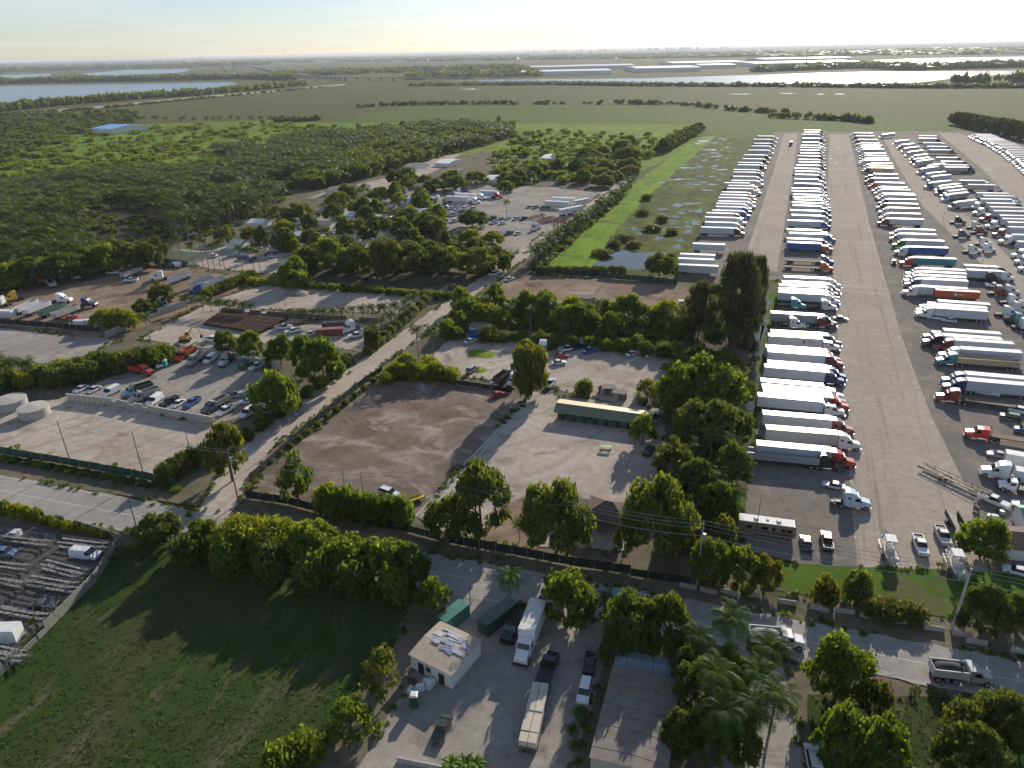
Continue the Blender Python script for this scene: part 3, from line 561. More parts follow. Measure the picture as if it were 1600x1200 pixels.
def dump_proto(load):
    P_ = truck_front(1.0)
    P_.append(('chassis', mesh(lambda b: b.box(-3.9, 2.6, -0.5, 0.5, 0.75, 1.1), M_STEEL, 'chassis'), None, None, []))
    for y in (-1.2, 1.2):
        P_.append(('bed_side', mesh(lambda b: (b.box(-4.2, 0.7, y-0.05, y+0.05, 1.15, 2.45), [b.box(-4.0+k*0.8, -3.9+k*0.8, y-0.11, y+0.11, 1.15, 2.42) for k in range(6)], b.box(-4.2, 0.7, y-0.09, y+0.09, 2.43, 2.55)), M_DULL, 'bed_side'), 2, None, []))
    P_.append(('bed_floor', mesh(lambda b: b.box(-4.2, 0.7, -1.15, 1.15, 1.1, 1.2), M_STEEL, 'bed_floor'), None, None, []))
    P_.append(('bed_front', mesh(lambda b: (b.box(0.62, 0.74, -1.2, 1.2, 1.15, 2.9), b.box(0.74, 1.4, -1.15, 1.15, 2.82, 2.92)), M_DULL, 'bed_front'), 2, None, []))
    P_.append(('tail_gate', mesh(lambda b: b.box(-4.28, -4.2, -1.2, 1.2, 1.15, 2.5), M_DULL, 'tail_gate'), 2, None, []))
    if load:
        def heap(b):
            nx, ny = 10, 6; v = []
            for i in range(nx+1):
                for j in range(ny+1):
                    u, t = i/nx, j/ny
                    v.append((-4.1+4.65*u, -1.13+2.26*t, 2.1+0.75*math.sin(math.pi*u)**0.7*math.sin(math.pi*t)**0.8+random.uniform(-.03, .03)))
            b.add(v, [(i*(ny+1)+j, (i+1)*(ny+1)+j, (i+1)*(ny+1)+j+1, i*(ny+1)+j+1) for i in range(nx) for j in range(ny)])
        P_.append(('gravel_load', mesh(heap, M_LOAD if load == 1 else M_DLOAD, 'gravel_load', True), None, None, []))
    P_ += wheels([(3.3, -1.0), (3.3, 1.0)], FW, FWR, 0.52)+wheels([(-1.0, -0.95), (-1.0, 0.95), (-2.2, -0.95), (-2.2, 0.95), (-3.4, -0.95), (-3.4, 0.95)], TW, TWR, 0.52)
    return P_
DUMP = {k: dump_proto(k) for k in (0, 1, 2)}
def boxtruck_proto(L=6.6):
    P_ = truck_front(L/2-2.3)
    x1 = L/2-2.4
    P_.append(('cargo_box', mesh(lambda b: b.box(x1-L, x1, -1.25, 1.25, 1.05, 3.75), M_PANEL, 'cargo_box'), 1, None, []))
    P_.append(('roof', mesh(lambda b: b.box(x1-L+0.03, x1-0.03, -1.22, 1.22, 3.752, 3.80), M_PANEL, 'roof'), 2, None, []))
    P_.append(('chassis', mesh(lambda b: b.box(x1-L, x1+2.5, -0.45, 0.45, 0.7, 1.0), M_STEEL, 'chassis'), None, None, []))
    P_ += wheels([(x1+2.35, -1.0), (x1+2.35, 1.0)], FW, FWR, 0.5)+wheels([(x1-L+1.7, -0.95), (x1-L+1.7, 0.95)], TW, TWR, 0.5)
    return P_
BOXT = boxtruck_proto()
def stake_proto():
    P_ = truck_front(0.6)
    P_.append(('flat_bed', mesh(lambda b: b.box(-4.0, 0.4, -1.2, 1.2, 1.05, 1.2), M_STEEL, 'flat_bed'), None, None, []))
    P_.append(('headboard', mesh(lambda b: [b.box(0.3, 0.4, y, y+0.12, 1.2, 2.5) for y in (-1.2, -0.6, 0, 0.6, 1.08)], M_STEEL, 'headboard'), None, None, []))
    P_.append(('chassis', mesh(lambda b: b.box(-4.0, 2.6, -0.45, 0.45, 0.7, 1.0), M_STEEL, 'chassis'), None, None, []))
    P_ += wheels([(2.9, -1.0), (2.9, 1.0)], FW, FWR, 0.5)+wheels([(-2.6, -0.95), (-2.6, 0.95)], TW, TWR, 0.5)
    return P_
STAKE = stake_proto()
def boat_proto():
    def hull(b):
        st = [(-3.9, 1.15, 0.55), (-1.5, 1.2, 0.5), (1.0, 1.15, 0.55), (2.6, 0.8, 0.75), (3.6, 0.35, 1.0), (4.1, 0.03, 1.25)]
        v = []
        for x, hw, zk in st:
            zt = 1.75+0.12*max(0, x)
            v += [(x, -hw, zt), (x, -hw*0.8, zk+0.45), (x, 0, zk), (x, hw*0.8, zk+0.45), (x, hw, zt)]
        f = [(i*5+j, (i+1)*5+j, (i+1)*5+j+1, i*5+j+1) for i in range(len(st)-1) for j in range(4)]+[(4, 3, 2, 1, 0)]
        b.add(v, f)
    def deck(b):
        st = [(-3.88, 1.1), (-1.5, 1.15), (1.0, 1.1), (2.6, 0.74), (3.6, 0.3), (4.0, 0.02)]
        v = []
        for x, hw in st: v += [(x, -hw, 1.5+0.1*max(0, x)), (x, hw, 1.5+0.1*max(0, x))]
        b.add(v, [(2*i, 2*i+2, 2*i+3, 2*i+1) for i in range(len(st)-1)])
    P_ = [('hull', mesh(hull, M_PAINT, 'hull', True), 1, None, []), ('deck', mesh(deck, M_WALLT, 'deck'), None, None, []),
          ('console', mesh(lambda b: b.box(-0.6, 0.5, -0.5, 0.5, 1.5, 2.5, 0, 0.15, 0.05), M_WALLW, 'console'), None, None, [('windshield', mesh(lambda b: b.add([(0.45, -0.42, 2.2), (0.45, 0.42, 2.2), (0.3, 0.4, 2.75), (0.3, -0.4, 2.75)], [(0, 1, 2, 3)]), M_GLASS, 'windshield'), None)]),
          ('hard_top', mesh(lambda b: b.box(-1.4, 1.1, -1.0, 1.0, 3.55, 3.65, 0, 0.1, 0.1), M_WALLW, 'hard_top'), None, None, [('top_frame', mesh(lambda b: [b.tube((x, y, 1.6), (x*0.9, y*0.9, 3.55), 0.035, 0.035, 6) for x in (-1.1, 0.8) for y in (-0.8, 0.8)], M_CHROME, 'top_frame'), None)]),
          ('bench_seat', mesh(lambda b: (b.box(-1.6, -0.95, -0.6, 0.6, 1.5, 2.0), b.box(-1.7, -1.6, -0.6, 0.6, 1.5, 2.45)), M_WALLW, 'bench_seat'), None, None, []),
          ('bow_rail', mesh(lambda b: [b.tube((1.4+k*0.55, s*(1.05-0.19*k*(0.6+0.12*k)), 1.9+0.06*k), (1.95+k*0.55, s*(1.05-0.19*(k+1)*(0.6+0.12*(k+1))), 1.96+0.06*k), 0.025, 0.025, 5) for k in range(4) for s in (-1, 1)], M_CHROME, 'bow_rail'), None, None, [])]
    for y in (-0.4, 0.4): P_.append(('outboard_motor', mesh(lambda b: (b.box(-4.6, -3.95, y-0.22, y+0.22, 1.5, 2.2, 0, 0.08, 0.04), b.box(-4.4, -4.1, y-0.08, y+0.08, 0.6, 1.5)), M_PAINT, 'outboard_motor'), 1, None, []))
    return P_
BOAT = boat_proto()
BTRAILER = [('frame', mesh(lambda b: (b.box(-3.8, 3.6, -0.95, -0.85, 0.42, 0.56), b.box(-3.8, 3.6, 0.85, 0.95, 0.42, 0.56), b.box(3.4, 5.2, -0.08, 0.08, 0.42, 0.55), [b.box(x, x+0.1, -0.85, 0.85, 0.42, 0.54) for x in (-3.6, -1.5, 0.6, 2.6, 3.4)]), M_GALV, 'frame'), None, None, [])]+wheels([(-1.2, -1.15), (-1.2, 1.15), (-2.1, -1.15), (-2.1, 1.15)], CW, CWR, 0.34)
def rv_proto():
    P_ = [('body', mesh(lambda b: b.prism([(-5.3, 0.55), (5.1, 0.55), (5.35, 1.3), (5.25, 2.6), (5.0, 3.2), (-5.3, 3.2)], 1.27, 1.25), M_PAINT, 'body'), 1, None, []),
          ('roof', mesh(lambda b: b.box(-5.25, 4.9, -1.2, 1.2, 3.205, 3.26), M_WALLW, 'roof'), None, None, []),
          ('stripe', mesh(lambda b: (b.box(-5.2, 4.9, -1.285, -1.272, 0.9, 1.5), b.box(-5.2, 4.9, 1.272, 1.285, 0.9, 1.5)), M_ROOFB, 'stripe'), None, None, []),
          ('windshield', mesh(lambda b: b.add([(5.345, -1.1, 1.6), (5.345, 1.1, 1.6), (5.27, 1.1, 2.75), (5.27, -1.1, 2.75)], [(0, 1, 2, 3)]), M_GLASS, 'windshield'), None, None, [])]
    for x in (-2.6, 1.6): P_.append(('roof_air_conditioner', mesh(lambda b: b.box(x, x+0.95, -0.4, 0.4, 3.262, 3.55, 0, 0.1, 0.06), M_WALLW, 'roof_air_conditioner'), None, None, []))
    for x in (-0.2,): P_.append(('roof_vent', mesh(lambda b: b.box(x, x+0.45, -0.25, 0.25, 3.262, 3.4), M_STEEL, 'roof_vent'), None, None, []))
    for x, wd in ((-3.8, 0.9), (-1.0, 1.1), (0.9, 0.6), (2.6, 0.7), (3.6, 1.0)):
        for y in (-1.287, 1.287): P_.append(('window', mesh(lambda b: b.box(x, x+wd, y-0.012, y+0.012, 1.75, 2.45), M_GLASS, 'window'), None, None, []))
    P_ += wheels([(3.6, -1.05), (3.6, 1.05), (-2.8, -1.05), (-2.8, 1.05)], FW, FWR, 0.5)
    return P_
RV = rv_proto()
def hauler_proto():
    """double deck car hauler trailer, empty"""
    h = 7.5
    P_ = []
    for z, nm in ((0.85, 'lower_deck'), (2.35, 'upper_deck')):
        for y in (-0.85, 0.85):
            if z > 2 and y > 0 and random.random() < .5: continue
            P_.append((nm, mesh(lambda b: [b.prism([(-h+k*2.5, z+q0), (-h+k*2.5+2.2, z+q1), (-h+k*2.5+2.2, z+q1+0.1), (-h+k*2.5, z+q0+0.1)], 0.3) for k in range(6) for q0, q1 in ((random.uniform(-.08, .08), random.uniform(-.08, .08) if k < 5 else 0.5),)], M_GALV, nm), None, (0, y, 0), []))
    for y in (-1.25, 1.25):
        P_.append(('side_frame', mesh(lambda b: ([b.tube((-h+k*3.0, y, 0.7), (-h+k*3.0, y, 3.0), 0.07, 0.07, 6) for k in range(6)], b.tube((-h, y, 3.0), (h, y, 3.0), 0.06, 0.06, 6), b.tube((-h, y, 0.8), (h, y, 0.8), 0.09, 0.09, 6), b.tube((h-3, y, 3.0), (h, y, 1.4), 0.05, 0.05, 6)), M_GALV, 'side_frame'), None, None, []))
    cbm = mesh(lambda b: b.box(0, 0.12, -1.25, 1.25, 0, 0.12), M_STEEL, 'cross_beam')
    P_ += [('cross_beam', cbm, None, (-h+k*2.5, 0, z), []) for k in range(7) for z in (0.6, 2.1)]
    P_ += wheels([(-2.0, -1.0), (-2.0, 1.0), (-3.2, -1.0), (-3.2, 1.0)], TW, TWR, 0.48)
    return P_
HAULER = hauler_proto(); HAULER_B = hauler_proto()
for _p in HAULER+HAULER_B:
    if _p[1].materials[0] == M_GALV: _p[1].materials[0] = M_DULLST if 'deck' not in _p[0] else M_DECK
GOOSE = [('side_rail', mesh(lambda b: (b.tube((-7.5, y, 0.75), (4.6, y, 0.95), 0.10, 0.10, 6), b.tube((-7.5, y, 1.05), (4.6, y, 1.6), 0.06, 0.06, 6), [b.tube((-7+k*1.6, y, 0.78), (-6.2+k*1.6, y, 1.2), 0.04, 0.04, 5) for k in range(7)]), M_STEEL, 'side_rail'), None, None, []) for y in (-1.1, 1.1)]
GOOSE += [('ramp_track', mesh(lambda b: b.box(-7.4, 4.6, y-0.25, y+0.25, 0.86, 0.93), M_STEEL, 'ramp_track'), None, None, []) for y in (-0.75, 0.75)]
GOOSE += [('neck', mesh(lambda b: (b.tube((4.5, -0.9, 1.3), (7.6, -0.3, 1.75), 0.09, 0.09, 6), b.tube((4.5, 0.9, 1.3), (7.6, 0.3, 1.75), 0.09, 0.09, 6), b.tube((7.5, 0, 1.75), (7.5, 0, 1.2), 0.07, 0.07, 6)), M_STEEL, 'neck'), None, None, []),
          ('cross_member', mesh(lambda b: [b.box(-7.2+k*1.2, -7.1+k*1.2, -1.1, 1.1, 0.78, 0.85) for k in range(10)], M_STEEL, 'cross_member'), None, None, [])]+wheels([(x, y) for x in (-2.2, -1.2) for y in (-1.3, 1.3)], CW, CWR, 0.38)
def excavator_proto():
    P_ = [('upper_body', mesh(lambda b: b.box(-1.6, 1.1, -1.2, 1.2, 1.1, 2.1, 0, 0.08, 0.05), M_PAINT, 'upper_body'), 1, None, []),
          ('cab', mesh(lambda b: b.box(0.1, 1.3, 0.2, 1.2, 1.5, 2.95, 0, 0.1, 0.06), M_GLASS, 'cab'), None, None, [('cab_roof', mesh(lambda b: b.box(0.15, 1.25, 0.25, 1.15, 2.955, 3.03), M_PAINT, 'cab_roof'), 1)]),
          ('boom', mesh(lambda b: (b.tube((1.0, -0.2, 1.7), (3.0, -0.2, 4.9), 0.24, 0.2, 6), b.tube((3.0, -0.2, 4.9), (4.6, -0.2, 4.6), 0.2, 0.16, 6)), M_PAINT, 'boom'), 1, None, []),
          ('stick', mesh(lambda b: b.tube((4.7, -0.2, 5.0), (5.6, -0.2, 1.8), 0.18, 0.14, 6), M_PAINT, 'stick'), 1, None, [('bucket', mesh(lambda b: b.prism([(5.1, 1.9), (5.9, 1.8), (6.0, 1.0), (5.0, 0.8)], 0.5), M_STEEL, 'bucket'), None)])]
    for y in (-1.0, 1.0): P_.append(('track', mesh(lambda b: b.prism([(-1.9, 0.25), (-1.6, 0.02), (1.6, 0.02), (1.9, 0.25), (1.9, 0.7), (1.6, 0.95), (-1.6, 0.95), (-1.9, 0.7)], 0.27), M_STEEL, 'track'), None, (0, y, 0), []))
    return P_
EXC = excavator_proto()

# ------------------------------------------------------------------ truck lot
WHITE, OFFW, GREY = (0.74, 0.75, 0.76), (0.62, 0.62, 0.60), (0.34, 0.36, 0.38)
RED, MAROON, BLUE, NAVY, BLACK, TEAL, GREEN, ORANGE, YEL, TAN = (0.45, 0.03, 0.025), (0.16, 0.025, 0.03), (0.04, 0.11, 0.34), (0.02, 0.04, 0.12), (0.018, 0.018, 0.02), (0.03, 0.22, 0.24), (0.05, 0.22, 0.05), (0.52, 0.13, 0.03), (0.62, 0.42, 0.03), (0.45, 0.36, 0.24)
CN = {WHITE: 'white', OFFW: 'dusty white', GREY: 'grey', RED: 'red', MAROON: 'maroon', BLUE: 'blue', NAVY: 'navy', BLACK: 'black', TEAL: 'teal', GREEN: 'green', ORANGE: 'orange', YEL: 'yellow', TAN: 'tan'}
def rc(opts): return random.choice(opts)
TRC = [WHITE]*9+[OFFW]*4+[GREY]
TCC = [WHITE]*7+[BLUE, NAVY, BLACK, RED, MAROON, NAVY, BLACK, OFFW, GREY, TEAL]
def rig(px, py, ang, where, i, tc=None, cab=None, L=16.15, kind='box', lod=0, west=False, roofc=None, roofz=4.1, hasc=True):
    """px,py: west end of the south roof edge.  ang: angle of the trailer from due east (deg)"""
    a = math.radians(ang); p = at(px, py, roofz); d = np.array([math.cos(a), math.sin(a)]); nrm = np.array([-d[1], d[0]])
    c = p[:2]+d*L/2+nrm*1.3
    tc = tc or rc(TRC); cab = cab or rc(TCC)
    hd = a+math.pi if west else a
    f = -d if west else d
    if kind == 'box' and lod and L > 16: L = rc([16.15, 16.15, 15.2, 14.6]); c = c+nrm*random.uniform(-.25, .25)+d*random.uniform(-.7, .7)
    kn = {'box': 'box trailer', 'reefer': 'refrigerated trailer', 'flat': 'flatbed trailer', 'container': 'container trailer', 'dump': 'dump trailer'}[kind]
    nm = {'box': 'box_trailer', 'reefer': 'box_trailer', 'flat': 'flatbed_trailer', 'container': 'container_trailer', 'dump': 'dump_trailer'}[kind]
    side = {WHITE: rc([(0.52, 0.55, 0.60), (0.56, 0.58, 0.61), (0.48, 0.52, 0.58)]), OFFW: (0.47, 0.46, 0.44)}.get(tc, tc)  # shade on the walls put into the colour: pale boxes get darker, bluer sides
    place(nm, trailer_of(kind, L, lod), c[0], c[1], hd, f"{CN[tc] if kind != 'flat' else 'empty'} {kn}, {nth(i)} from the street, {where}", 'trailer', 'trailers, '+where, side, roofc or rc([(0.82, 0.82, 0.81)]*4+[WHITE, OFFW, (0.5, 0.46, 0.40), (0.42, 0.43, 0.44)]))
    if hasc:
        t = c+f*(L/2+1.75); jit = math.radians(random.uniform(-2, 2))
        place('semi_tractor', TRACTOR[('flat' if random.random() < .12 else 'high', lod)], t[0], t[1], hd+jit, f"{CN[cab]} semi tractor, {nth(i)} from the street, {where}", 'semi truck', 'semi tractors, '+where, cab)
WB = 'column left of the centre aisle'
colB = [(1164, 706, 8, GREY, BLACK, 16.15, 'dump', 0), (1182.7, 695.5, 8, WHITE, RED, 16.15, 'box', 0), (1197.7, 670.7, 9, OFFW, WHITE, 16.15, 'box', 0), (1192.5, 647.5, 8, WHITE, MAROON, 16.15, 'box', 0),
        (1184.5, 619, 6, WHITE, WHITE, 16.15, 'box', 0), (1192.8, 611.8, 6.5, WHITE, RED, 16.15, 'box', 0), (1191, 605, 6.5, OFFW, MAROON, 16.15, 'box', 0), (1189, 596, 6, WHITE, WHITE, 16.15, 'box', 0),
        (1195, 573.5, 6, WHITE, NAVY, 16.15, 'box', 0), (1199.5, 567.5, 6, WHITE, BLUE, 16.15, 'box', 0), (1200, 549.5, 7, WHITE, MAROON, 16.15, 'box', 0), (1197, 542.8, 7, WHITE, RED, 16.15, 'box', 0),
        (1201, 524.8, 8, WHITE, WHITE, 16.15, 'box', 0), (1204.8, 518.8, 8, WHITE, NAVY, 16.15, 'box', 0), (1205, 503, 7, WHITE, MAROON, 14.6, 'flat', 0), (1204.7, 489, 7, GREY, BLACK, 16.15, 'box', 0), (1216, 476, 7, WHITE, WHITE, 14.6, 'flat', 0),
        (1216.9, 456.9, 8, WHITE, WHITE, 16.15, 'box', 0), (1217.5, 452, 8, WHITE, GREY, 16.15, 'box', 0), (1218, 446, 8, WHITE, MAROON, 16.15, 'box', 0), (1222.5, 441, 8, WHITE, WHITE, 16.15, 'box', 0), (1225.6, 433, 8, WHITE, WHITE, 16.15, 'box', 0),
        (1224, 417, 7, WHITE, ORANGE, 14.6, 'flat', 1), (1227, 407, 7, WHITE, BLUE, 14.6, 'flat', 1), (1227.5, 378.8, 7, BLUE, ORANGE, 16.15, 'box', 1), (1227.5, 373, 7, WHITE, BLUE, 16.15, 'box', 1), (1232, 364.4, 7, WHITE, BLUE, 16.15, 'box', 1), (1231, 358.8, 7, WHITE, WHITE, 16.15, 'box', 1), (1233, 344.4, 7, WHITE, BLUE, 16.15, 'box', 1)]
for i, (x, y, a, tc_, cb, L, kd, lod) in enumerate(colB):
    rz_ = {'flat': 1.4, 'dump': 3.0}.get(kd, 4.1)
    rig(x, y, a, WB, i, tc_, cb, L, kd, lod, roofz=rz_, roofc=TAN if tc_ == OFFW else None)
nB = len(colB)
farB = [(1235, 336), (1236, 328.5), (1236.9, 321), (1237.4, 316.5), (1238, 312), (1238.6, 308), (1238.6, 304), (1239, 298.5), (1238.6, 294), (1239.2, 286.5), (1239.7, 279.4), (1240.8, 272.6), (1241.4, 267.6), (1242, 263), (1245, 258), (1246, 253), (1247, 249), (1247.6, 243.4), (1248.5, 239), (1249.8, 234.4), (1250.5, 230.5), (1251, 227), (1252, 222), (1253, 216), (1254, 210), (1256, 206.3), (1256.6, 202.9)]
for i, (x, y) in enumerate(farB): rig(x, y, 6, WB, nB+i, lod=1 if y > 270 else 2)
WA = 'column beside the wet field'
farA = [(1058.8, 413.8, BLUE), (1060, 404, None), (1061, 397, None), (1080, 381, None), (1093.8, 355, None), (1098, 347, None), (1101.9, 339.4, None), (1103, 333, None), (1111, 328.8, None), (1116.9, 323, None), (1118, 318, None), (1122.5, 314.4, None), (1123.8, 308.8, None), (1125, 304.4, None), (1125.6, 300, None), (1136, 294.4, None), (1137, 290, None), (1131, 285.6, None), (1142.5, 281.9, None), (1145, 275.5, None), (1147.5, 269, None), (1147.5, 265, None), (1152.5, 257.5, None), (1154, 253.8, None), (1159, 248, None), (1164, 242, None), (1169, 234.5, None), (1173.8, 228, None), (1176, 223.8, None), (1177.5, 217.5, None), (1182.5, 212.5, None)]
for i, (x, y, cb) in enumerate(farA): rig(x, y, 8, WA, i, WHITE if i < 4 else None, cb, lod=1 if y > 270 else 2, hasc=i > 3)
WC = 'column right of the centre aisle'
colC = [(1512.7, 594.9, 5, WHITE, NAVY, 'box'), (1510.7, 585, 5, WHITE, BLUE, 'box'), (1497.6, 559, 6, TAN, TEAL, 'dump'), (1503, 545.4, 7, WHITE, WHITE, 'box'), (1492.8, 531.6, 6, WHITE, MAROON, 'box'), (1475.6, 524.8, 6, WHITE, BLACK, 'box'), (1476, 516.5, 6, WHITE, BLUE, 'box'),
        (1461.7, 481.4, 4, WHITE, WHITE, 'box'), (1461.7, 476.7, 4, WHITE, WHITE, 'box'), (1467, 471, 4, WHITE, MAROON, 'box'), (1438, 447.8, 5, WHITE, WHITE, 'box'), (1440.6, 436, 6, WHITE, NAVY, 'box'), (1439, 430.6, 6, WHITE, NAVY, 'box'), (1440.6, 425, 6, WHITE, WHITE, 'box'), (1440.6, 419.7, 6, WHITE, MAROON, 'box'),
        (1428, 402.5, 8, TEAL, RED, 'box'), (1418.8, 386, 9, BLUE, WHITE, 'box'), (1414.8, 375, 8, WHITE, GREEN, 'box'), (1407, 365, 7, WHITE, GREY, 'box'), (1409, 358, 7, WHITE, WHITE, 'box'), (1391, 341.6, 7, WHITE, MAROON, 'box')]
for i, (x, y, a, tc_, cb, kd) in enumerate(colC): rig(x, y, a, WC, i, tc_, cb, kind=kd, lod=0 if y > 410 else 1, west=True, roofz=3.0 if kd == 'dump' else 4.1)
place('container_trailer', trailer_of('container', 14.6, 0), *(at(1497, 455, 3.9)[:2]+np.array([0, 1.2])), math.radians(5+180), 'orange shipping container trailer behind the white rig, right of the centre aisle', 'trailer', None, (0.50, 0.10, 0.03))
_c = at(1497, 455, 3.9)[:2]+np.array([0, 1.2]); _a = math.radians(5); _q = _c+np.array([math.cos(_a), math.sin(_a)])*(-0.6)+np.array([math.sin(_a), -math.cos(_a)])*1.235
_r = root('container_emblem', 'round white emblem with lettering on the orange container', 'emblem', (_q[0], _q[1], 2.6), _a)
ob('emblem', mesh(lambda b: b.tube((0, -0.012, 0), (0, 0.0, 0), 0.55, 0.55, 18), M_WALLW, 'emblem'), _r)
for x0, x1, z0 in ((0.9, 2.0, 0.08), (0.9, 2.6, -0.25)): ob('lettering', mesh(lambda b: b.box(x0, x1, -0.012, 0, z0, z0+0.2), M_WALLW, 'lettering'), _r)
_p = at(1201, 524.8, 4.1); _a = math.radians(8); _q = _p[:2]+np.array([math.cos(_a), math.sin(_a)])*10.6+np.array([math.sin(_a), -math.cos(_a)])*0.006
_r = root('trailer_emblem', 'dark emblem and lettering on a white trailer side, left column', 'emblem', (_q[0], _q[1], 2.9), _a)
ob('emblem', mesh(lambda b: (b.tube((0, -0.012, 0.28), (0, 0, 0.28), 0.26, 0.26, 12), b.tube((0.1, -0.012, -0.22), (0.1, 0, -0.22), 0.3, 0.3, 12)), M_STEEL, 'emblem'), _r)
ob('lettering', mesh(lambda b: [b.box(1.0+k*0.29, 1.0+k*0.29+0.2, -0.012, 0, -0.14, 0.12) for k in range(9)], M_STEEL, 'lettering'), _r)
farC = [(1389, 333), (1388.8, 324.4), (1386.5, 317.6), (1386.5, 311), (1387.6, 304), (1382, 302), (1380.9, 296), (1375, 291.8), (1370.8, 285), (1366, 278), (1365, 271.5), (1361, 262), (1360, 258.6), (1359, 254.6), (1354, 250), (1353.9, 246.8), (1352.6, 243), (1351.6, 239), (1350.5, 232.7), (1348, 230), (1346.6, 227), (1346, 223), (1343, 218), (1340, 212), (1338, 207.4)]
for i, (x, y) in enumerate(farC): rig(x, y, 7, WC, len(colC)+i, lod=1 if y > 270 else 2, west=True)
# rigs behind that column, nosing to the right aisle
WC2 = 'row facing the right aisle'
for i, (x, y, ang) in enumerate([(1545, 500, 4), (1528, 489, 4), (1530, 455, 4), (1512.5, 422, 6), (1508, 415, 6), (1496, 388, 6), (1490, 378, 6), (1484, 360, 6), (1478, 352, 6)]):
    d = trailer_of('flat', 12.0, 1)
    if i in (3, 4): rig(x, y, ang, WC2, i, WHITE, lod=1, L=12.0)
    else:
        p = at(x+45, y+6)[:2]; cb = rc(TCC)
        place('semi_tractor', TRACTOR[('high', 1)], p[0], p[1], math.radians(ang), f"{CN[cb]} semi tractor, {nth(i)} from the street, {WC2}", 'semi truck', 'semi tractors, '+WC2, cb)
for i, (x, y, kd) in enumerate([(1496, 350, 0), (1502, 372, 0), (1518, 396, 0), (1540, 432, 0), (1546, 440, 0), (1552, 449, 1), (1560, 462, 0), (1580, 476, 0), (1588, 488, 0), (1594, 500, 1), (1600, 515, 0)]):
    p = at(x, y)[:2]; cb = rc(TCC)
    if kd: place('pickup_truck', CAR['pickup'], p[0], p[1], math.radians(6), f"{CN[cb]} pickup at the inner edge of the right aisle, {nth(i)} toward the street", 'pickup truck', 'vehicles at the inner edge of the right aisle', cb)
    else: place('semi_tractor', TRACTOR[('high', 1)], p[0], p[1], math.radians(5+random.uniform(-2, 2)), f"{CN[cb]} semi tractor at the inner edge of the right aisle, {nth(i)} toward the street", 'semi truck', 'vehicles at the inner edge of the right aisle', cb)
# angle parked column
WD = 'angle parked right of the right aisle'
colD = [(1497, 316), (1486, 303.7), (1483, 299), (1475, 294), (1474, 290), (1459.8, 285), (1460.5, 275.5), (1453, 270.5), (1445, 263), (1456, 258), (1438.5, 251.4), (1434, 248), (1430, 243), (1424, 237), (1418, 231), (1412, 226), (1404, 220), (1382.8, 209.4)]
for i, (x, y) in enumerate(colD): rig(x, y, 42 if i < 8 else 48, WD, i, lod=1 if y > 260 else 2, west=True)
WD2 = 'back row beyond the angle parking'
colD2 = [(1590, 378), (1584, 367), (1577, 355), (1577, 347.7), (1567, 342), (1561.6, 336.7), (1555, 329.8), (1548.5, 323.6), (1541.6, 317.4), (1533, 311), (1536, 305.7), (1528.5, 301.6), (1510.7, 288.5), (1499.7, 282), (1477, 261), (1476, 257.5), (1470.8, 252), (1464, 246), (1453, 234), (1449, 228.7), (1442, 223), (1436, 216), (1434, 212)]
for i, (x, y) in enumerate(colD2): rig(x, y, 9, WD2, i, lod=1 if y > 260 else 2)
for i, (x, y, c) in enumerate([(1524, 327, WHITE), (1530, 336, WHITE), (1541, 346, MAROON), (1550, 357, WHITE), (1562, 370, MAROON), (1572, 381, WHITE), (1593, 403, WHITE), (1598, 413, WHITE), (1604, 424, WHITE)]):
    p = at(x, y)[:2]
    place('semi_tractor', TRACTOR[('high', 1)], p[0], p[1], math.radians(200), f"{CN[c]} semi tractor facing the right aisle, {nth(i)} counting toward the street", 'semi truck', 'semi tractors facing the right aisle', c)
WE = 'far right column'
for i in range(26):
    t = i/25; x = 1612-t*104; y = 276-t*66-8*math.sin(t*3.1)
    rig(x+14, y, 9, WE, i, lod=2, west=True)
# ------------------------------------------------------------------ single vehicles
def v2(kind, a, b, label, c=WHITE, c2=None, cat=None, name=None, proto=None, z=0.0, scale=None, group=None):
    """vehicle from the pixel of its rear to the pixel of its front"""
    A, B = at(*a), at(*b); mid = (A+B)/2; d = B-A
    pr = proto or CAR[kind]
    return place(name or {'sedan': 'parked_car', 'suv': 'parked_car', 'van': 'parked_van', 'pickup': 'pickup_truck'}[kind], pr, mid[0], mid[1], math.atan2(d[1], d[0]), label, cat or {'sedan': 'car', 'suv': 'car', 'van': 'van', 'pickup': 'pickup truck'}[kind], group, c, c2, z, scale)
def dir_px(x, y, deg, r=1.5):
    p = at(x, y); q = p[:2]+r*np.array([math.cos(math.radians(deg)), math.sin(math.radians(deg))]); p2 = p[:2]*2-q
    return p, math.radians(deg)
def v1(kind, x, y, deg, label, c=WHITE, c2=None, cat=None, name=None, proto=None, z=0.0, scale=None, group=None):
    p = at(x, y); pr = proto or CAR[kind]
    return place(name or {'sedan': 'parked_car', 'suv': 'parked_car', 'van': 'parked_van', 'pickup': 'pickup_truck'}[kind], pr, p[0], p[1], math.radians(deg), label, cat or {'sedan': 'car', 'suv': 'car', 'van': 'van', 'pickup': 'pickup truck'}[kind], group, c, c2, z, scale)
DT = dict(cat='dump truck', name='dump_truck')
v2(None, (1175, 1003), (1249, 1010), 'white dump truck loaded with grey gravel driving on the street', WHITE, OFFW, proto=DUMP[1], **DT)
v2(None, (1455, 1056), (1543, 1066), 'dump truck with black load and maroon hood driving on the street', (0.40, 0.36, 0.33), OFFW, proto=DUMP[2], **DT)
v1(None, 1328, 791, 8, 'light blue bobtail semi tractor alone at the lot entrance', (0.55, 0.68, 0.78), proto=TRACTOR[('high', 0)], cat='semi truck', name='semi_tractor')
v1(None, 1196, 834, 6, 'brown and silver motorhome parked near the canal', (0.30, 0.25, 0.20), proto=RV, cat='motorhome', name='motorhome')
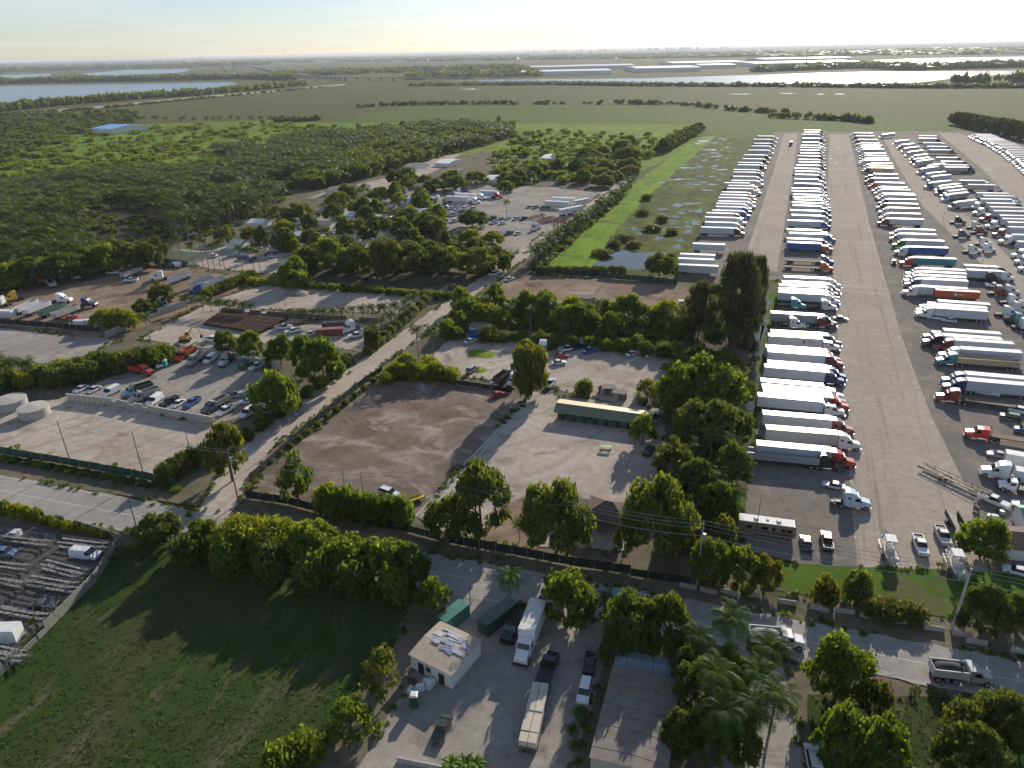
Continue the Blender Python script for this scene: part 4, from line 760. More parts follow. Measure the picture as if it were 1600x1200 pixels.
for (x, y, lb, c) in ((1386, 865, 'white centre console boat on trailer at the lot entrance', WHITE), (1489, 888, 'white boat with hard top beside the leaning utility pole', OFFW)):
    p = at(x, y); place('boat', BOAT, p[0], p[1], math.radians(97), lb, 'boat', 'boats at the lot entrance', c, z=0.12)
    place('boat_trailer', BTRAILER, p[0], p[1], math.radians(97), 'galvanised trailer carrying the '+('centre console boat' if x < 1400 else 'hard top boat by the leaning pole'), 'boat trailer', 'boat trailers at the lot entrance')
v1('pickup', 1437, 857, 276, 'white pickup with covered bed between the two boats', WHITE)
v1('pickup', 1472, 842, 277, 'silver pickup with dark bed beside the flat trailer', (0.55, 0.55, 0.55))
v1('pickup', 1291, 850, 95, 'black pickup parked facing the lot, right of motorhome', BLACK)
v1('sedan', 1259, 852, 100, 'black car parked beside the motorhome', BLACK)
v1('pickup', 1552, 787, 330, 'white crew pickup coupled to the gooseneck trailer', WHITE)
A_, B_ = at(1443, 733), at(1538, 777); md = (A_+B_)/2
place('gooseneck_trailer', GOOSE, md[0], md[1], math.atan2(*(B_-A_)[[1, 0]]), 'long open gooseneck car trailer at the lot entrance', 'trailer')
v1(None, 1532, 686, 176, 'red semi tractor with flatbed near the lot entrance', (0.60, 0.035, 0.025), proto=TRACTOR[('flat', 0)], cat='semi truck', name='semi_tractor')
p = at(1592, 694); place('flatbed_trailer', trailer_of('flat', 14.6, 0), p[0], p[1], math.radians(176), 'empty flatbed trailer behind the red tractor', 'trailer')
v1(None, 1484, 628, 177, 'dark red semi tractor pulling a flatbed at the aisle', (0.25, 0.03, 0.03), proto=TRACTOR[('high', 0)], cat='semi truck', name='semi_tractor')
p = at(1556, 637); place('flatbed_trailer', trailer_of('flat', 14.6, 0), p[0], p[1], math.radians(177), 'long flatbed trailer behind the dark red tractor', 'trailer')
v1('pickup', 1541, 617, 176, 'white pickup parked on the row beside the flatbed', WHITE)
v1('suv', 1577, 655, 170, 'dark green SUV near the right edge', (0.03, 0.06, 0.05)); v1('suv', 1591, 645, 168, 'white SUV behind the dark green one', WHITE)
v1('suv', 1600, 676, 168, 'blue car cut by the right edge', BLUE)
v1('sedan', 1558, 714, 175, 'grey sedan parked left of the white container', GREY)
def container(x, y, rz, L, c, label, z=0.0):
    p = at(x, y); h = L/2
    r = root('shipping_container', label, 'container', (p[0], p[1], z), math.radians(rz))
    ob('container_box', mesh(lambda b: (b.box(-h, h, -1.2, 1.2, 0.1, 2.6), [b.box(-h+0.15+k*0.42, -h+0.36+k*0.42, -1.225, 1.225, 0.22, 2.48) for k in range(int((L-0.2)/0.42))]), M_PANEL, 'container_box'), r, None, c)
    ob('container_roof', mesh(lambda b: b.box(-h+0.02, h-0.02, -1.18, 1.18, 2.602, 2.63), M_PANEL, 'container_roof'), r, None, tuple(min(0.7, k*1.1+0.03) for k in c))
    for s in (-1, 1): ob('container_door', mesh(lambda b: b.box(-h-0.05, -h-0.005, 0.03 if s > 0 else -1.16, 1.16 if s > 0 else -0.03, 0.2, 2.5), M_PANEL, 'container_door'), r, None, c)
    return r
container(1592, 725, 176, 6.1, WHITE, 'white shipping container at the right edge'); container(1608, 752, 176, 6.1, WHITE, 'second white container cut by the right edge')
v1(None, 1560, 746, 176, 'white semi tractor facing left near the right edge', WHITE, proto=TRACTOR[('high', 0)], cat='semi truck', name='semi_tractor')
v1(None, 1590, 768, 178, 'white tow truck below the white semi tractor', WHITE, proto=STAKE, cat='truck', name='flatbed_truck')
v1('sedan', 1600, 793, 170, 'white sedan cut by the right edge near the barn', WHITE)
v1('sedan', 1588, 896, 172, 'white sedan on the verge near the right edge', WHITE)
v1('sedan', 1302, 762, 175, 'grey covered car behind the bobtail tractor', (0.45, 0.5, 0.56))
v1('suv', 1396, 413, 268, 'dark SUV standing in the centre aisle', BLACK); v1(None, 1235, 228, 265, 'blue box truck driving up the left aisle', BLUE, WHITE, proto=BOXT, cat='box truck', name='box_truck')
v1(None, 1240, 513, 8, 'white day cab tractor parked between the trailers', WHITE, proto=TRACTOR[('high', 0)], cat='semi truck', name='semi_tractor')
v1(None, 1242, 482, 8, 'turquoise sleeper tractor standing behind a grey trailer', (0.05, 0.36, 0.42), proto=TRACTOR[('high', 0)], cat='semi truck', name='semi_tractor')
v1('sedan', 1313, 500, 5, 'black car at the left edge of the centre aisle', BLACK); v1('suv', 1460, 499, 176, 'white SUV between the rigs right of the centre aisle', WHITE); v1('sedan', 1482, 503, 176, 'white sedan behind the white SUV', WHITE)
# bottom yard
v2(None, (838, 975), (812, 1045), 'white box truck in the bottom yard', WHITE, OFFW, proto=BOXT, cat='box truck', name='box_truck', scale=1.12)
v2(None, (812, 968), (795, 1000), 'dark stake truck beside the white box truck', BLACK, proto=STAKE, cat='truck', name='flatbed_truck')
v2(None, (846, 1078), (862, 1035), 'black flatbed truck pulling the panel load', BLACK, proto=STAKE, cat='truck', name='flatbed_truck')
v2('sedan', (697, 1128), (684, 1160), 'dark green sedan alone in the bottom yard', (0.03, 0.045, 0.04))
v2('sedan', (919, 1056), (924, 1024), 'black sedan on the driveway beside the long roof', BLACK)
v2('suv', (917, 1066), (909, 1104), 'white SUV with dark roof rack on the driveway', WHITE)
v2('suv', (960, 938), (985, 941), 'teal car half hidden under the street tree', TEAL)
v1('suv', 1270, 1192, 100, 'pale utility cart at the bottom edge', WHITE)
A_, B_ = at(824, 1178), at(845, 1085); md = (A_+B_)/2; rz_ = math.atan2(*(B_-A_)[[1, 0]])
place('flatbed_trailer', trailer_of('flat', 10.5, 0), md[0], md[1], rz_, 'flatbed trailer carrying tan panels in the bottom yard', 'trailer')
r = root('panel_stack', 'two rows of tan panel bundles on the flatbed', 'building panels', (md[0], md[1], 1.40), rz_)
for k in range(6):
    for s in (-1, 1): ob('panel_bundle', mesh(lambda b: b.box(-5.1+k*1.7, -3.45+k*1.7, s*0.62-0.58, s*0.62+0.58, 0.0, 1.0+random.uniform(0, .12)), M_WALLT, 'panel_bundle'), r)
# left parking yard
far_row = [((204, 580), (240, 587), 'red dump truck', 'd', (0.42, 0.04, 0.03), RED), ((238, 567), (252, 577), 'white pickup', 'pickup', WHITE, None), ((304, 551), (275, 567), 'orange dump truck', 'd', (0.5, 0.06, 0.03), ORANGE), ((318, 559), (296, 574), 'grey dump truck', 'd', GREY, (0.4, 0.4, 0.38)), ((340, 557), (319, 572), 'white minibus', 'van', WHITE, None), ((368, 557), (343, 577), 'pale blue dump truck', 'd', (0.45, 0.55, 0.62), (0.1, 0.1, 0.1)), ((402, 560), (374, 580), 'green dump truck with pale bed', 'd', (0.03, 0.10, 0.07), OFFW), ((411, 571), (394, 580), 'silver pickup', 'pickup', (0.6, 0.6, 0.6), None), ((424, 573), (412, 581), 'dark sedan', 'sedan', BLACK, None)]
for a, b, nm, k, c, c2 in far_row:
    lb = f"{nm} in the far row of the crowded parking yard"
    if k == 'd': v2(None, a, b, lb, c, c2, proto=DUMP[0], **DT)
    else: v2(k, a, b, lb, c)
near_row = [((184, 611), (165, 620), 'white passenger van', 'van', WHITE, None), ((132, 608), (122, 613), 'small white car by the shrubs', 'sedan', WHITE, None), ((152, 609), (142, 614), 'old white car', 'sedan', OFFW, None), ((236, 609), (195, 622), 'blue fronted dump truck', 'd', (0.25, 0.42, 0.6), (0.06, 0.06, 0.06)), ((247, 617), (207, 631), 'grey tipper truck', 'd', GREY, (0.35, 0.34, 0.31)), ((251, 623), (234, 635), 'white work van', 'van', WHITE, None), ((276, 625), (254, 637), 'black pickup', 'pickup', BLACK, None), ((288, 628), (270, 639), 'white sedan', 'sedan', WHITE, None), ((312, 625), (289, 640), 'bright blue pickup', 'pickup', BLUE, None), ((352, 631), (323, 646), 'dark tipper with pale bed', 'd', (0.12, 0.14, 0.16), (0.4, 0.4, 0.37)), ((360, 641), (346, 649), 'small white pickup', 'pickup', WHITE, None), ((398, 643), (381, 653), 'white delivery van', 'van', WHITE, None)]
for a, b, nm, k, c, c2 in near_row:
    lb = f"{nm} along the block wall of the parking yard"
    if k == 'd': v2(None, a, b, lb, c, c2, proto=DUMP[0], **DT)
    else: v2(k, a, b, lb, c)
for i, (x, y, c, k) in enumerate([(387, 630, WHITE, 'sedan'), (374, 620, GREY, 'sedan'), (359, 621, BLACK, 'suv'), (406, 634, WHITE, 'suv'), (423, 634, OFFW, 'sedan'), (395, 622, NAVY, 'sedan'), (412, 646, GREY, 'suv')]):
    v1(k, x, y, 215, f"{CN[c]} {k.upper() if k == 'suv' else k} in the yard's right corner cluster, {nth(i)} listed from the left", c)
p = at(268, 556); place('boat', BOAT, p[0], p[1], math.radians(40), 'white boat at the back of the crowded parking yard', 'boat', None, WHITE, z=0.12); place('boat_trailer', BTRAILER, p[0], p[1], math.radians(40), 'trailer under the boat in the parking yard', 'boat trailer')
v1(None, 290, 533, 30, 'yellow excavator with raised boom beside the steel yard', (0.55, 0.38, 0.05), proto=EXC, cat='excavator', name='excavator')
v1('pickup', 332, 533, 20, 'white pickup right of the excavator', WHITE)
for x, y, d_, nm, k, c in [(444, 514, 40, 'white pickup beside the steel beams', 'pickup', WHITE), (458, 520, 230, 'white truck facing the camera by the steel beams', 'pickup', WHITE), (485, 525, 225, 'silver green pickup left of the red container', 'pickup', (0.55, 0.6, 0.55)), (557, 527, 225, 'white crew pickup right of the white tractor', 'pickup', WHITE)]:
    v1(k, x, y, d_, nm, c)
container(516, 524, 28, 9.0, (0.24, 0.075, 0.06), 'rust red container with pale end in the steel yard'); container(525, 513, 28, 9.0, (0.10, 0.08, 0.085), 'dark container behind the rust red one')
v1(None, 547, 518, 250, 'white semi tractor beside the rust red container', WHITE, proto=TRACTOR[('high', 0)], cat='semi truck', name='semi_tractor')
# top left tractor yard
def dt_px(a, b, c, label, L=11.0):
    A, B = at(*a), at(*b); mid = (A+B)/2; d = B-A
    place('dump_trailer', trailer_of('dump', L, 0), mid[0], mid[1], math.atan2(d[1], d[0]), label, 'trailer', 'dump trailers in the earth yard', c)
dt_px((89, 455), (72, 440), GREY, 'grey dump trailer behind the orange tractor')
dt_px((171, 420), (132, 434), OFFW, 'pale dump trailer behind the white tractor at the back'); dt_px((227, 424), (186, 440), GREY, 'dull grey dump trailer at the back under the trees')
dt_px((300, 433), (264, 446), WHITE, 'white dump trailer left of the hedge'); dt_px((335, 439), (296, 452), OFFW, 'pale dump trailer second from the hedge'); dt_px((356, 440), (318, 455), WHITE, 'white dump trailer nearest the hedge')
dt_px((82, 503), (127, 485), (0.5, 0.5, 0.47), 'ribbed grey dump trailer in the near row of the earth yard'); dt_px((62, 500), (105, 482), (0.12, 0.2, 0.16), 'dark green dump trailer in the near row'); dt_px((40, 496), (80, 480), WHITE, 'white dump trailer in the near row'); dt_px((25, 494), (60, 478), OFFW, 'dusty dump trailer left in the near row')
for x, y, d_, nm, c in [(64, 444, 150, 'orange semi tractor at the left rear of the earth yard', ORANGE), (21, 470, 235, 'yellow semi tractor alone in the earth yard', YEL), (121, 437, 205, 'white semi tractor with visor at the back of the yard', WHITE), (108, 436, 205, 'second white semi tractor at the back of the yard', WHITE), (250, 437, 215, 'white semi tractor heading the dump trailers', WHITE), (311, 458, 215, 'bright blue semi tractor by the hedge', BLUE), (138, 480, 20, 'navy semi tractor right of the ribbed trailer', NAVY), (98, 473, 25, 'white semi tractor behind the near row', WHITE), (254, 484, 20, 'teal semi tractor against the concrete wall', TEAL), (2, 478, 200, 'white semi tractor cut by the left edge', WHITE)]:
    v1(None, x, y, d_, nm, c, proto=TRACTOR[('high', 1)], cat='semi truck', name='semi_tractor')
container(6, 495, 15, 9.0, WHITE, 'white trailer box at the left edge of the earth yard')
for x, y, d_, k, c, nm in [(110, 500, 200, 'pickup', RED, 'red pickup below the ribbed dump trailer'), (121, 509, 200, 'van', WHITE, 'white van at the fence, left one'), (138, 508, 200, 'van', WHITE, 'white van at the fence, right one'), (147, 500, 200, 'sedan', OFFW, 'dusty white sedan above the two vans'), (156, 504, 205, 'sedan', WHITE, 'white sedan right of the two vans'), (170, 506, 205, 'suv', (0.5, 0.55, 0.5), 'pale SUV under the yard tree'), (177, 428, 200, 'pickup', WHITE, 'white pickup between the rear dump trailers'), (205, 440, 210, 'pickup', (0.6, 0.72, 0.82), 'pale blue pickup before the grey dump trailer'), (6, 451, 195, 'suv', WHITE, 'white SUV at the far left edge')]:
    v1(k, x, y, d_, nm, c)
# north yard
for x, y, d_, k, c, nm in [(736, 535, 60, 'sedan', WHITE, 'white sedan in front of the blue shed'), (760, 534, 60, 'suv', MAROON, 'maroon SUV beside the white sedan at the blue shed'), (887, 548, 50, 'pickup', WHITE, 'white pickup beside the blue pickups'), (905, 545, 40, 'pickup', NAVY, 'dark blue pickup in the middle of the three'), (921, 551, 55, 'pickup', BLUE, 'bright blue pickup rightmost of the three'), (877, 558, 20, 'sedan', RED, 'low red car before the white pickup'), (873, 569, 30, 'sedan', WHITE, 'white sedan alone on the north yard'), (988, 555, 60, 'sedan', WHITE, 'white sedan under the back trees'), (738, 580, 80, 'suv', (0.4, 0.42, 0.42), 'silver wreck beside the bushes'), (778, 619, 60, 'sedan', RED, 'red car at the mud lot corner'), (860, 602, 90, 'pickup', (0.6, 0.68, 0.75), 'pale blue pickup behind the columnar tree'), (1014, 708, 80, 'suv', BLACK, 'black car right of the picnic table'), (1026, 655, 85, 'pickup', GREY, 'grey truck beside the green barn'), (608, 774, 350, 'suv', WHITE, 'white car behind the round hedge')]:
    v1(k, x, y, d_, nm, c)
v1(None, 848, 551, 280, 'white semi tractor behind the columnar tree', WHITE, proto=TRACTOR[('high', 0)], cat='semi truck', name='semi_tractor')
v1(None, 803, 598, 265, 'white truck beside the columnar tree', WHITE, OFFW, proto=BOXT, cat='box truck', name='box_truck', scale=0.8)
v1(None, 788, 594, 80, 'rusty dump truck at the edge of the north yard', (0.06, 0.05, 0.05), (0.08, 0.06, 0.05), proto=DUMP[0], **DT)
v1('sedan', 797, 438, 70, 'white car at the gate of the empty lot', WHITE); v1('suv', 797, 404, 250, 'dark SUV parked on the dirt road verge', GREY); v1('pickup', 772, 430, 250, 'white car parked along the dirt road', WHITE)
v1(None, 1076, 474, 20, 'dark red truck at the back of the empty lot', MAROON, proto=STAKE, cat='truck', name='flatbed_truck')
# salvage yard: rows of cars
cnt = 0
for row, (y, xs) in enumerate([(327, range(660, 740, 11)), (333, range(688, 738, 11)), (338, range(690, 730, 10)), (343, range(770, 830, 12)), (325, range(828, 850, 10)), (350, range(772, 800, 14)), (366, range(765, 812, 15)), (348, range(660, 720, 16))]):
    for k, x in enumerate(xs):
        c = rc([WHITE, BLACK, GREY, NAVY, WHITE, MAROON, OFFW]); kd = rc(['sedan', 'suv', 'pickup', 'sedan'])
        v1(kd, x+random.uniform(-2, 2), y+random.uniform(-.7, .7), 240+random.uniform(-12, 12), f"{CN[c]} {'SUV' if kd == 'suv' else kd} in the salvage yard, {nth(k)} from left in the {nth(row)} line", c, group='cars in the salvage yard')
        cnt += 1
for x, y, d_, nm, c, L in [(715, 317, 3, 'white box trailer left in the salvage yard', WHITE, 14.6), (728, 312, 3, 'second white box trailer in the salvage yard', WHITE, 14.6), (870, 325, 3, 'pale box trailer among the rusty racks', OFFW, 14.6), (880, 319, 3, 'long box trailer at the back of the racks', WHITE, 14.6), (886, 336, 62, 'white trailer parked end on beside the dirt road', WHITE, 12.0), (898, 334, 62, 'second white trailer parked end on beside the dirt road', WHITE, 12.0), (908, 322, 62, 'grey trailer behind the end on pair', OFFW, 12.0), (765, 308, 3, 'short blue trailer in the salvage yard', (0.3, 0.45, 0.6), 12.0)]:
    p = at(x, y); place('box_trailer', trailer_of('box', L, 1), p[0], p[1], math.radians(d_), nm, 'trailer', 'trailers in the salvage yard', c, WHITE)
for x, y, d_, nm, c in [(742, 318, 3, 'white semi tractor before the salvage yard trailers', WHITE), (752, 312, 3, 'white semi tractor behind the first salvage tractor', WHITE), (777, 310, 5, 'red semi tractor in the salvage yard', RED), (728, 302, 200, 'navy semi tractor at the back of the salvage yard', NAVY), (836, 360, 260, 'white semi tractor by the dirt road bend', WHITE), (716, 303, 200, 'white semi tractor at the back of the salvage yard', WHITE)]:
    v1(None, x, y, d_, nm, c, proto=TRACTOR[('high', 1)], cat='semi truck', name='semi_tractor')
for i, (x, y, d_, c) in enumerate([(640, 315, 200, WHITE), (520, 378, 210, WHITE), (560, 352, 200, GREY), (590, 350, 200, WHITE), (700, 365, 210, WHITE), (425, 402, 200, WHITE), (380, 405, 190, NAVY), (365, 400, 200, GREY), (265, 418, 190, BLACK), (275, 417, 190, WHITE), (302, 367, 200, WHITE), (340, 362, 200, NAVY), (575, 292, 200, WHITE), (540, 318, 210, WHITE), (615, 330, 200, BLACK), (470, 365, 200, OFFW), (470, 350, 190, WHITE), (440, 350, 190, GREY)]):
    v1(rc(['sedan', 'suv', 'van']), x, y, d_, f"{CN[c]} vehicle among the middle trees, {nth(i)} of the scattered ones", c, group='vehicles among the middle trees')
mid_poly = [(440, 335), (560, 302), (700, 288), (690, 345), (640, 385), (480, 400), (430, 380)]
k = 0
while k < 84:
    x, y = random.uniform(430, 700), random.uniform(288, 400)
    if not (y > 400-(x-430)*0.42 and y < 402-(x-430)*0.06): continue
    c = rc([WHITE, WHITE, OFFW, GREY, NAVY, MAROON, BLACK]); kd = rc(['sedan', 'suv', 'pickup', 'van'])
    v1(kd, x, y, random.choice([200, 20, 110, 290])+random.uniform(-15, 15), f"{CN[c]} {'SUV' if kd == 'suv' else kd} in the cluttered middle yards", c, group=f"{CN[c]} {kd}s in the cluttered middle yards"); k += 1
k = 0
while k < 22:
    x, y = random.uniform(300, 470), random.uniform(352, 408)
    if y < 405-(x-300)*0.30: continue
    c = rc([WHITE, WHITE, OFFW, GREY, NAVY, BLACK]); kd = rc(['sedan', 'suv', 'pickup', 'van'])
    v1(kd, x, y, rc([200, 20, 110])+random.uniform(-15, 15), f"{CN[c]} {'SUV' if kd == 'suv' else kd} near the coconut palm yard", c, group=f"{CN[c]} {kd}s near the coconut palm yard"); k += 1
# car hauler lot
hl = [((15, 846), (80, 853)), ((95, 853), (175, 866)), ((-30, 882), (55, 892)), ((62, 888), (150, 908)), ((-25, 906), (45, 918)), ((40, 911), (135, 931)), ((-10, 953), (90, 972)), ((-20, 1022), (25, 1032))]
for i, (a, b) in enumerate(hl):
    A, B = at(*a), at(*b); mid = (A+B)/2
    place('car_hauler', HAULER if i % 2 else HAULER_B, mid[0], mid[1], math.atan2(*(B-A)[[1, 0]])+random.uniform(-.12, .12), f"empty steel car hauler trailer, {nth(i)} from the street in the asphalt lot", 'car hauler', 'car hauler trailers', scale=0.72)
v2('van', (114, 869), (156, 873), 'white passenger van beside the car hauler trailers', WHITE)
v1(None, 28, 841, 190, 'white tractor unit at the back of the hauler lot', WHITE, proto=TRACTOR[('flat', 0)], cat='semi truck', name='semi_tractor', scale=0.6)
container(10, 998, 22, 5.0, WHITE, 'white box body at the left edge of the hauler lot')
v1('sedan', 70, 948, 20, 'dark car under a cover among the car haulers', (0.06, 0.075, 0.06))
v1('suv', 8, 868, 20, 'blue car behind the first car haulers', (0.08, 0.16, 0.26))

# ------------------------------------------------------------------ vegetation prototypes
def leaf_quads(C, Nrm, size, asp=0.55, jit=0.8):
    """diamond leaf cards at points C, facing roughly along Nrm"""
    n = len(C)
    nn = Nrm+RNG.normal(0, jit, (n, 3)); nn /= np.linalg.norm(nn, axis=1)[:, None]+1e-9
    a = np.cross(nn, RNG.normal(0, 1, (n, 3))); a /= np.linalg.norm(a, axis=1)[:, None]+1e-9
    b = np.cross(nn, a); s = size*RNG.uniform(0.45, 1.6, (n, 1))
    return np.stack([C-a*s, C-b*s*asp, C+a*s, C+b*s*asp], 1)
def crown_points(n, clumps, shell=0.4):
    """points in the outer shell of several ellipsoid clumps: (centre, radii)"""
    wts = np.array([r[0]*r[1] for _, r in clumps]); wts = wts/wts.sum()
    idx = RNG.choice(len(clumps), n, p=wts)
    c = np.array([k[0] for k in clumps])[idx]; r = np.array([k[1] for k in clumps])[idx]
    d = RNG.normal(0, 1, (n, 3)); d /= np.linalg.norm(d, axis=1)[:, None]
    rad = (shell+(1-shell)*RNG.random((n, 1))**0.6)*RNG.uniform(0.85, 1.12, (n, 1))
    return c+d*r*rad, d
def make_crown(name, mat, nclump, nleaf, size, spread=0.62, cz=0.62, flat=0.36, asp=0.55, cr=(0.22, 0.40), low=0.24):
    """unit crown: width 2, height 1 from the ground"""
    cl = []
    for k in range(nclump):
        t = 2*math.pi*(k*0.382+RNG.random()*0.15); u = (k+0.5)/nclump
        q = math.sqrt(u)*spread*RNG.uniform(0.85, 1.15)
        zc = cz+flat*(0.55-u*1.1)+RNG.uniform(-0.10, 0.10)
        r = RNG.uniform(*cr)*RNG.uniform(0.6, 1.1)
        cl.append(((math.cos(t)*q, math.sin(t)*q, max(low, min(zc, 1-r*0.5))), (r, r*RNG.uniform(0.8, 1.2), r*0.52)))
    for k in range(nclump//2):     # lower skirt
        t = 2*math.pi*(k+RNG.random()*0.6)/(nclump//2); q = spread*RNG.uniform(0.75, 1.12); r = RNG.uniform(cr[0]*0.75, cr[1]*0.75)
        cl.append(((math.cos(t)*q, math.sin(t)*q, RNG.uniform(low, low+0.2)), (r, r, r*0.5)))
    P_, d = crown_points(nleaf, cl); P_ = P_+RNG.normal(0, 0.035, P_.shape)*np.array([1, 1, 0.6])
    return quads_mesh(name, leaf_quads(P_, d*np.array([1, 1, 1.4]), size, asp), mat)
def make_trunk(limbs=5):
    b = MB(); b.tube((0, 0, -0.02), (0.02, 0.01, 0.42), 0.055, 0.038, 7)
    for k in range(limbs):
        t = 2*math.pi*k/limbs+0.4; b.tube((0.02, 0.01, 0.38), (math.cos(t)*0.42, math.sin(t)*0.42, 0.68), 0.028, 0.010, 5)
    return b.build('trunk', M_BARK)
TRUNK = make_trunk()
CROWN = {'fresh': [make_crown('crown', L_A, 28, 6000, 0.048, cr=(0.14, 0.30), spread=0.74), make_crown('crown', L_A, 22, 5600, 0.05, cr=(0.15, 0.33), spread=0.72)],
         'dark': [make_crown('crown', L_B, 28, 6000, 0.048, cr=(0.14, 0.30), spread=0.74), make_crown('crown', L_B, 20, 5600, 0.05, cr=(0.16, 0.34), spread=0.7)],
         'olive': [make_crown('crown', L_C, 26, 5000, 0.046, cr=(0.13, 0.28), spread=0.72), make_crown('crown', L_C, 18, 3000, 0.05, cr=(0.14, 0.26))],
         'yellow': [make_crown('crown', L_Y, 24, 5400, 0.048, cr=(0.14, 0.3), spread=0.74)],
         'sparse': [make_crown('crown', L_C, 16, 1500, 0.05, cr=(0.14, 0.3)), make_crown('crown', L_A, 15, 1700, 0.055, cr=(0.14, 0.3))],
         'column': [make_crown('crown', L_B, 22, 4800, 0.085, spread=0.68, cz=0.55, flat=0.1, cr=(0.3, 0.44), low=0.22)],
         'flower': [make_crown('crown', L_B, 10, 2400, 0.06)]}
# columnar: spread clumps over the height
cl = [((math.cos(k*2.4)*0.5, math.sin(k*2.4)*0.5, 0.22+0.68*k/21), (0.42, 0.42, 0.14)) for k in range(22)]
P_, d_ = crown_points(5200, cl); CROWN['column'] = [quads_mesh('crown', leaf_quads(P_, d_, 0.06), L_C)]
# shrubs: leafy down to the ground
def make_shrub(mat, n=2200, size=0.075):
    cl = [((math.cos(k*2.4)*0.55*math.sqrt(k/9), math.sin(k*2.4)*0.55*math.sqrt(k/9), 0.42+0.18*RNG.random()-0.15*k/9), (0.42, 0.42, 0.36)) for k in range(9)]
    P_, d = crown_points(n, cl, 0.6); P_[:, 2] = np.abs(P_[:, 2])
    return quads_mesh('foliage', leaf_quads(P_, d, size), mat)
SHRUB = {'fresh': [make_shrub(L_A), make_shrub(L_A)], 'dark': [make_shrub(L_B), make_shrub(L_B)], 'yellow': [make_shrub(L_Y)], 'olive': [make_shrub(L_C)]}
STEM = mesh(lambda b: [b.tube((0, 0, -0.02), (math.cos(t)*0.3, math.sin(t)*0.3, 0.5), 0.03, 0.012, 5) for t in (0.3, 2.2, 4.3)], M_BARK, 'stem')
# feathery casuarina
cl = []
for k in range(34):
    t = k*2.4; q = 0.85*(1-(k/40)**1.6)*RNG.uniform(0.2, 1.0); z = 0.12+0.80*k/33
    cl.append(((math.cos(t)*q, math.sin(t)*q, z), (RNG.uniform(0.16, 0.34), RNG.uniform(0.16, 0.34), RNG.uniform(0.05, 0.10))))
P_, d_ = crown_points(6500, cl, 0.2); d_[:, 2] *= 0.2; Q = leaf_quads(P_, d_, 0.065, 0.18); CROWN['needle'] = [quads_mesh('crown', Q, L_D)]
def frond(b, base, az, L, rise, droop, wd, nseg=6, leaf=9, vee=0.35):
    """one pinnate frond as leaflet quads; returns list of quads"""
    Q = []; p = np.array(base, float); el = rise; step = L/leaf
    dirh = np.array([math.cos(az), math.sin(az), 0]); side = np.array([-math.sin(az), math.cos(az), 0])
    for k in range(leaf):
        d = dirh*math.cos(el)+np.array([0, 0, 1])*math.sin(el); nx = p+d*step
        up = np.cross(d, side); up = up if up[2] > 0 else -up
        w_ = wd*(0.45+0.55*math.sin(math.pi*min(1, (k+1.0)/leaf*0.85+0.12)))*random.uniform(0.85, 1.1)
        for s in (-1, 1):
            tip = p+d*step*1.3+side*s*w_-up*w_*vee-np.array([0, 0, 1])*w_*0.25*(k/leaf)
            Q.append([p, p+d*step*0.62, tip+d*step*0.25, tip-d*step*0.05])
        p = nx; el -= droop/leaf*(0.4+1.2*k/leaf)
    return Q
def make_palm(nf, L, wd, leaf, seed, droop=1.9, h=1.0, young=False):
    """crown of fronds around the origin (unit = metre); trunk is separate"""
    random.seed(seed); Q = []
    for k in range(nf):
        az = k*2.399+random.uniform(-.2, .2); t = k/nf
        rise = 1.25-1.5*t+random.uniform(-.12, .12)
        Q += frond(None, (0, 0, 0), az, L*random.uniform(0.85, 1.1), rise, droop*random.uniform(0.8, 1.15), wd, leaf=leaf)
    return quads_mesh('crown', np.array(Q), L_P)
PALM = [make_palm(24, 3.6, 0.78, 16, 1, 2.5), make_palm(22, 3.3, 0.74, 16, 2, 2.2), make_palm(24, 3.8, 0.76, 16, 3, 2.3)]
PALM_LO = [make_palm(15, 3.7, 1.0, 7, 4), make_palm(14, 3.5, 1.05, 7, 5, 2.2)]
PTRUNK = mesh(lambda b: [b.tube((0.10*math.sin(k*0.28), 0, k/8-0.01), (0.10*math.sin((k+1)*0.28), 0, (k+1)/8), 0.19-0.008*k, 0.182-0.008*k, 8) for k in range(8)], M_PTRUNK, 'trunk')
def make_banana(seed):
    random.seed(seed); Q = []
    for k in range(11):
        az = k*2.399; el = 1.35-0.07*k; p = np.array([0, 0, 0.35]); L = 0.95*random.uniform(.8, 1.1)
        dirh = np.array([math.cos(az), math.sin(az), 0]); side = np.array([-math.sin(az), math.cos(az), 0]); n = 6
        for j in range(n):
            d = dirh*math.cos(el)+np.array([0, 0, 1])*math.sin(el); nx = p+d*L/n
            w0 = 0.13*math.sin(math.pi*(j+0.15)/(n+0.3)); w1 = 0.13*math.sin(math.pi*(j+1.1)/(n+0.3))
            for s in (-1, 1): Q.append([p, nx, nx+side*s*w1-np.array([0, 0, .05]), p+side*s*w0-np.array([0, 0, .05])])
            p = nx; el -= 0.34
    return quads_mesh('leaves', np.array(Q), L_N)
BANANA = [make_banana(1), make_banana(2), make_banana(3)]
BSTEM = mesh(lambda b: b.tube((0, 0, -0.02), (0, 0, 0.5), 0.05, 0.035, 7), L_N, 'stem')
random.seed(21)
def tree_w(kind, x, y, h, wd, label, group=None, name='broadleaf_tree', cat='tree'):
    r = root(name, label, cat, (x, y, 0), random.uniform(0, 6.28), group)
    o = ob('crown', rc(CROWN[kind]), r); o.scale = (wd/2*1.18, wd/2*random.uniform(1.08, 1.3), h*random.uniform(0.97, 1.06))
    t = ob('trunk', TRUNK, r); t.scale = (wd/2*0.9, wd/2*0.9, h)
    if kind == 'flower':
        pts, dd = crown_points(160, [((0, 0, 0.7), (0.7, 0.7, 0.25))], 0.8); f = ob('blossom', quads_mesh('blossom', leaf_quads(pts, dd, 0.06), L_FLW), r); f.scale = o.scale
    return r
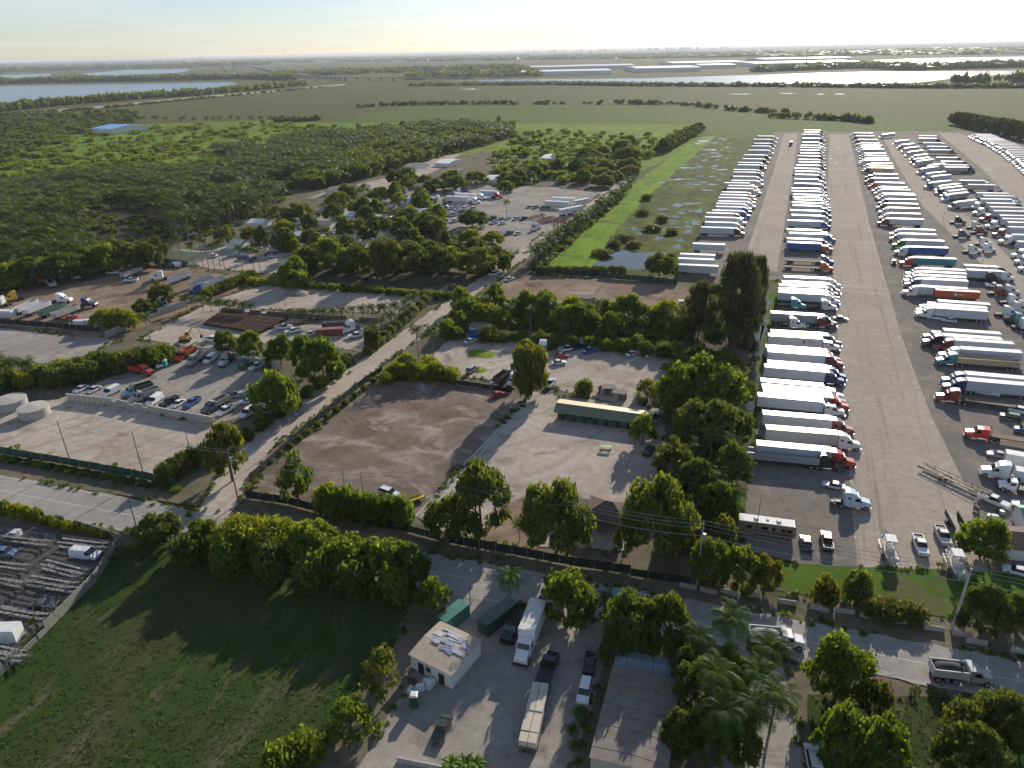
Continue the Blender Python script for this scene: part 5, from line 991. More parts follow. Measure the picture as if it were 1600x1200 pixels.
def tree(kind, bx, by, topy, wpx, label, group=None, name='broadleaf_tree'):
    """trunk base pixel, crown top pixel row, crown width in pixels"""
    p = at(bx, by); h = height_for(p, topy); wd = wpx/ppm((p[0], p[1], h*0.6))
    return tree_w(kind, p[0], p[1], h, wd, label, group, name)
def shrub_w(kind, x, y, h, wd, label, group=None):
    r = root('shrub', label, 'shrub', (x, y, 0), random.uniform(0, 6.28), group)
    o = ob('foliage', rc(SHRUB[kind]), r); o.scale = (wd/2, wd/2, h*1.1)
    s = ob('stem', STEM, r); s.scale = (wd/2, wd/2, h)
    return r
def shrub(kind, bx, by, topy, wpx, label, group=None):
    p = at(bx, by); h = height_for(p, topy); return shrub_w(kind, p[0], p[1], h, wpx/ppm(p), label, group)
def palm_w(x, y, h, label, group=None, s=1.0, lo=False):
    r = root('palm_tree', label, 'palm tree', (x, y, 0), random.uniform(0, 6.28), group)
    c = ob('crown', rc(PALM_LO if lo else PALM), r, (0.08, 0, h)); c.scale = (s, s, s)
    t = ob('trunk', PTRUNK, r); t.scale = (s, s, h)
    return r
def palm(bx, by, topy, label, group=None, s=1.0, lo=False):
    p = at(bx, by); h = max(0.6, height_for(p, topy)-1.3*s); return palm_w(p[0], p[1], h, label, group, s, lo)
def banana(bx, by, h, label, group=None):
    p = at(bx, by); r = root('banana_plant', label, 'banana plant', (p[0], p[1], 0), random.uniform(0, 6.28), group)
    o = ob('leaves', rc(BANANA), r); o.scale = (h*1.0, h*1.0, h*0.85); t = ob('stem', BSTEM, r); t.scale = (h, h, h*0.85)
    return r

# --- trees that stand out
tree('olive', 363, 752, 652, 78, 'tall olive green tree on the road junction corner')
tree('sparse', 468, 788, 706, 62, 'slim light green tree at the mud lot corner')
for i, (x, y, t, w_) in enumerate([(250, 852, 800, 70), (325, 860, 816, 72), (385, 864, 802, 96), (440, 870, 806, 92), (495, 882, 820, 98), (548, 897, 838, 92), (598, 908, 843, 98), (642, 917, 853, 74)]):
    tree('dark' if i == 0 else ('yellow' if i in (2, 3) else ('fresh' if i < 7 else 'dark')), x, y, t, w_, f"leafy tree in the belt above the dark field, {nth(i)} from the left", 'tree belt above the dark field')
for i, (x, y, t, w_) in enumerate([(300, 880, 835, 70), (365, 890, 838, 80), (430, 900, 845, 85), (500, 915, 860, 85), (560, 925, 872, 80), (620, 935, 880, 70)]):
    shrub('fresh' if i % 2 else 'dark', x, y, t, w_, f"shrub under the tree belt, {nth(i)} from the left", 'shrubs under the tree belt')
tree('sparse', 678, 962, 903, 62, 'loose pale tree behind the small green shed')
tree('dark', 752, 830, 722, 98, 'large dark tree behind the street fence, left of the palm sapling'); tree('dark', 700, 838, 778, 70, 'dense dark low tree right of the green gate')
tree('dark', 872, 858, 748, 104, 'round dark tree in front of the brown roof'); tree('fresh', 838, 848, 758, 50, 'bright small tree left of the round dark tree')
tree('dark', 1026, 862, 735, 112, 'broad dark tree right of the brown roof'); tree('sparse', 975, 868, 805, 44, 'thin sapling before the brown shed')
tree('olive', 1052, 745, 690, 78, 'yellowish olive tree beside the gravel yard')
for i, (x, y, t, w_, k) in enumerate([(1062, 648, 572, 88, 'fresh'), (1105, 640, 562, 110, 'fresh'), (1140, 628, 575, 70, 'dark'), (1085, 690, 622, 80, 'dark'), (1120, 700, 628, 80, 'dark'), (1140, 760, 690, 66, 'dark'), (1085, 790, 720, 80, 'dark'), (1118, 815, 752, 70, 'dark'), (1065, 850, 795, 60, 'dark'), (1125, 858, 800, 55, 'olive'), (1150, 690, 640, 50, 'dark'), (1090, 585, 540, 70, 'dark'), (1130, 590, 545, 60, 'dark')]):
    tree(k, x, y, t, w_, f"{'bright' if k == 'fresh' else 'dark'} tree in the canal thicket, {nth(i)} counted from its back edge", 'trees in the canal thicket')
for i, (x, y, t) in enumerate([(1098, 690, 632), (1122, 700, 640), (1108, 725, 668), (1135, 735, 680), (1085, 735, 690), (1130, 560, 508), (1098, 555, 510), (1148, 545, 500), (1115, 790, 735), (1140, 808, 760)]):
    palm(x, y, t, f"palm in the canal thicket, {nth(i)} of those rising above it", 'palms in the canal thicket', 0.95)
for i, (x, y) in enumerate([(1095, 715), (1110, 705), (1128, 718), (1075, 712), (1100, 735), (1120, 750), (1090, 665), (1060, 700)]):
    banana(x, y, 4.2, f"banana plant in the canal thicket, {nth(i)} of its clump", 'banana plants in the canal thicket')
tree('needle', 1140, 545, 388, 98, 'tall dark feathery casuarina at the canal', None, 'casuarina_tree'); tree('needle', 1090, 530, 440, 60, 'smaller dark casuarina left of the tall one', None, 'casuarina_tree'); tree('needle', 1172, 520, 402, 50, 'narrow dark casuarina right of the tall one', None, 'casuarina_tree')
tree('dark', 1030, 432, 392, 52, 'dark spreading tree at the pond edge')
tree('column', 828, 618, 540, 52, 'tall columnar tree behind the mud lot')
shrub('fresh', 913, 616, 591, 36, 'round green bush behind the green barn'); tree('sparse', 1010, 632, 590, 44, 'thin pale tree behind the green barn'); tree('sparse', 1003, 695, 645, 52, 'bare looking tree at the right end of the barn')
for i, (x, y, t, w_) in enumerate([(1105, 910, 842, 76), (1150, 918, 858, 70), (1195, 920, 868, 50)]): tree('fresh' if i < 2 else 'olive', x, y, t, w_, f"roadside tree right of the white utility pole, {nth(i)} of three", 'roadside trees right of the pole')
shrub('olive', 1287, 944, 900, 52, 'olive bush behind the concrete barriers'); shrub('dark', 1337, 940, 892, 58, 'dark bush right of the olive one at the barriers')
shrub('olive', 1385, 962, 938, 70, 'low scrub on the verge below the boats'); shrub('olive', 1425, 968, 945, 60, 'second low scrub on the verge below the boats'); shrub('dark', 1360, 962, 944, 40, 'dark low shrub on the verge')
tree('fresh', 1530, 868, 810, 76, 'bright round tree beside the roadside barn'); tree('dark', 1530, 985, 918, 80, 'dark tree right of the leaning utility pole'); tree('dark', 1575, 985, 930, 60, 'dark tree at the right edge of the verge')
tree('fresh', 888, 972, 888, 98, 'bright rounded street tree above the white box truck')
tree('dark', 980, 1012, 922, 90, 'street tree at the left end of the long roof'); tree('dark', 1040, 1018, 930, 82, 'street tree at the right end of the long roof'); tree('dark', 958, 1035, 985, 46, 'dense dark shrub tree at the roof corner')
for i, (x, y, t, s_) in enumerate([(1128, 1060, 955, 1.15), (1190, 1080, 1000, 1.1), (1172, 1130, 1040, 1.15), (1165, 1180, 1090, 1.15), (1085, 1050, 985, 1.0), (1110, 1140, 1040, 1.1), (1120, 1195, 1100, 1.1), (1195, 1180, 1075, 1.0)]):
    palm(x, y, t, f"coconut palm in the driveway cluster, {nth(i)} by height", 'palms beside the driveway', s_)
for i, (x, y, t, w_) in enumerate([(1085, 1110, 1030, 70), (1130, 1100, 1010, 70), (1105, 1185, 1105, 85), (1150, 1190, 1110, 70), (1065, 1180, 1110, 60), (1070, 1070, 1010, 55)]):
    tree('dark', x, y, t, w_, f"dark tree among the driveway palms, {nth(i)} of the group", 'trees among the driveway palms')
tree('fresh', 1305, 1085, 1003, 102, 'rounded tree on the street corner by the driveway'); tree('fresh', 1300, 1195, 1105, 80, 'bright glossy tree at the bottom, left half'); tree('fresh', 1365, 1210, 1125, 92, 'bright glossy tree at the bottom, right half')
tree('flower', 1365, 1120, 1065, 52, 'dark shrub tree with red blossom on the lawn', None, 'flowering_tree')
for i, (x, y, t, w_) in enumerate([(1500, 1165, 1090, 90), (1550, 1160, 1078, 90), (1510, 1215, 1140, 100), (1590, 1170, 1105, 60)]): tree('dark' if i else 'sparse', x, y, t, w_, f"tree in the bottom right group, {nth(i)} of four", 'bottom right trees')
palm(798, 958, 893, 'single coconut palm beside the street in the bottom yard', s=0.9); palm(945, 968, 930, 'small pale palm at the driveway mouth', s=0.6); palm(812, 845, 812, 'palm sapling behind the street fence', s=0.55)
tree('sparse', 598, 1085, 1015, 76, 'sparse tree on the dark field edge'); tree('sparse', 552, 1155, 1092, 82, 'sparse tree nearest the bottom on the field edge'); shrub('fresh', 480, 1190, 1150, 80, 'bright shrub at the bottom field corner'); shrub('fresh', 440, 1215, 1165, 80, 'bright shrub cut by the bottom edge')
for i, (x, y) in enumerate([(905, 1125), (898, 1175), (895, 1150)]): palm(x, y, y-16, f"low potted palm beside the long roof, {nth(i)} of three", 'low palms beside the long roof', 0.4)
for i, (x, y) in enumerate([(705, 1200), (727, 1200), (745, 1200)]): banana(x, y, 2.2, f"small yellow plant at the bottom wall, {nth(i)} of three", 'plants at the bottom wall')
# hedge behind the street fence
for i in range(9):
    t = i/8; shrub('fresh', 515+t*115, 806+t*14, 757+t*22+random.uniform(-3, 3), 50, f"bush in the rounded hedge behind the street fence, {nth(i)} from the left", 'rounded street hedge')
# scrub beside the north yard
for i, (x, y, t, w_) in enumerate([(620, 590, 566, 44), (650, 592, 560, 50), (680, 594, 565, 46), (705, 596, 572, 40), (635, 575, 552, 40), (668, 578, 556, 44), (605, 598, 580, 34)]): shrub('yellow', x, y, t, w_, f"yellow green bush between dirt road and north yard, {nth(i)} of the thicket", 'bushes beside the north yard')
palm(655, 568, 508, 'shaggy palm beside the dirt road, left of a pair', s=1.0); palm(678, 566, 508, 'shaggy palm beside the dirt road, right of a pair', s=1.0)
for i, (x, y, t, w_) in enumerate([(700, 525, 498, 40), (720, 515, 485, 40), (715, 530, 510, 30)]): shrub('fresh', x, y, t, w_, f"bush left of the blue shed, {nth(i)} of three", 'bushes left of the blue shed')
tree('fresh', 722, 487, 445, 36, 'small tree on the right edge of the dirt road')
# belt north of the north yard
for i in range(30):
    t = i/29; x = 736+t*345+random.uniform(-8, 8); y = 498+12*math.sin(i*1.7)+t*24+random.uniform(-5, 5)
    if i % 3 == 2: palm(x, y+4, y-34, f"palm in the belt behind the north yard, {nth(i//3)} from the left", 'palms behind the north yard', 0.9)
    else: tree(rc(['fresh', 'dark', 'fresh', 'fresh', 'yellow', 'sparse']), x, y, y-random.uniform(26, 46)-8*t, random.uniform(34, 66), f"tree in the belt behind the north yard, {nth(i-i//3)} from the left", 'trees behind the north yard')
for i in range(22):
    t = i/21; x = 742+t*200+random.uniform(-4, 4); y = 486+random.uniform(-8, 12)+t*10
    banana(x, y, 3.6, f"banana plant in the belt behind the north yard, {nth(i)} from the left", 'banana plants behind the north yard')
for i in range(14): shrub(rc(['fresh', 'dark', 'olive']), 770+i*22+random.uniform(-9, 9), 531+i*1.9+random.uniform(-6, 4), 514+i*1.7+random.uniform(-6, 3), random.uniform(22, 48), f"bush fringing the north yard, {nth(i)} from the left", 'bushes fringing the north yard')
# palm row along the wet field
for i in range(34):
    t = i/33; x = 838+t*150; y = 413-t*120
    palm(x+random.uniform(-4, 4), y+random.uniform(-3, 3), y-30+t*15+random.uniform(-4, 4), f"palm in the row beside the wet field, {nth(i)} from the street", 'palm row beside the wet field', random.uniform(1.05, 1.35), lo=True)
for i in range(10): shrub('dark', 845+i*14, 428-i*0.2, 415, 22, f"low shrub along the pond fence, {nth(i)} from the left", 'shrubs along the pond fence')
for i, (x, y, w_) in enumerate([(940, 398, 40), (975, 375, 40), (1020, 360, 36), (990, 385, 30), (1010, 312, 24), (1005, 335, 26), (1050, 365, 26), (1048, 405, 18), (960, 385, 30), (1035, 345, 24)]): shrub('olive', x, y, y-9, w_, f"reed clump in the wet field, {nth(i)} of the scattered ones", 'reeds in the wet field')
# left hand yards
tree('fresh', 435, 652, 575, 78, 'bright tree on the road side of the parking yard'); tree('fresh', 508, 602, 528, 74, 'large bright tree beside the dirt road'); tree('column', 583, 545, 512, 24, 'small columnar tree beside the dirt road')
for i, (x, y, t, w_) in enumerate([(355, 552, 514, 36), (395, 560, 518, 42), (440, 568, 522, 46), (478, 580, 525, 44)]): tree('fresh', x, y, t, w_, f"bright tree lining the block wall, {nth(i)} from the left", 'trees lining the block wall')
tree('fresh', 462, 448, 402, 50, 'lone bright tree between sandy lot and paddock')
tree('olive', 256, 478, 440, 46, 'olive tree above the concrete wall'); tree('dark', 228, 492, 464, 36, 'dark tree left of the teal tractor')
for i, (x, y, t, w_) in enumerate([(165, 510, 480, 40), (190, 512, 478, 44), (208, 514, 484, 32)]): tree('yellow', x, y, t, w_, f"yellow green tree above the parked vans, {nth(i)} of three", 'trees above the parked vans')
palm(236, 535, 488, 'spiky palm at the concrete wall corner', s=1.0)
for i in range(20):
    t = i/19; x = 88+t*175+random.uniform(-5, 5); y = 600-t*38+random.uniform(-5, 5)
    shrub(rc(['fresh', 'dark', 'dark']), x, y, y-34+8*t, 46, f"bush in the dark mass left of the parking yard, {nth(i)} from the left", 'bushes left of the parking yard')
for i in range(12):
    x = -5+i*11; y = 612-i*2+random.uniform(-5, 4); shrub('dark' if i % 2 else 'yellow', x, y, y-28, 40, f"bush behind the water tanks, {nth(i)} from the left", 'bushes behind the water tanks')
for i, x in enumerate((8, 30, 52, 20)): palm(x, 600+i*3, 555+i*3, f"palm behind the water tanks, {nth(i)} of four", 'palms behind the water tanks', 1.0)
for i, (x, y, t) in enumerate([(286, 412, 365), (306, 425, 378), (327, 422, 372), (336, 424, 380), (345, 418, 376), (351, 420, 372), (380, 428, 382), (398, 424, 385), (408, 432, 388), (318, 418, 370), (300, 400, 352), (283, 408, 350)]):
    palm(x, y, t, f"slender coconut palm in the pale yard, {nth(i)} of its group", 'coconut palms in the pale yard', 0.85)
for i in range(9): palm(292+i*13, 484+i*1.2, 460+i*1.5, f"young palm at the back of the steel yard, {nth(i)} from the left", 'young palms behind the steel yard', 0.75)
for i in range(10): palm(462+i*15, 505-i*0.5, 484-i*1.0, f"young palm along the sandy lot, {nth(i)} from the left", 'young palms along the sandy lot', 0.75)
for i, (x, y) in enumerate([(600, 500), (618, 498), (634, 492), (645, 486), (598, 520), (612, 512), (630, 504), (640, 498)]): palm(x, y, y-26, f"bushy palm at the sandy lot corner, {nth(i)} of the clump", 'palms at the sandy lot corner', 0.85)
for i in range(11): shrub(rc(['olive', 'fresh', 'dark']), 575+i*9, 555-i*8, 540-i*8, 20, f"weed bush along the dirt road fence, {nth(i)} from the street", 'weeds along the dirt road fence')
for i in range(18): shrub(rc(['fresh', 'yellow', 'fresh']), 395+i*18, 443+i*1.4+random.uniform(-1, 1), 432+i*1.4, 26, f"bush in the hedge behind the sandy lot, {nth(i)} from the left", 'hedge behind the sandy lot')
for i in range(9): shrub('fresh', 322+i*9, 464-i*3.5, 450-i*3.6, 24, f"bush in the hedge by the dump trailers, {nth(i)} from the left", 'hedge by the dump trailers')
for i, (x, y) in enumerate([(500, 622), (520, 606), (480, 640), (455, 655), (540, 590), (560, 572), (430, 672), (405, 690)]): shrub('dark', x-18, y-2, y-20, 30, f"dark weed bush on the dirt road edge, {nth(i)} of the line", 'weeds on the dirt road edge')
for i in range(14): shrub('olive', 395+i*14.5, 744-i*11.2, 738-i*11.4, 16, f"low weed along the mud lot fence, {nth(i)} from the street", 'weeds along the mud lot fence')
for i in range(16): shrub('dark' if i % 3 else 'fresh', 5+i*18, 718+i*3.2, 712+i*3.2, 24, f"weed bush along the green street fence, {nth(i)} from the left", 'weeds along the green street fence')
for i, (x, y) in enumerate([(272, 745), (290, 735), (305, 728), (262, 752)]): shrub('dark', x, y, y-30, 40, f"dark bush at the corner lot's right end, {nth(i)} of four", 'bushes at the corner lot')
for i in range(12): shrub(rc(['fresh', 'yellow']), -5+i*16, 800+i*3.6, 788+i*3.6 if i > 4 else 778+i*3.6, 26, f"bush on the near side of the street, {nth(i)} from the left", 'bushes on the near street side')
# middle trees
mid = []
for i in range(62):
    for _ in range(60):
        x = random.uniform(235, 800); y = random.uniform(272, 432)
        inside = (y > 420-(x-235)*0.36) and not (620 < x < 700 and 245 < y < 285) and not (258 < x < 440 and 395 < y) and not (x > 690 and 300 < y < 395 and x > 655) and not (430 < x < 760 and y > 422)
        if inside and all((x-a)**2+5*(y-b)**2 > 360 for a, b in mid): break
    mid.append((x, y))
mid.sort(key=lambda q: -q[1])
for i, (x, y) in enumerate(mid): tree(rc(['dark', 'dark', 'olive', 'fresh', 'fresh', 'sparse', 'yellow']), x, y, y-(16+14*(y-272)/160)-random.uniform(-2, 12), random.uniform(20, 44), f"tree among the middle yards, {nth(i)} counted from the nearest", 'trees among the middle yards')
for i, (x, y, t, w_, k) in enumerate([(605, 432, 372, 50, 'column'), (520, 425, 370, 60, 'fresh'), (560, 425, 380, 56, 'dark'), (648, 425, 372, 62, 'olive'), (688, 428, 385, 50, 'dark'), (745, 432, 385, 66, 'olive'), (780, 420, 380, 50, 'olive'), (738, 355, 325, 46, 'dark'), (640, 350, 325, 52, 'dark'), (670, 362, 330, 50, 'dark'), (590, 365, 335, 46, 'dark'), (770, 385, 358, 36, 'yellow'), (735, 385, 355, 36, 'yellow'), (480, 425, 385, 50, 'dark'), (448, 390, 355, 40, 'dark')]):
    tree(k, x, y, t, w_, f"large tree bordering the dark paddock, {nth(i)} of the line", 'trees bordering the dark paddock')
for i, (x, y, t) in enumerate([(792, 335, 312), (720, 385, 358), (752, 378, 352), (700, 390, 362), (555, 320, 290), (565, 322, 292), (430, 395, 360), (445, 392, 370)]): palm(x, y, t, f"palm standing out among the middle yards, {nth(i)} of those", 'palms among the middle yards', 1.0, lo=True)
for i in range(34):
    x = random.uniform(800, 1000); y = random.uniform(222, 292); y = max(y, 300-(x-770)*0.33)
    tree(rc(['dark', 'dark', 'olive', 'fresh']), x, y, y-16-random.uniform(0, 8), random.uniform(24, 42), f"tree behind the salvage yard, {nth(i)} of the wood edge", 'trees behind the salvage yard')
for i in range(14): tree('dark', 1035+i*4.3, 238-i*2.6, 216-i*1.9, 22, f"tree in the dark row along the wet field, {nth(i)} from the near end", 'tree row along the wet field')
for i in range(26): tree(rc(['dark', 'needle']), 1492+i*4.6, 194+i*1.1, 174+i*0.7, 22, f"dark tree at the lot's far right corner, {nth(i)} from the left", 'trees at the far right lot corner')
# left edge of the grove, broadleaf front row
for i in range(22):
    t = i/21; x = -5+t*250; y = 455-t*42+random.uniform(-6, 3)
    tree(rc(['dark', 'dark', 'fresh', 'olive']), x, y, y-36-random.uniform(0, 10), random.uniform(40, 62), f"tree in front of the palm grove, {nth(i)} from the left", 'trees in front of the palm grove')
# palm grove: nearest palms one by one, the rest as one mass
def in_poly(x, y, poly):
    c = False; j = len(poly)-1
    for i in range(len(poly)):
        if (poly[i][1] > y) != (poly[j][1] > y) and x < (poly[j][0]-poly[i][0])*(y-poly[i][1])/(poly[j][1]-poly[i][1])+poly[i][0]: c = not c
        j = i
    return c
grove = [(-20, 300), (330, 238), (560, 207), (800, 198), (804, 214), (640, 258), (450, 298), (420, 335), (330, 365), (250, 390), (180, 415), (-20, 450)]
gw = [tuple(at(*p)[:2]) for p in grove]
xs_ = [p[0] for p in gw]; ys_ = [p[1] for p in gw]
pts = []; row_k = 0
yy = min(ys_)
while yy < max(ys_):
    xx = min(xs_)
    while xx < max(xs_):
        q = (xx+random.uniform(-1, 1), yy+random.uniform(-.9, .9))
        if in_poly(q[0], q[1], gw): pts.append(q)
        xx += 6.6
    row_k += 1; yy += 16.0 if row_k % 5 == 0 else 8.0
def grove_tone(q):
    x, y = q; return math.sin(x/31+1.4*math.sin(y/47))+math.sin(y/23+x/71)+0.6*math.sin((x+y)/13.0)
gaps = [q for q in pts if grove_tone(q) > 1.05]
pts = [q for q in pts if grove_tone(q) <= 1.05]
clear = [at(*p)[:2] for p in [(95, 262), (200, 250), (330, 240), (390, 246), (300, 268), (210, 275), (110, 278)]]
pts = [q for q in pts if not in_poly(q[0], q[1], clear)]
pts.sort(key=lambda q: q[0]**2+q[1]**2)
for q in pts[:170]: palm_w(q[0], q[1], random.uniform(7.5, 12.5), 'tall dark palm in the front of the dense nursery grove', 'palms in the front of the nursery grove', random.uniform(1.35, 1.7), lo=True)
def mass(name, items, protos, label, cat, mat):
    """items: (x,y,z,scale xy,scale z); protos: quad arrays"""
    out = []
    for (x, y, z, s, sz) in items:
        V = protos[random.randrange(len(protos))]; t = random.uniform(0, 6.28); c_, s_ = math.cos(t), math.sin(t)
        X = V[..., 0]*s; Y = V[..., 1]*s
        out.append(np.stack([X*c_-Y*s_+x, X*s_+Y*c_+y, V[..., 2]*sz+z], -1))
    return tag(ob(name, quads_mesh(name, np.concatenate(out), mat)), label, cat, kind='stuff')
def quads_of(me):
    a = np.empty(len(me.vertices)*3, np.float32); me.vertices.foreach_get('co', a); return a.reshape(-1, 4, 3)
def lo_crown(n, size):
    cl = [((math.cos(k*2.4)*0.45, math.sin(k*2.4)*0.45, 0.6+0.12*(k % 2)), (0.5, 0.5, 0.28)) for k in range(5)]+[((0, 0, 0.72), (0.55, 0.55, 0.28)), ((0, 0, 0.3), (0.7, 0.7, 0.25))]
    P_, d = crown_points(n, cl, 0.6); return leaf_quads(P_, d, size)
LOT_ = [lo_crown(150, 0.20), lo_crown(150, 0.19), lo_crown(130, 0.21)]
LOT2 = [lo_crown(46, 0.36), lo_crown(46, 0.34)]
pq = [quads_of(m_) for m_ in PALM_LO]
random.seed(33)
mass('palm_grove', [(q[0], q[1], 6.8-2.4*grove_tone(q)*0.6+random.uniform(-1.5, 1.5), random.uniform(1.3, 1.8), random.uniform(1.2, 1.6)) for q in pts[170:]], pq, 'dense dark palm nursery grove stretching into the distance', 'palm grove', L_PD)
mass('grove_undergrowth', [(q[0]+3, q[1]+3, 0, 3.8, random.uniform(1.0, 2.6)) for q in pts[::1]], LOT2, 'dark undergrowth between the grove palms', 'undergrowth', L_B)
def scatter(poly, n, fn):
    xs_ = [p[0] for p in poly]; ys_ = [p[1] for p in poly]; out = []
    while len(out) < n:
        x, y = random.uniform(min(xs_), max(xs_)), random.uniform(min(ys_), max(ys_))
        if in_poly(x, y, poly): out.append(fn(*at(x, y)[:2]))
    return out
mass('scrub', scatter([(0, 215), (180, 200), (420, 192), (560, 200), (330, 236), (0, 298)], 420, lambda x, y: (x, y, 0, random.uniform(3, 8), random.uniform(2, 5.5))), LOT_, 'bright scrub and bushes behind the palm grove', 'scrub', L_A)
mass('dark_scrub', scatter([(0, 178), (60, 182), (215, 175), (220, 190), (180, 200), (90, 215), (0, 262), (0, 240)], 420, lambda x, y: (x, y, 0, random.uniform(4, 8), random.uniform(4, 9))), LOT_, 'dark trees and bushes around the blue roofed house', 'woodland', L_B)
mass('wood_edge', scatter([(560, 205), (800, 194), (804, 214), (700, 240), (640, 262), (500, 296), (450, 300), (560, 240)], 620, lambda x, y: (x, y, 0, random.uniform(4, 7), random.uniform(6, 11))), LOT_, 'dark broadleaf wood at the right end of the grove', 'woodland', L_B)
mass('meadow_scrub', scatter([(800, 210), (900, 205), (1035, 215), (1085, 198), (1000, 260), (940, 285), (830, 290), (760, 262)], 240, lambda x, y: (x, y, 0, random.uniform(3, 7), random.uniform(2.5, 6))), LOT_, 'scattered green scrub in the meadow behind the salvage yard', 'scrub', L_A)
mass('yard_undergrowth', scatter([(440, 330), (560, 305), (690, 295), (700, 350), (790, 395), (770, 425), (480, 425), (440, 400), (420, 340)], 200, lambda x, y: (x, y, 0, random.uniform(2, 4), random.uniform(1.2, 3))), LOT_, 'low undergrowth among the middle yards', 'undergrowth', L_B)
mass('thicket_undergrowth', scatter([(1040, 570), (1150, 560), (1150, 700), (1120, 850), (1040, 860), (1060, 720)], 90, lambda x, y: (x, y, 0, random.uniform(2, 3.5), random.uniform(1.5, 3.5))), LOT_, 'undergrowth of the canal thicket', 'undergrowth', L_B)
mass('belt_undergrowth', scatter([(735, 478), (800, 472), (1080, 495), (1085, 545), (900, 530), (735, 512)], 260, lambda x, y: (x, y, 0, random.uniform(1.5, 3.2), random.uniform(1.2, 3.2))), LOT_, 'green undergrowth of the belt behind the north yard', 'undergrowth', L_A)
mass('palm_row_undergrowth', scatter([(832, 418), (845, 420), (990, 296), (982, 288), (900, 350)], 150, lambda x, y: (x, y, 0, random.uniform(1.5, 3), random.uniform(1.2, 2.6))), LOT_, 'low green growth under the palm row', 'undergrowth', L_B)
TUFT = [leaf_quads(np.abs(RNG.normal(0, 0.5, (9, 3)))*np.array([1, 1, 0.8]), np.tile([1.0, 0.3, 0.0], (9, 1)), 0.5, 0.3) for _ in range(3)]
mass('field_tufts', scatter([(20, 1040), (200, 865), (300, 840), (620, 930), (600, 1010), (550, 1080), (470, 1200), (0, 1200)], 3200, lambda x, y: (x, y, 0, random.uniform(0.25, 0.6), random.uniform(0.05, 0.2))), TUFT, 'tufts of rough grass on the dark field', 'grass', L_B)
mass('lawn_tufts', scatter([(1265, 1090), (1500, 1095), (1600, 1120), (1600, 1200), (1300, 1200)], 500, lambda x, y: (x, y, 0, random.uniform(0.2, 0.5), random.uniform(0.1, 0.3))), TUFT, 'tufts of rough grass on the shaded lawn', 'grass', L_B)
mass('grove_clearing_scrub', [(x, y, 0, random.uniform(2, 4.5), random.uniform(1, 2.6)) for x, y in [tuple(np.array(q)+RNG.normal(0, 2, 2)) for q in gaps]], LOT2, 'low bright scrub in the gaps of the palm grove', 'scrub', L_B)
mass('clearing_scrub', scatter([(95, 264), (200, 252), (330, 242), (390, 248), (300, 266), (210, 273), (110, 276)], 90, lambda x, y: (x, y, 0, random.uniform(2, 5), random.uniform(1, 2.2))), LOT_, 'bright scrub in the clearing behind the grove', 'scrub', L_Y)
WEED = [lo_crown(26, 0.42), lo_crown(26, 0.40)]
wd_items, wd_items2 = [], []
for nm in ('mud_lot', 'gravel_yard', 'north_yard', 'empty_lot', 'tractor_yard', 'swept_yard', 'steel_yard', 'sandy_lot', 'corner_lot', 'parking_yard', 'bottom_yard', 'grass_field', 'verge_lawn', 'dirt_road', 'street', 'grass_strip', 'brown_earth_patch', 'driveway', 'front_lawn', 'middle_yard', 'salvage_yard', 'palm_yard'):
    E_ = EDGES[nm]
    for a, b in zip(E_, E_[1:]+E_[:1]):
        L = np.linalg.norm(b-a); n_ = int(L/0.9); nr = np.array([-(b-a)[1], (b-a)[0]])/max(L, 1e-6)
        for k in range(n_):
            q = a+(b-a)*(k+random.random())/max(n_, 1)
            if math.sin(q[0]*0.21+1.3*math.sin(q[1]*0.17))+random.uniform(-.9, .9) < 0.15: continue
            q = q+nr*random.gauss(0, 0.55); sz = random.uniform(0.25, 0.85)
            if abs(q[0]) > 260 or q[1] > 620: continue
            (wd_items if random.random() < .6 else wd_items2).append((q[0], q[1], -0.05, sz, sz*random.uniform(0.5, 1.3)))
mass('edge_weeds', wd_items, WEED, 'green weeds fringing the lots and roads', 'weeds', L_A)
mass('dry_edge_weeds', wd_items2, WEED, 'dry olive weeds fringing the lots and roads', 'weeds', L_C)
def band(name, pl, n, sr, hr, label, off=6, mat=L_B, protos=LOT2):
    it = []
    for k in range(n):
        t = random.random()*(len(pl)-1); i = int(t); f = t-i
        x = pl[i][0]+(pl[i+1][0]-pl[i][0])*f; y = pl[i][1]+(pl[i+1][1]-pl[i][1])*f
        p = at(x, y+random.uniform(-0.5, 0.5)*off*0.12); it.append((p[0], p[1], 0, random.uniform(*sr), random.uniform(*hr)))
    mass(name, it, protos, label, 'tree line', mat)
band('lakeshore_trees', [(-20, 176), (100, 164), (210, 155), (330, 147), (480, 133)], 520, (5, 10), (6, 16), 'dark tree line between the blue lake and the highway', 10)
band('far_tree_line', [(-20, 131), (120, 128), (240, 126), (380, 123), (460, 125)], 420, (14, 30), (12, 22), 'far tree line behind the blue lake', 8)
band('far_tree_line', [(-20, 112), (150, 108), (300, 104), (420, 100)], 300, (40, 90), (16, 30), 'hazy tree line at the far left', 20)
band('far_tree_line', [(640, 134), (860, 132), (1000, 134), (1200, 135), (1420, 137), (1620, 137)], 520, (7, 14), (4, 9), 'dark tree line below the glittering lake', 10)
band('far_tree_line', [(1490, 131), (1620, 127)], 34, (8, 14), (10, 20), 'tall trees at the right end of the lake', 6)
band('far_tree_line', [(1180, 112), (1340, 106), (1420, 109), (1620, 104)], 260, (20, 40), (12, 22), 'dark wooded strip between the two bright lakes', 10)
band('field_hedge', [(555, 168), (640, 164), (720, 163), (800, 162)], 70, (4, 8), (3, 7), 'broken hedge across the far pasture, left part', 6)
band('field_hedge', [(800, 163), (960, 162), (1060, 163), (1150, 173), (1230, 178)], 80, (4, 8), (3, 7), 'broken hedge across the far pasture, right part', 6)
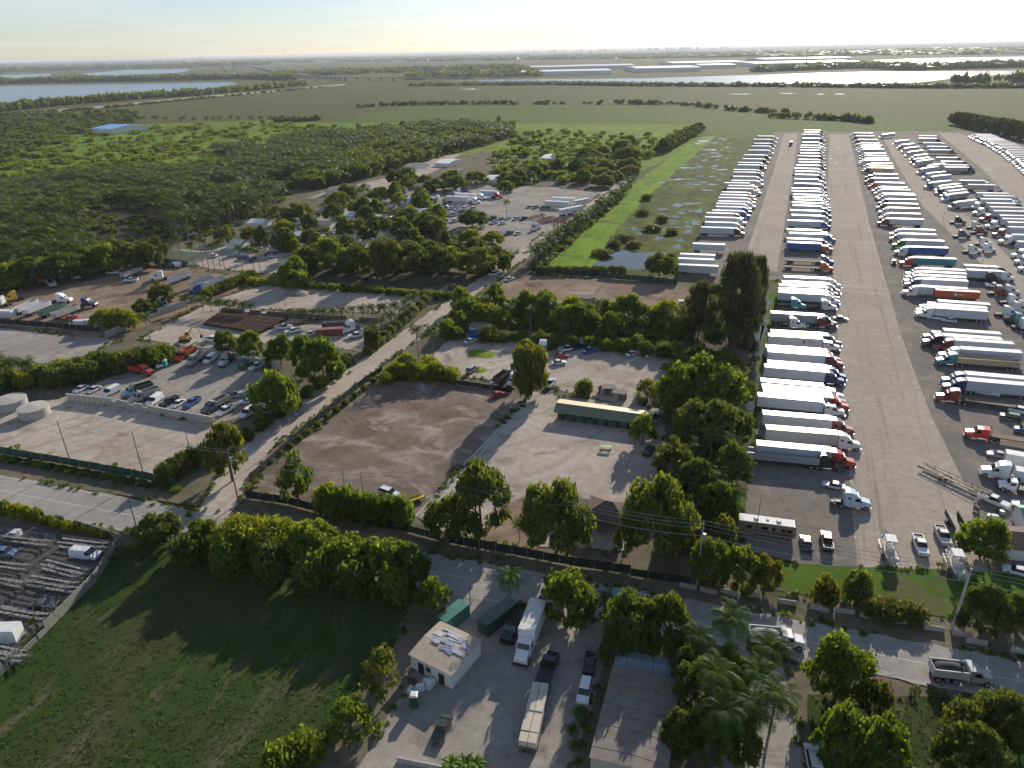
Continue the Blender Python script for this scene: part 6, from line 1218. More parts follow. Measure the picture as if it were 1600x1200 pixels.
band('field_hedge', [(1200, 183), (1320, 188), (1360, 192)], 60, (4, 8), (4, 8), 'bushes behind the truck lot', 5)
band('field_hedge', [(430, 190), (470, 190), (500, 187)], 40, (4, 8), (4, 7), 'dark bushes at the end of the palm row', 4)
band('highway_bushes', [(-20, 182), (150, 170), (330, 153), (520, 135)], 160, (4, 8), (2, 5), 'low bushes along the highway shoulder', 6)
band('distant_woods', [(430, 118), (600, 112), (800, 106), (840, 118), (640, 122)], 420, (16, 40), (10, 20), 'hazy woodland beyond the highway', 40)
band('distant_woods', [(-40, 103), (300, 96), (700, 92), (1000, 88), (1300, 84), (1640, 80)], 900, (60, 160), (14, 26), 'hazy distant woods under the horizon', 60)
for i in range(24):
    palm(140+i*14+random.uniform(-5, 5), 194+i*0.2+random.uniform(-1, 2), 182+random.uniform(-2, 1), f"far palm along the pasture edge, {nth(i)} from the left", 'far palms along the pasture edge', 1.5, lo=True)

# ------------------------------------------------------------------ buildings and structures
random.seed(5)
def gable(name, corners, wall_h, ridge_h, label, wall_m, roof_m, roof2=None, over=0.5, doors=0, cat='building', panels=0, cz=0.0, rf=0.5, far_h=None, width=None):
    """corners: pixels of the ground rectangle A-B (long, near side) and C (far end beyond B); ridge along A-B"""
    A, B, Cc = [at(*c, cz)[:2] for c in corners]
    d = B-A; L = np.linalg.norm(d); d = d/L; n = np.array([-d[1], d[0]]); W = abs((Cc-B)@n) if width is None else width; yr = W*rf; fh = wall_h if far_h is None else far_h
    r = root(name, label, cat, (A[0], A[1], 0), math.atan2(d[1], d[0]))
    ob('wall', mesh(lambda b: b.add([(0, 0, 0), (L, 0, 0), (L, W, 0), (0, W, 0), (0, 0, wall_h), (L, 0, wall_h), (L, W, fh), (0, W, fh), (0, yr, ridge_h-.05), (L, yr, ridge_h-.05)], [(0, 1, 5, 4), (1, 2, 6, 9, 5), (2, 3, 7, 6), (3, 0, 4, 8, 7)]), wall_m, 'wall'), r)
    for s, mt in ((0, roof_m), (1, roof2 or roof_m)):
        y0 = -over if s == 0 else W+over; sl = (ridge_h-wall_h)/yr if s == 0 else (ridge_h-fh)/(W-yr); eh = wall_h if s == 0 else fh
        k = max(1, panels); pl = (L+2*over)/k
        for j in range(k):
            x0 = -over+j*pl; x1 = x0+pl-(0.07 if k > 1 else 0); ze = eh-over*sl+0.06+(0.03*(j % 2) if k > 1 else 0); zr = ridge_h+0.06+(0.03*(j % 2) if k > 1 else 0)
            v = [(x0, y0, ze), (x1, y0, ze), (x1, yr, zr), (x0, yr, zr)]
            ob('roof_panel' if k > 1 else 'roof_slope', mesh(lambda b: b.add(v+[(a, c, z-.06) for a, c, z in v], [(0, 1, 2, 3), (7, 6, 5, 4), (0, 4, 5, 1), (1, 5, 6, 2), (3, 2, 6, 7), (0, 3, 7, 4)]), M_ROOFS2 if (k > 1 and mt == M_ROOFS and (j*7+s*3) % 4 == 1) else mt, 'roof'), r)
    for k in range(doors):
        x = (k+0.5)*L/doors; dr = ob('door', mesh(lambda b: b.box(x-0.55, x+0.55, -0.07, -0.01, 0, 2.1), M_DSCREEN, 'door'), r)
        if k % 2 == 0: ob('window', mesh(lambda b: b.box(x+1.0, x+1.9, -0.06, -0.01, 1.1, 2.0), M_GLASS, 'window'), r)
    return r, L, W
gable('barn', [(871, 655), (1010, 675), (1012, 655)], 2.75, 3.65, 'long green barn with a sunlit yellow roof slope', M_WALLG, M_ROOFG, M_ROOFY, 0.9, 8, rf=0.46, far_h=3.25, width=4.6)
def hip(name, p, L, W, rz, wh, rh, label, wm, rm, posts=False, over=0.6):
    c = at(*p); r = root(name, label, 'building', (c[0], c[1], 0), math.radians(rz))
    if posts:
        for x in (-L/2, 0, L/2):
            for y in (-W/2, W/2): ob('post', mesh(lambda b: b.box(x-.12, x+.12, y-.12, y+.12, 0, wh), M_WOOD, 'post'), r)
        ob('back_wall', mesh(lambda b: b.box(-L/2, L/2, W/2-.1, W/2+.02, 0, wh), wm, 'back_wall'), r)
    else:
        ob('wall', mesh(lambda b: b.box(-L/2, L/2, -W/2, W/2, 0, wh), wm, 'wall'), r)
    a, b_ = L/2+over, W/2+over; k = max(0.2, L/2-W/2)
    V = [(-a, -b_, wh-.1), (a, -b_, wh-.1), (a, b_, wh-.1), (-a, b_, wh-.1), (-k, 0, rh), (k, 0, rh)]
    for f, nm in (((0, 1, 5, 4), 'roof_slope'), ((1, 2, 5), 'roof_hip'), ((2, 3, 4, 5), 'roof_slope'), ((3, 0, 4), 'roof_hip')):
        vs = [V[i] for i in f]; ob(nm, mesh(lambda b: b.add(vs+[(x, y, z-.08) for x, y, z in vs], [tuple(range(len(vs))), tuple(range(2*len(vs)-1, len(vs)-1, -1))]+[(i, i+len(vs), (i+1) % len(vs)+len(vs), (i+1) % len(vs)) for i in range(len(vs))]), rm, nm), r)
    return r
hip('open_shed', (950, 815), 8.5, 7.0, 2, 3.0, 5.0, 'open shed under a brown hipped roof behind the street trees', M_WALLT, M_ROOFB, True)
gable('lean_to', [(845, 800), (920, 812), (922, 790)], 2.8, 3.2, 'low grey sheet roof left of the brown shed', M_WALLT, M_ROOFS, None, 0.3)
# white shed with torn tarpaulin
r, WL, WW = gable('workshop', [(641, 1022), (705, 1054), (733, 993)], 3.0, 3.35, 'white walled workshop with torn tarpaulins on its roof', M_WALLW, flat_mat('worn roof deck', (0.40, 0.34, 0.27), 0.9, wear=0.8, wc=(0.22, 0.16, 0.12), scale=1.5), None, 0.25, 2, cz=3.0)
M_TP = flat_mat('grey tarpaulin', (0.42, 0.44, 0.47), 0.6, wear=0.7, wc=(0.12, 0.14, 0.2), scale=2)
M_TP2 = flat_mat('blue grey tarpaulin', (0.16, 0.20, 0.30), 0.6, wear=0.8, wc=(0.4, 0.42, 0.45), scale=2)
def roof_z(x, y): return 3.42-0.35*abs(y-WW/2)/(WW/2)
for i in range(12):   # ragged tarpaulins lying on the slopes
    cx0, cy0 = random.uniform(1.0, WL-1), random.uniform(WW*0.45, WW-0.8); n = 5; v = []
    sx_, sy_, sh = random.uniform(0.8, 3.0), random.uniform(0.5, 1.8), random.uniform(-1.2, 1.2)
    for a_ in range(n+1):
        for b_ in range(n+1):
            x = cx0+(a_/n-0.5)*sx_+random.uniform(-.09, .09)+sh*0.5*(b_/n-.5); y = cy0+(b_/n-0.5)*sy_*(0.85+0.15*math.sin(a_+i))+random.uniform(-.09, .09)
            v.append((max(-.2, min(WL+.2, x)), max(-.2, min(WW+.2, y)), roof_z(x, y)+0.05+0.008*i+random.uniform(0, .035)))
    ob('tarpaulin', mesh(lambda b: b.add(v, [(a_*(n+1)+b_, (a_+1)*(n+1)+b_, (a_+1)*(n+1)+b_+1, a_*(n+1)+b_+1) for a_ in range(n) for b_ in range(n)]), rc([M_TP, M_TP2, M_TP]), 'tarpaulin'), r)
container(709, 972, 70, 5.5, (0.04, 0.17, 0.13), 'small green storage shed with rusty roof in the bottom yard'); container(779, 972, 68, 7.5, (0.03, 0.06, 0.05), 'dark green container in the bottom yard')
gable('long_roof_building', [(1040, 1215), (1062, 1064), (958, 1046)], 3.0, 3.4, 'long low building with grey patched sheet roof', M_WALLT, M_ROOFS, None, 0.2, panels=9, cz=3.0)
gable('blue_roof_extension', [(960, 1040), (1060, 1059), (1066, 1034)], 2.6, 2.9, 'flat blue grey roof at the street end of the long building', M_WALLT, flat_mat('blue grey roof', (0.22, 0.29, 0.34), 0.7, wear=0.4), None, 0.1, panels=5, cz=2.6)
gable('roadside_barn', [(1570, 874), (1625, 879), (1627, 846)], 2.8, 4.0, 'small grey building with dark roof at the right edge', M_WALLW, M_ROOFB, None, 0.5)
gable('awning_shed', [(1594, 832), (1650, 838), (1650, 818)], 3.4, 4.2, 'shed with a bright green awning at the right edge', M_WALLW, flat_mat('green awning', (0.02, 0.30, 0.16), 0.6), None, 0.3)
gable('blue_shed', [(733, 528), (768, 528), (770, 512)], 3.0, 3.2, 'bright blue shed behind the north yard', flat_mat('blue wall', (0.04, 0.13, 0.45), 0.6), M_ROOFS, None, 0.2)
gable('yard_hut', [(868, 520), (888, 522), (890, 512)], 2.4, 3.0, 'small pale hut among the bananas', M_WALLW, M_ROOFW, None, 0.2)
gable('empty_lot_hut', [(895, 476), (928, 476), (930, 466)], 2.4, 2.8, 'low grey hut at the edge of the empty lot', M_WALLT, M_ROOFS, None, 0.3)
gable('grey_house', [(255, 412), (295, 416), (298, 400)], 3.0, 4.6, 'grey house with dark roof behind the coconut palms', M_CONC, M_ASPH_R if 'M_ASPH_R' in globals() else M_ROOFG, None, 0.5, 3)
gable('blue_roof_house', [(145, 208), (174, 210), (175, 200)], 6.0, 9.0, 'far house with a bright blue roof', M_WALLW, flat_mat('blue metal roof', (0.20, 0.42, 0.75), 0.5), None, 1.0)
for i, (x, y, mt) in enumerate([(345, 378, M_ROOFW), (365, 385, M_ROOFW), (385, 372, M_ROOFS), (398, 352, M_ROOFW), (445, 408, M_ROOFS), (490, 398, M_ROOFW), (580, 345, M_ROOFW), (560, 388, M_ROOFS), (640, 262, M_ROOFS), (690, 256, M_ROOFW), (765, 282, M_ROOFW), (820, 282, M_ROOFW), (855, 248, M_ROOFW), (700, 272, M_ROOFS), (610, 300, M_ROOFW), (520, 300, M_ROOFS), (470, 372, M_ROOFW), (505, 355, M_ROOFS), (540, 340, M_ROOFW), (625, 318, M_ROOFW), (600, 375, M_ROOFS), (655, 335, M_ROOFW), (545, 372, M_ROOFW)]):
    gable('house', [(x-11, y+4), (x+11, y+5), (x+12, y-2)], 2.8, 4.0, f"small {'white' if mt is M_ROOFW else 'grey'} roofed house among the trees, {nth(i)} from the left listing", M_WALLW, mt, None, 0.4)
# far warehouses
for i, (x0, x1, y, dy, hh) in enumerate([(815, 955, 119, 3.2, 14), (818, 900, 110, 2.5, 13), (900, 992, 108, 2.5, 13), (994, 1095, 113, 4, 14), (1052, 1165, 103, 3, 13), (1095, 1150, 107, 2.5, 13), (1180, 1345, 105, 3.5, 15), (1195, 1330, 97, 2.2, 15)]):
    gable('warehouse', [(x0, y), (x1, y+(-0.02*(x1-x0))), (x1+4, y-0.02*(x1-x0)-dy)], hh, hh+3, f"long white far warehouse beyond the lake, {nth(i)} of the group", M_WALLW, M_ROOFW, None, 1.0, cat='warehouse', panels=4)
# water tanks
for x, y, rr, lb in ((37, 656, 3.7, 'round concrete water tank with flat lid, right of two'), (2, 643, 3.9, 'round concrete water tank at the left edge')):
    c = at(x, y); c = c+np.array([0.5, 3.0, 0]); r = root('water_tank', lb, 'water tank', (c[0], c[1], 0), 0, 'water tanks')
    ob('tank_wall', mesh(lambda b: b.tube((0, 0, 0), (0, 0, 2.6), rr, rr, 32), M_CONC, 'tank_wall'), r)
    ob('tank_lid', mesh(lambda b: b.tube((0, 0, 2.602), (0, 0, 2.95), rr+0.08, 0.3, 32), M_CONC, 'tank_lid'), r)
# block wall of the parking yard
def wall_blocks(pl, label, name='block_wall', bl=1.5, bh=0.75, rows=3, th=0.55, mat=M_CONC):
    P_ = [at(*p)[:2] for p in pl]; r = root(name, label, 'wall', (P_[0][0], P_[0][1], 0))
    me = mesh(lambda b: b.box(-bl/2+0.02, bl/2-0.02, -th/2, th/2, 0.02, bh-0.015, 0, 0.02, 0.02), mat, 'block')
    for a, b in zip(P_[:-1], P_[1:]):
        d = b-a; L = np.linalg.norm(d); n = max(1, int(L/bl)); ang = math.atan2(d[1], d[0])
        for k in range(n):
            for z in range(rows):
                if z == rows-1 and random.random() < 0.12: continue
                q = a+d*(k+0.5+(0.25 if z % 2 else 0))/n-P_[0]
                o = ob('block', me, r, (q[0], q[1]+random.uniform(-.04, .04), z*bh)); o.rotation_euler = (0, 0, ang+random.uniform(-.02, .02))
    return r
wall_blocks([(106, 626), (170, 632), (240, 646), (335, 663)], 'rough pale block wall below the parking yard')
wall_blocks([(283, 548), (345, 556), (440, 578)], 'block wall behind the far row of the parking yard')
wall_blocks([(165, 530), (225, 500), (292, 478)], 'pale concrete wall between the two upper yards', 'concrete_wall', 2.4, 1.2, 2, 0.3)
wall_blocks([(620, 1190), (700, 1205), (860, 1215)], 'low concrete wall at the bottom edge', 'concrete_wall', 2.4, 0.9, 1, 0.3)
wall_blocks([(-20, 792), (100, 818), (190, 846), (150, 908), (60, 1000), (-60, 1110)], 'grey concrete wall around the hauler lot', 'concrete_wall', 2.4, 1.0, 2, 0.25, flat_mat('stained wall', (0.22, 0.22, 0.19), 0.9, wear=0.5))
wall_blocks([(345, 488), (470, 498), (590, 505)], 'dark wall behind the steel beams', 'concrete_wall', 2.4, 1.0, 2, 0.25, flat_mat('dark stained wall', (0.13, 0.12, 0.105), 0.9, wear=0.5))
def fence(pl, label, mat, h=2.1, bay=3.0, name='screen_fence'):
    P_ = [at(*p)[:2] for p in pl]; r = root(name, label, 'fence', (P_[0][0], P_[0][1], 0))
    pm = mesh(lambda b: b.tube((0, 0, 0), (0, 0, h+0.15), 0.04, 0.04, 6), M_GALV, 'post')
    for a, b in zip(P_[:-1], P_[1:]):
        d = b-a; L = np.linalg.norm(d); n = max(1, int(round(L/bay))); ang = math.atan2(d[1], d[0]); w_ = L/n
        sm = mesh(lambda b_: b_.add([(x, 0.03*math.sin(x*2.1+z), z) for z in (0.06, h/2, h) for x in (0.03, w_*0.33, w_*0.66, w_-0.03)], [(r_*4+c, r_*4+c+1, r_*4+c+5, r_*4+c+4) for r_ in range(2) for c in range(3)]), mat, 'screen')
        for k in range(n):
            q = a+d*k/n-P_[0]; ob('post', pm, r, (q[0], q[1], 0))
            s = ob('screen', sm, r, (q[0], q[1], 0)); s.rotation_euler = (0, 0, ang)
            s.scale = (1, 1, random.uniform(0.93, 1.0))
    return r
fence([(-20, 705), (110, 727), (224, 748), (275, 760)], 'green screened fence along the corner lot', M_SCREEN)
fence([(385, 778), (450, 788), (540, 812), (640, 832)], 'black screened fence in front of the mud lot', M_DSCREEN)
fence([(640, 832), (688, 845)], 'green gate panel fence beside the hedge', M_SCREEN, 1.8)
fence([(700, 848), (800, 866), (900, 885), (985, 897)], 'dark screened fence along the street', M_DSCREEN)
fence([(395, 748), (480, 672), (560, 606), (598, 580)], 'dark screened fence between dirt road and mud lot', M_DSCREEN, 1.9)
fence([(600, 584), (720, 602), (800, 614)], 'dark fence at the back of the mud lot', M_DSCREEN, 1.6)
fence([(830, 424), (930, 432)], 'dark fence between pond and empty lot', M_DSCREEN); fence([(938, 434), (1010, 440), (1058, 446)], 'faded green fence at the pond', M_SCREEN, 2.4)
fence([(598, 538), (660, 482), (700, 452)], 'grey metal fence along the left of the dirt road', M_GALV, 2.2)
fence([(-20, 505), (80, 512), (160, 520)], 'dark fence below the earth yard', M_DSCREEN, 2.2)
fence([(985, 900), (1040, 908), (1078, 914)], 'dark chain fence under the broad tree', M_DSCREEN, 1.8)
# concrete barriers along the street
bar = mesh(lambda b: b.prism([(-1.5, 0), (1.5, 0), (1.5, 0.81), (-1.5, 0.81)], 0.3, 0.09), M_CONC, 'barrier')
for i, (x, y) in enumerate([(1075, 918), (1107, 925), (1140, 928), (1172, 931), (1230, 943), (1280, 953), (1320, 957), (1358, 965), (1412, 973), (1459, 984), (1525, 1005), (1595, 1020), (1503, 993)]):
    p = at(x, y); o = tag(ob('concrete_barrier', bar, None, (p[0], p[1], 0)), f"pale concrete road barrier on the verge, {nth(i)} from the left", 'barrier', 'concrete road barriers'); o.rotation_euler = (0, 0, math.radians(3+random.uniform(-9, 9)))
for i, (x, y) in enumerate([(523, 598), (530, 592), (510, 608), (462, 648), (452, 657), (436, 668), (548, 582)]):
    p = at(x, y); tag(ob('boulder', mesh(lambda b: b.box(-.6, .6, -.5, .5, 0, .7, 0, .2, .18), M_CONC, 'boulder'), None, (p[0], p[1], 0)), f"pale boulder on the left verge of the dirt road, {nth(i)} listed", 'boulder', 'verge boulders').rotation_euler = (0, 0, i*1.3)
# utility poles and wires
def pole(bx, by, topy, label, mat=M_POLE, arms=1, r0=0.17, xfm=False, lean=0.0):
    p = at(bx, by); h = height_for(p, topy); r = root('utility_pole', label, 'utility pole', (p[0], p[1], 0), math.radians(4), 'utility poles'); r.rotation_euler[1] = lean
    ob('pole_shaft', mesh(lambda b: b.tube((0, 0, -0.3), (0, 0, h), r0, r0*0.62, 10), mat, 'pole_shaft'), r)
    for k in range(arms):
        a = ob('cross_arm', mesh(lambda b: b.box(-0.06, 0.06, -1.2, 1.2, h-0.6-k*1.1, h-0.46-k*1.1), M_POLE, 'cross_arm'), r)
        for y in (-1.1, 0.0, 1.1): ob('insulator', mesh(lambda b: b.tube((0, y, h-0.46-k*1.1), (0, y, h-0.22-k*1.1), 0.05, 0.05, 6), M_CONC, 'insulator'), a)
    if xfm: ob('transformer', mesh(lambda b: b.tube((0.35, 0, h-3.2), (0.35, 0, h-2.2), 0.28, 0.28, 12), M_GALV, 'transformer'), r)
    return (p[0], p[1], h)
PA = pole(373, 786, 700, 'timber utility pole with transformer at the road junction', xfm=True)
PB = pole(745, 840, 757, 'timber utility pole before the large dark tree'); PC = pole(896, 872, 783, 'timber utility pole left of the brown shed'); PD = pole(1088, 916, 817, 'white concrete utility pole before the street tree', M_CPOLE, xfm=True)
PE = pole(1487, 984, 888, 'leaning white utility pole on the right verge', M_CPOLE, r0=0.26)
PF = pole(112, 727, 657, 'slim timber pole behind the green fence, leftmost', arms=0, r0=0.13); PG = pole(226, 747, 675, 'slim timber pole behind the green fence, second', arms=0, r0=0.13); PH = pole(300, 717, 672, 'short timber pole at the right of the corner lot', arms=0, r0=0.12)
PI_ = pole(213, 822, 773, 'dark timber pole on the near side of the street', arms=0, r0=0.14)
for x, y, t, lb in ((540, 772, 730, 'thin post left in the mud lot'), (567, 768, 738, 'thin post right in the mud lot'), (448, 487, 458, 'thin post beside the sandy lot'), (255, 432, 402, 'lamp pole at the earth yard'), (735, 945, 917, 'short post on the near side of the street'), (885, 300, 268, 'far pole behind the salvage yard'), (848, 352, 312, 'pole at the dirt road bend'), (1180, 838, 780, 'thin lamp pole beside the motorhome'), (160, 520, 506, 'short pole at the hedge')): pole(x, y, t, lb, arms=0, r0=0.09)
for i, (x, y, t) in enumerate([(1183, 618, 588), (1437, 322, 288), (1473, 345, 318), (1534, 412, 383), (1582, 354, 325), (1500, 258, 238), (1543, 300, 276), (1260, 330, 300)]): pole(x, y, t, f"slim lamp pole in the truck lot, {nth(i)} listed", M_GALV, 0, 0.10)
def wire(a, b, label, sag=0.5, r=0.032):
    n = 14; mb = MB(); q = [np.array(a)+(np.array(b)-np.array(a))*k/n-np.array([0, 0, sag*4*(k/n)*(1-k/n)]) for k in range(n+1)]
    for k in range(n): mb.tube(q[k], q[k+1], r, r, 4)
    tag(ob('power_line', mb.build('power_line', M_GALV)), label, 'power line', 'overhead wires')
PX = (PE[0]+55, PE[1]+3.5, PE[2]); PW = (PF[0]-45, PF[1]-3, PF[2])
PZ = (nsx0-2.0, 330, 11)
for n_, a, b, lb in ((3, PA, PB, 'junction pole and large dark tree'), (3, PB, PC, 'large dark tree and brown shed'), (3, PC, PD, 'brown shed and white pole'), (3, PD, PE, 'white pole and leaning pole'), (3, PE, PX, 'leaning pole and right edge'), (2, PG, PA, 'corner lot and junction pole'), (2, PF, PG, 'left poles of the corner lot'), (1, PW, PF, 'left edge and first slim pole')):
    for k in range(n_):
        off = (k-1)*1.1; wire((a[0]+0.1, a[1]+off, a[2]-0.3), (b[0]+0.1, b[1]+off, b[2]-0.3), f"{['near', 'middle', 'far'][k]} overhead wire between {lb}", 0.7)
    if n_ == 3: wire((a[0], a[1], a[2]-2.6), (b[0], b[1], b[2]-2.6), f"lower cable between {lb}", 0.9, 0.05)
# steel beams
for i in range(16):
    t = i/15; A_ = at(318+t*30, 508-t*20); B_ = at(408+t*42, 522-t*22); d = B_-A_; L = np.linalg.norm(d); mdp = (A_+B_)/2
    for lv in range(2):
        o = tag(ob('steel_beam', mesh(lambda b: (b.box(-L/2, L/2, -.2, .2, 0, .06), b.box(-L/2, L/2, -.2, .2, .44, .5), b.box(-L/2, L/2, -.04, .04, .06, .44)), M_RUST, 'steel_beam'), None, (mdp[0], mdp[1], 0.05+lv*0.52)), f"dark rusty steel beam in the beam stack, {nth(i)} row, {'lower' if lv == 0 else 'upper'}", 'steel beam', 'rusty steel beams'); o.rotation_euler = (0, 0, math.atan2(d[1], d[0])+random.uniform(-.02, .02))
for i in range(9):
    A_ = at(430+i*7, 512-i*1.2); o = tag(ob('steel_rack', mesh(lambda b: ([b.box(-4.5, 4.5, y, y+.15, 0.4, 0.6) for y in (-.8, .8)], [b.box(x, x+.12, -.8, .9, .6, .72) for x in (-4, -2, 0, 2, 4)], [b.box(x, x+.15, y, y+.15, 0, .4) for x in (-4, 3.8) for y in (-.8, .75)]), M_RUST, 'steel_rack'), None, (A_[0], A_[1], 0)), f"rusty trailer frame right of the beam stack, {nth(i)} from the left", 'steel frame', 'rusty frames'); o.rotation_euler = (0, 0, math.radians(38))
for i in range(14):
    x = random.uniform(838, 890); y = random.uniform(338, 350); A_ = at(x, y)
    o = tag(ob('steel_rack', mesh(lambda b: ([b.box(-5, 5, yy_, yy_+.2, 0.9, 1.15) for yy_ in (-1, 1)], [b.box(x_, x_+.15, -1, 1.2, 1.15, 1.3) for x_ in (-4.5, -2.2, 0, 2.2, 4.5)], [b.box(x_, x_+.2, yy_, yy_+.2, 0, .9) for x_ in (-4.5, 4.3) for yy_ in (-1, 1)]), flat_mat('red oxide steel', (0.20, 0.055, 0.04), 0.8, wear=0.5) if i == 0 else bpy.data.materials['red oxide steel'], 'steel_rack'), None, (A_[0], A_[1], 0)), 'red oxide steel chassis frame in the salvage yard', 'steel frame', 'red steel frames'); o.rotation_euler = (0, 0, math.radians(60))
# small things
def heap(x, y, rx, h, label, mat=M_SAND):
    b = MB(); n, m_ = 9, 16; v = []
    for i in range(n+1):
        for j in range(m_):
            rr = i/n; t = 2*math.pi*j/m_; k = 1+random.uniform(-.12, .12)
            v.append((math.cos(t)*rr*rx*k, math.sin(t)*rr*rx*0.7*k, h*(1-rr)**0.9*random.uniform(0.85, 1.1)-0.02))
    b.add(v, [(i*m_+j, (i+1)*m_+j, (i+1)*m_+(j+1) % m_, i*m_+(j+1) % m_) for i in range(n) for j in range(m_)])
    p = at(x, y); tag(ob('spoil_heap', b.build('spoil_heap', mat), None, (p[0], p[1], 0)), label, 'earth heap')
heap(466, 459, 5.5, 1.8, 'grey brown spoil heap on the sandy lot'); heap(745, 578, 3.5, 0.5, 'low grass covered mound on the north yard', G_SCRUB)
p = at(752, 553); heap(752, 553, 5, 0.4, 'grassy island in the north yard', G_SCRUB)
p = at(947, 703); r = root('picnic_table', 'green picnic table with benches on the gravel yard', 'picnic table', (p[0], p[1], 0), 0.2)
ob('table_top', mesh(lambda b: [b.box(-1.3, 1.3, -0.62+k*0.25, -0.40+k*0.25, 0.98, 1.04) for k in range(5)], flat_mat('pale green boards', (0.40, 0.48, 0.28), 0.7), 'table_top'), r)
for y in (-1.0, 1.0): ob('bench', mesh(lambda b: b.box(-1.3, 1.3, y-.2, y+.2, 0.5, 0.56), M_WALLG, 'bench'), r)
for x in (-1, 1): ob('leg_frame', mesh(lambda b: (b.tube((x, -0.4, 1.0), (x, -1.0, 0), .06, .06, 6), b.tube((x, .4, 1.0), (x, 1.0, 0), .06, .06, 6), b.tube((x, -1.05, .48), (x, 1.05, .48), .05, .05, 6)), M_WALLG, 'leg_frame'), r)
def toilet(x, y, c, label):
    p = at(x, y); r = root('portable_toilet', label, 'portable toilet', (p[0], p[1], 0), -1.2)
    ob('cabin', mesh(lambda b: b.box(-.6, .6, -.6, .6, 0.05, 2.2, 0, .03, .03), M_PANEL, 'cabin'), r, None, c); ob('cabin_roof', mesh(lambda b: b.box(-.62, .62, -.62, .62, 2.203, 2.4, 0, .2, .2), M_WALLW, 'cabin_roof'), r)
    ob('door', mesh(lambda b: b.box(.6, .64, -.45, .45, .15, 2.0), M_PANEL, 'door'), r, None, tuple(k*0.8 for k in c))
toilet(259, 573, (0.05, 0.33, 0.30), 'teal portable toilet beside the orange dump truck'); toilet(648, 1102, (0.02, 0.10, 0.05), 'green portable toilet in the bottom yard')
for x, y, lb in ((950, 614, 'brown debris shed behind the green barn, left'), (968, 622, 'pale scrap heap shed behind the green barn, middle'), (1000, 628, 'grey block hut behind the green barn, right')):
    p = at(x, y); r = root('scrap_hut', lb, 'hut', (p[0], p[1], 0), random.uniform(-.3, .3))
    for k in range(9): o = ob('board', mesh(lambda b: b.box(-1.2, 1.2, -.06, .06, 0, 1.9), M_WALLT if k % 2 else M_WOOD, 'board'), r, (random.uniform(-1.5, 1.5), random.uniform(-1.2, 1.2), 0)); o.rotation_euler = (random.uniform(-.5, .5), 0, random.uniform(0, 3))
    ob('roof_sheet', mesh(lambda b: b.box(-1.9, 1.9, -1.5, 1.5, 2.0, 2.06), M_ROOFS, 'roof_sheet'), r)
for i in range(34):   # scrap lying in the yards
    x, y, nm = random.choice([(660, 1075, 'beside the workshop'), (775, 530, 'beside the blue shed'), (1545, 803, 'beside the gooseneck trailer'), (780, 606, 'at the mud lot corner'), (395, 360, 'among the far houses'), (600, 350, 'among the middle yards')])
    p = at(x+random.uniform(-22, 22), y+random.uniform(-7, 7))
    o = tag(ob('scrap_piece', mesh(lambda b: b.box(-random.uniform(.3, 1.2), .6, -.4, random.uniform(.1, .6), 0, random.uniform(.3, 1.1), 0, .05, .05), rc([M_WALLW, M_STEEL, M_RUST, M_WOOD, M_GALV]), 'scrap_piece'), None, (p[0], p[1], 0)), f"piece of scrap lying {nm}", 'scrap', 'scrap '+nm); o.rotation_euler = (0, 0, random.uniform(0, 6))
p = at(652, 782); r = root('yellow_trailer', 'small yellow utility trailer on the mud lot', 'trailer', (p[0], p[1], 0), 0.9)
ob('bed', mesh(lambda b: (b.box(-1.6, 1.6, -.8, .8, .5, .6), b.box(-1.6, 1.6, -.8, -.75, .6, 1.0), b.box(-1.6, 1.6, .75, .8, .6, 1.0)), flat_mat('yellow paint', (0.55, 0.45, 0.06), 0.6), 'bed'), r); ob('drawbar', mesh(lambda b: b.box(1.6, 3.0, -.06, .06, .5, .6), M_STEEL, 'drawbar'), r)
for y in (-.95, .95): ob('wheel', CW, r, (-.2, y, .34))
# flat trailer beside the silver pickup
p = at(1492, 822); r = root('dark_flat_trailer', 'dark walled open trailer behind the bright tree', 'trailer', (p[0], p[1], 0), math.radians(98))
ob('bed', mesh(lambda b: b.box(-3.2, 3.2, -1.1, 1.1, .6, .7), M_STEEL, 'bed'), r)
for y in (-1.1, 1.1): ob('side_board', mesh(lambda b: b.box(-3.2, 3.2, y-.04, y+.04, .7, 1.7), flat_mat('dark board', (0.06, 0.07, 0.07), 0.8), 'side_board'), r)
for x, y in ((-.5, -1.2), (-.5, 1.2), (.5, -1.2), (.5, 1.2)): ob('wheel', CW, r, (x, y, .34))

# ------------------------------------------------------------------ highway, overpass, far things
hw = [(-60, 181), (60, 173), (150, 166), (250, 156), (340, 148), (430, 141), (500, 134), (540, 131)]
up_ = [at(x, y)[:2] for x, y in hw]; dn = [at(x, y+2.0+0.016*(540-x)*0.2)[:2] for x, y in hw]
sheet('highway', up_+dn[::-1], G_DIRTROAD, -0.15, 'pale highway crossing the far plain on the left', 'road', world=True)
opl = [(385, 103), (430, 113), (480, 121), (540, 126), (640, 127), (740, 126), (830, 125)]
P_ = [at(x, y) for x, y in opl]; r = root('overpass', 'long raised highway overpass in the left distance', 'overpass', (0, 0, 0))
for k, (a, b) in enumerate(zip(P_[:-1], P_[1:])):
    d = b-a; L = np.linalg.norm(d); ang = math.atan2(d[1], d[0])
    o = ob('deck', mesh(lambda q: (q.box(0, L, -8, 8, 9, 10.5), q.box(0, L, -8.2, -7.8, 10.5, 11.6), q.box(0, L, 7.8, 8.2, 10.5, 11.6)), M_CONC, 'deck'), r, a); o.rotation_euler = (0, 0, ang)
    for j in range(int(L/60)):
        q = a+d*j*60/L; ob('pier', mesh(lambda q_: q_.box(-1.5, 1.5, -5, 5, 0, 9), M_CONC, 'pier'), r, q).rotation_euler = (0, 0, ang)
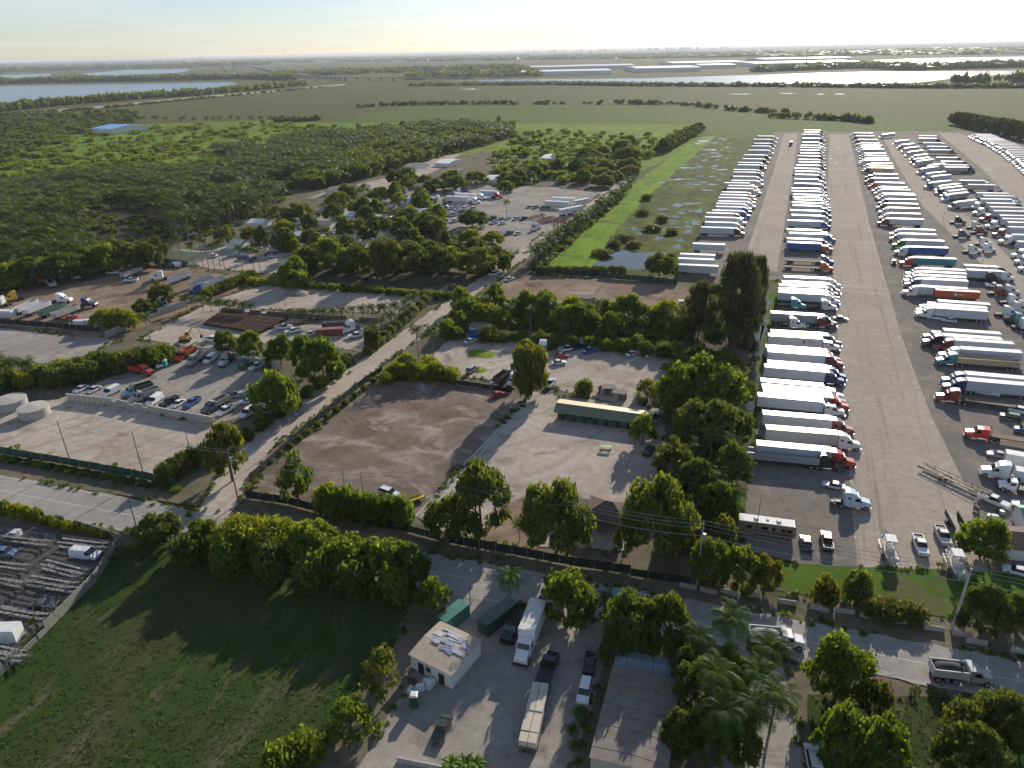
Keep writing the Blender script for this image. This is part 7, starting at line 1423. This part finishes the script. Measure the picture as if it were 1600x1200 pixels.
for x, y, t, ln, lb in ((366, 112, 84, 0.2, 'far tower crane above the interchange'), (352, 112, 97, -0.9, 'far crawler crane with leaning boom')):
    p = at(x, y); h = min(78, height_for(p, t)); r = root('crane', lb, 'crane', (p[0], p[1], 0), YAW)
    ob('mast', mesh(lambda b: b.tube((0, 0, 0), ((0 if ln > 0 else -h*0.8), 0, h), 2.2, 1.6, 4), M_STEEL, 'mast'), r)
    ob('jib', mesh(lambda b: b.tube((-15, 0, h*0.8), (40, 0, h*0.82), 1.3, 1.0, 4), M_STEEL, 'jib') if ln > 0 else mesh(lambda b: b.box(-6, 6, -5, 5, 0, 8), M_STEEL, 'jib'), r)
p = at(1258, 106); r = root('radio_mast', 'thin far radio mast beyond the warehouses', 'mast', (p[0], p[1], 0)); ob('mast_shaft', mesh(lambda b: b.tube((0, 0, 0), (0, 0, 80), 1.2, 0.6, 4), M_STEEL, 'mast_shaft'), r)
for i in range(46):   # far skyline
    cx = rc([300, 305, 310, 1080, 1060, 1050, 950, 880, 1000, 1120, 850]); x = cx+random.gauss(0, 16)
    y = 99-0.0206*x; p = at(x, y+1.2); h = random.uniform(45, 84)
    o = tag(ob('far_tower', mesh(lambda b: (b.box(-28, 28, -20, 20, 0, h*0.8), b.box(-20, 20, -14, 14, h*0.8, h)), M_CONC, 'far_tower'), None, (p[0], p[1], 0)), f"tiny hazy tower on the {'left' if cx < 500 else 'right'} part of the skyline", 'building', 'far skyline '+('left' if cx < 500 else 'right'))

# ------------------------------------------------------------------ haze
me = MB().box(-S-60, S+60, -3060, S+60, -1.4, 88.5).build('haze', [])
hz = ob('haze', me); tag(hz, 'pale haze fading the far plain', 'haze', kind='stuff')
mt = bpy.data.materials.new('haze air'); mt.use_nodes = True; nt = mt.node_tree; nt.nodes.clear()
o_ = nt.nodes.new('ShaderNodeOutputMaterial'); v_ = nt.nodes.new('ShaderNodeVolumePrincipled')
v_.inputs['Color'].default_value = (0.80, 0.86, 0.95, 1); v_.inputs['Density'].default_value = 0.00005; v_.inputs['Anisotropy'].default_value = 0.2
nt.links.new(v_.outputs[0], o_.inputs['Volume']); me.materials.append(mt)
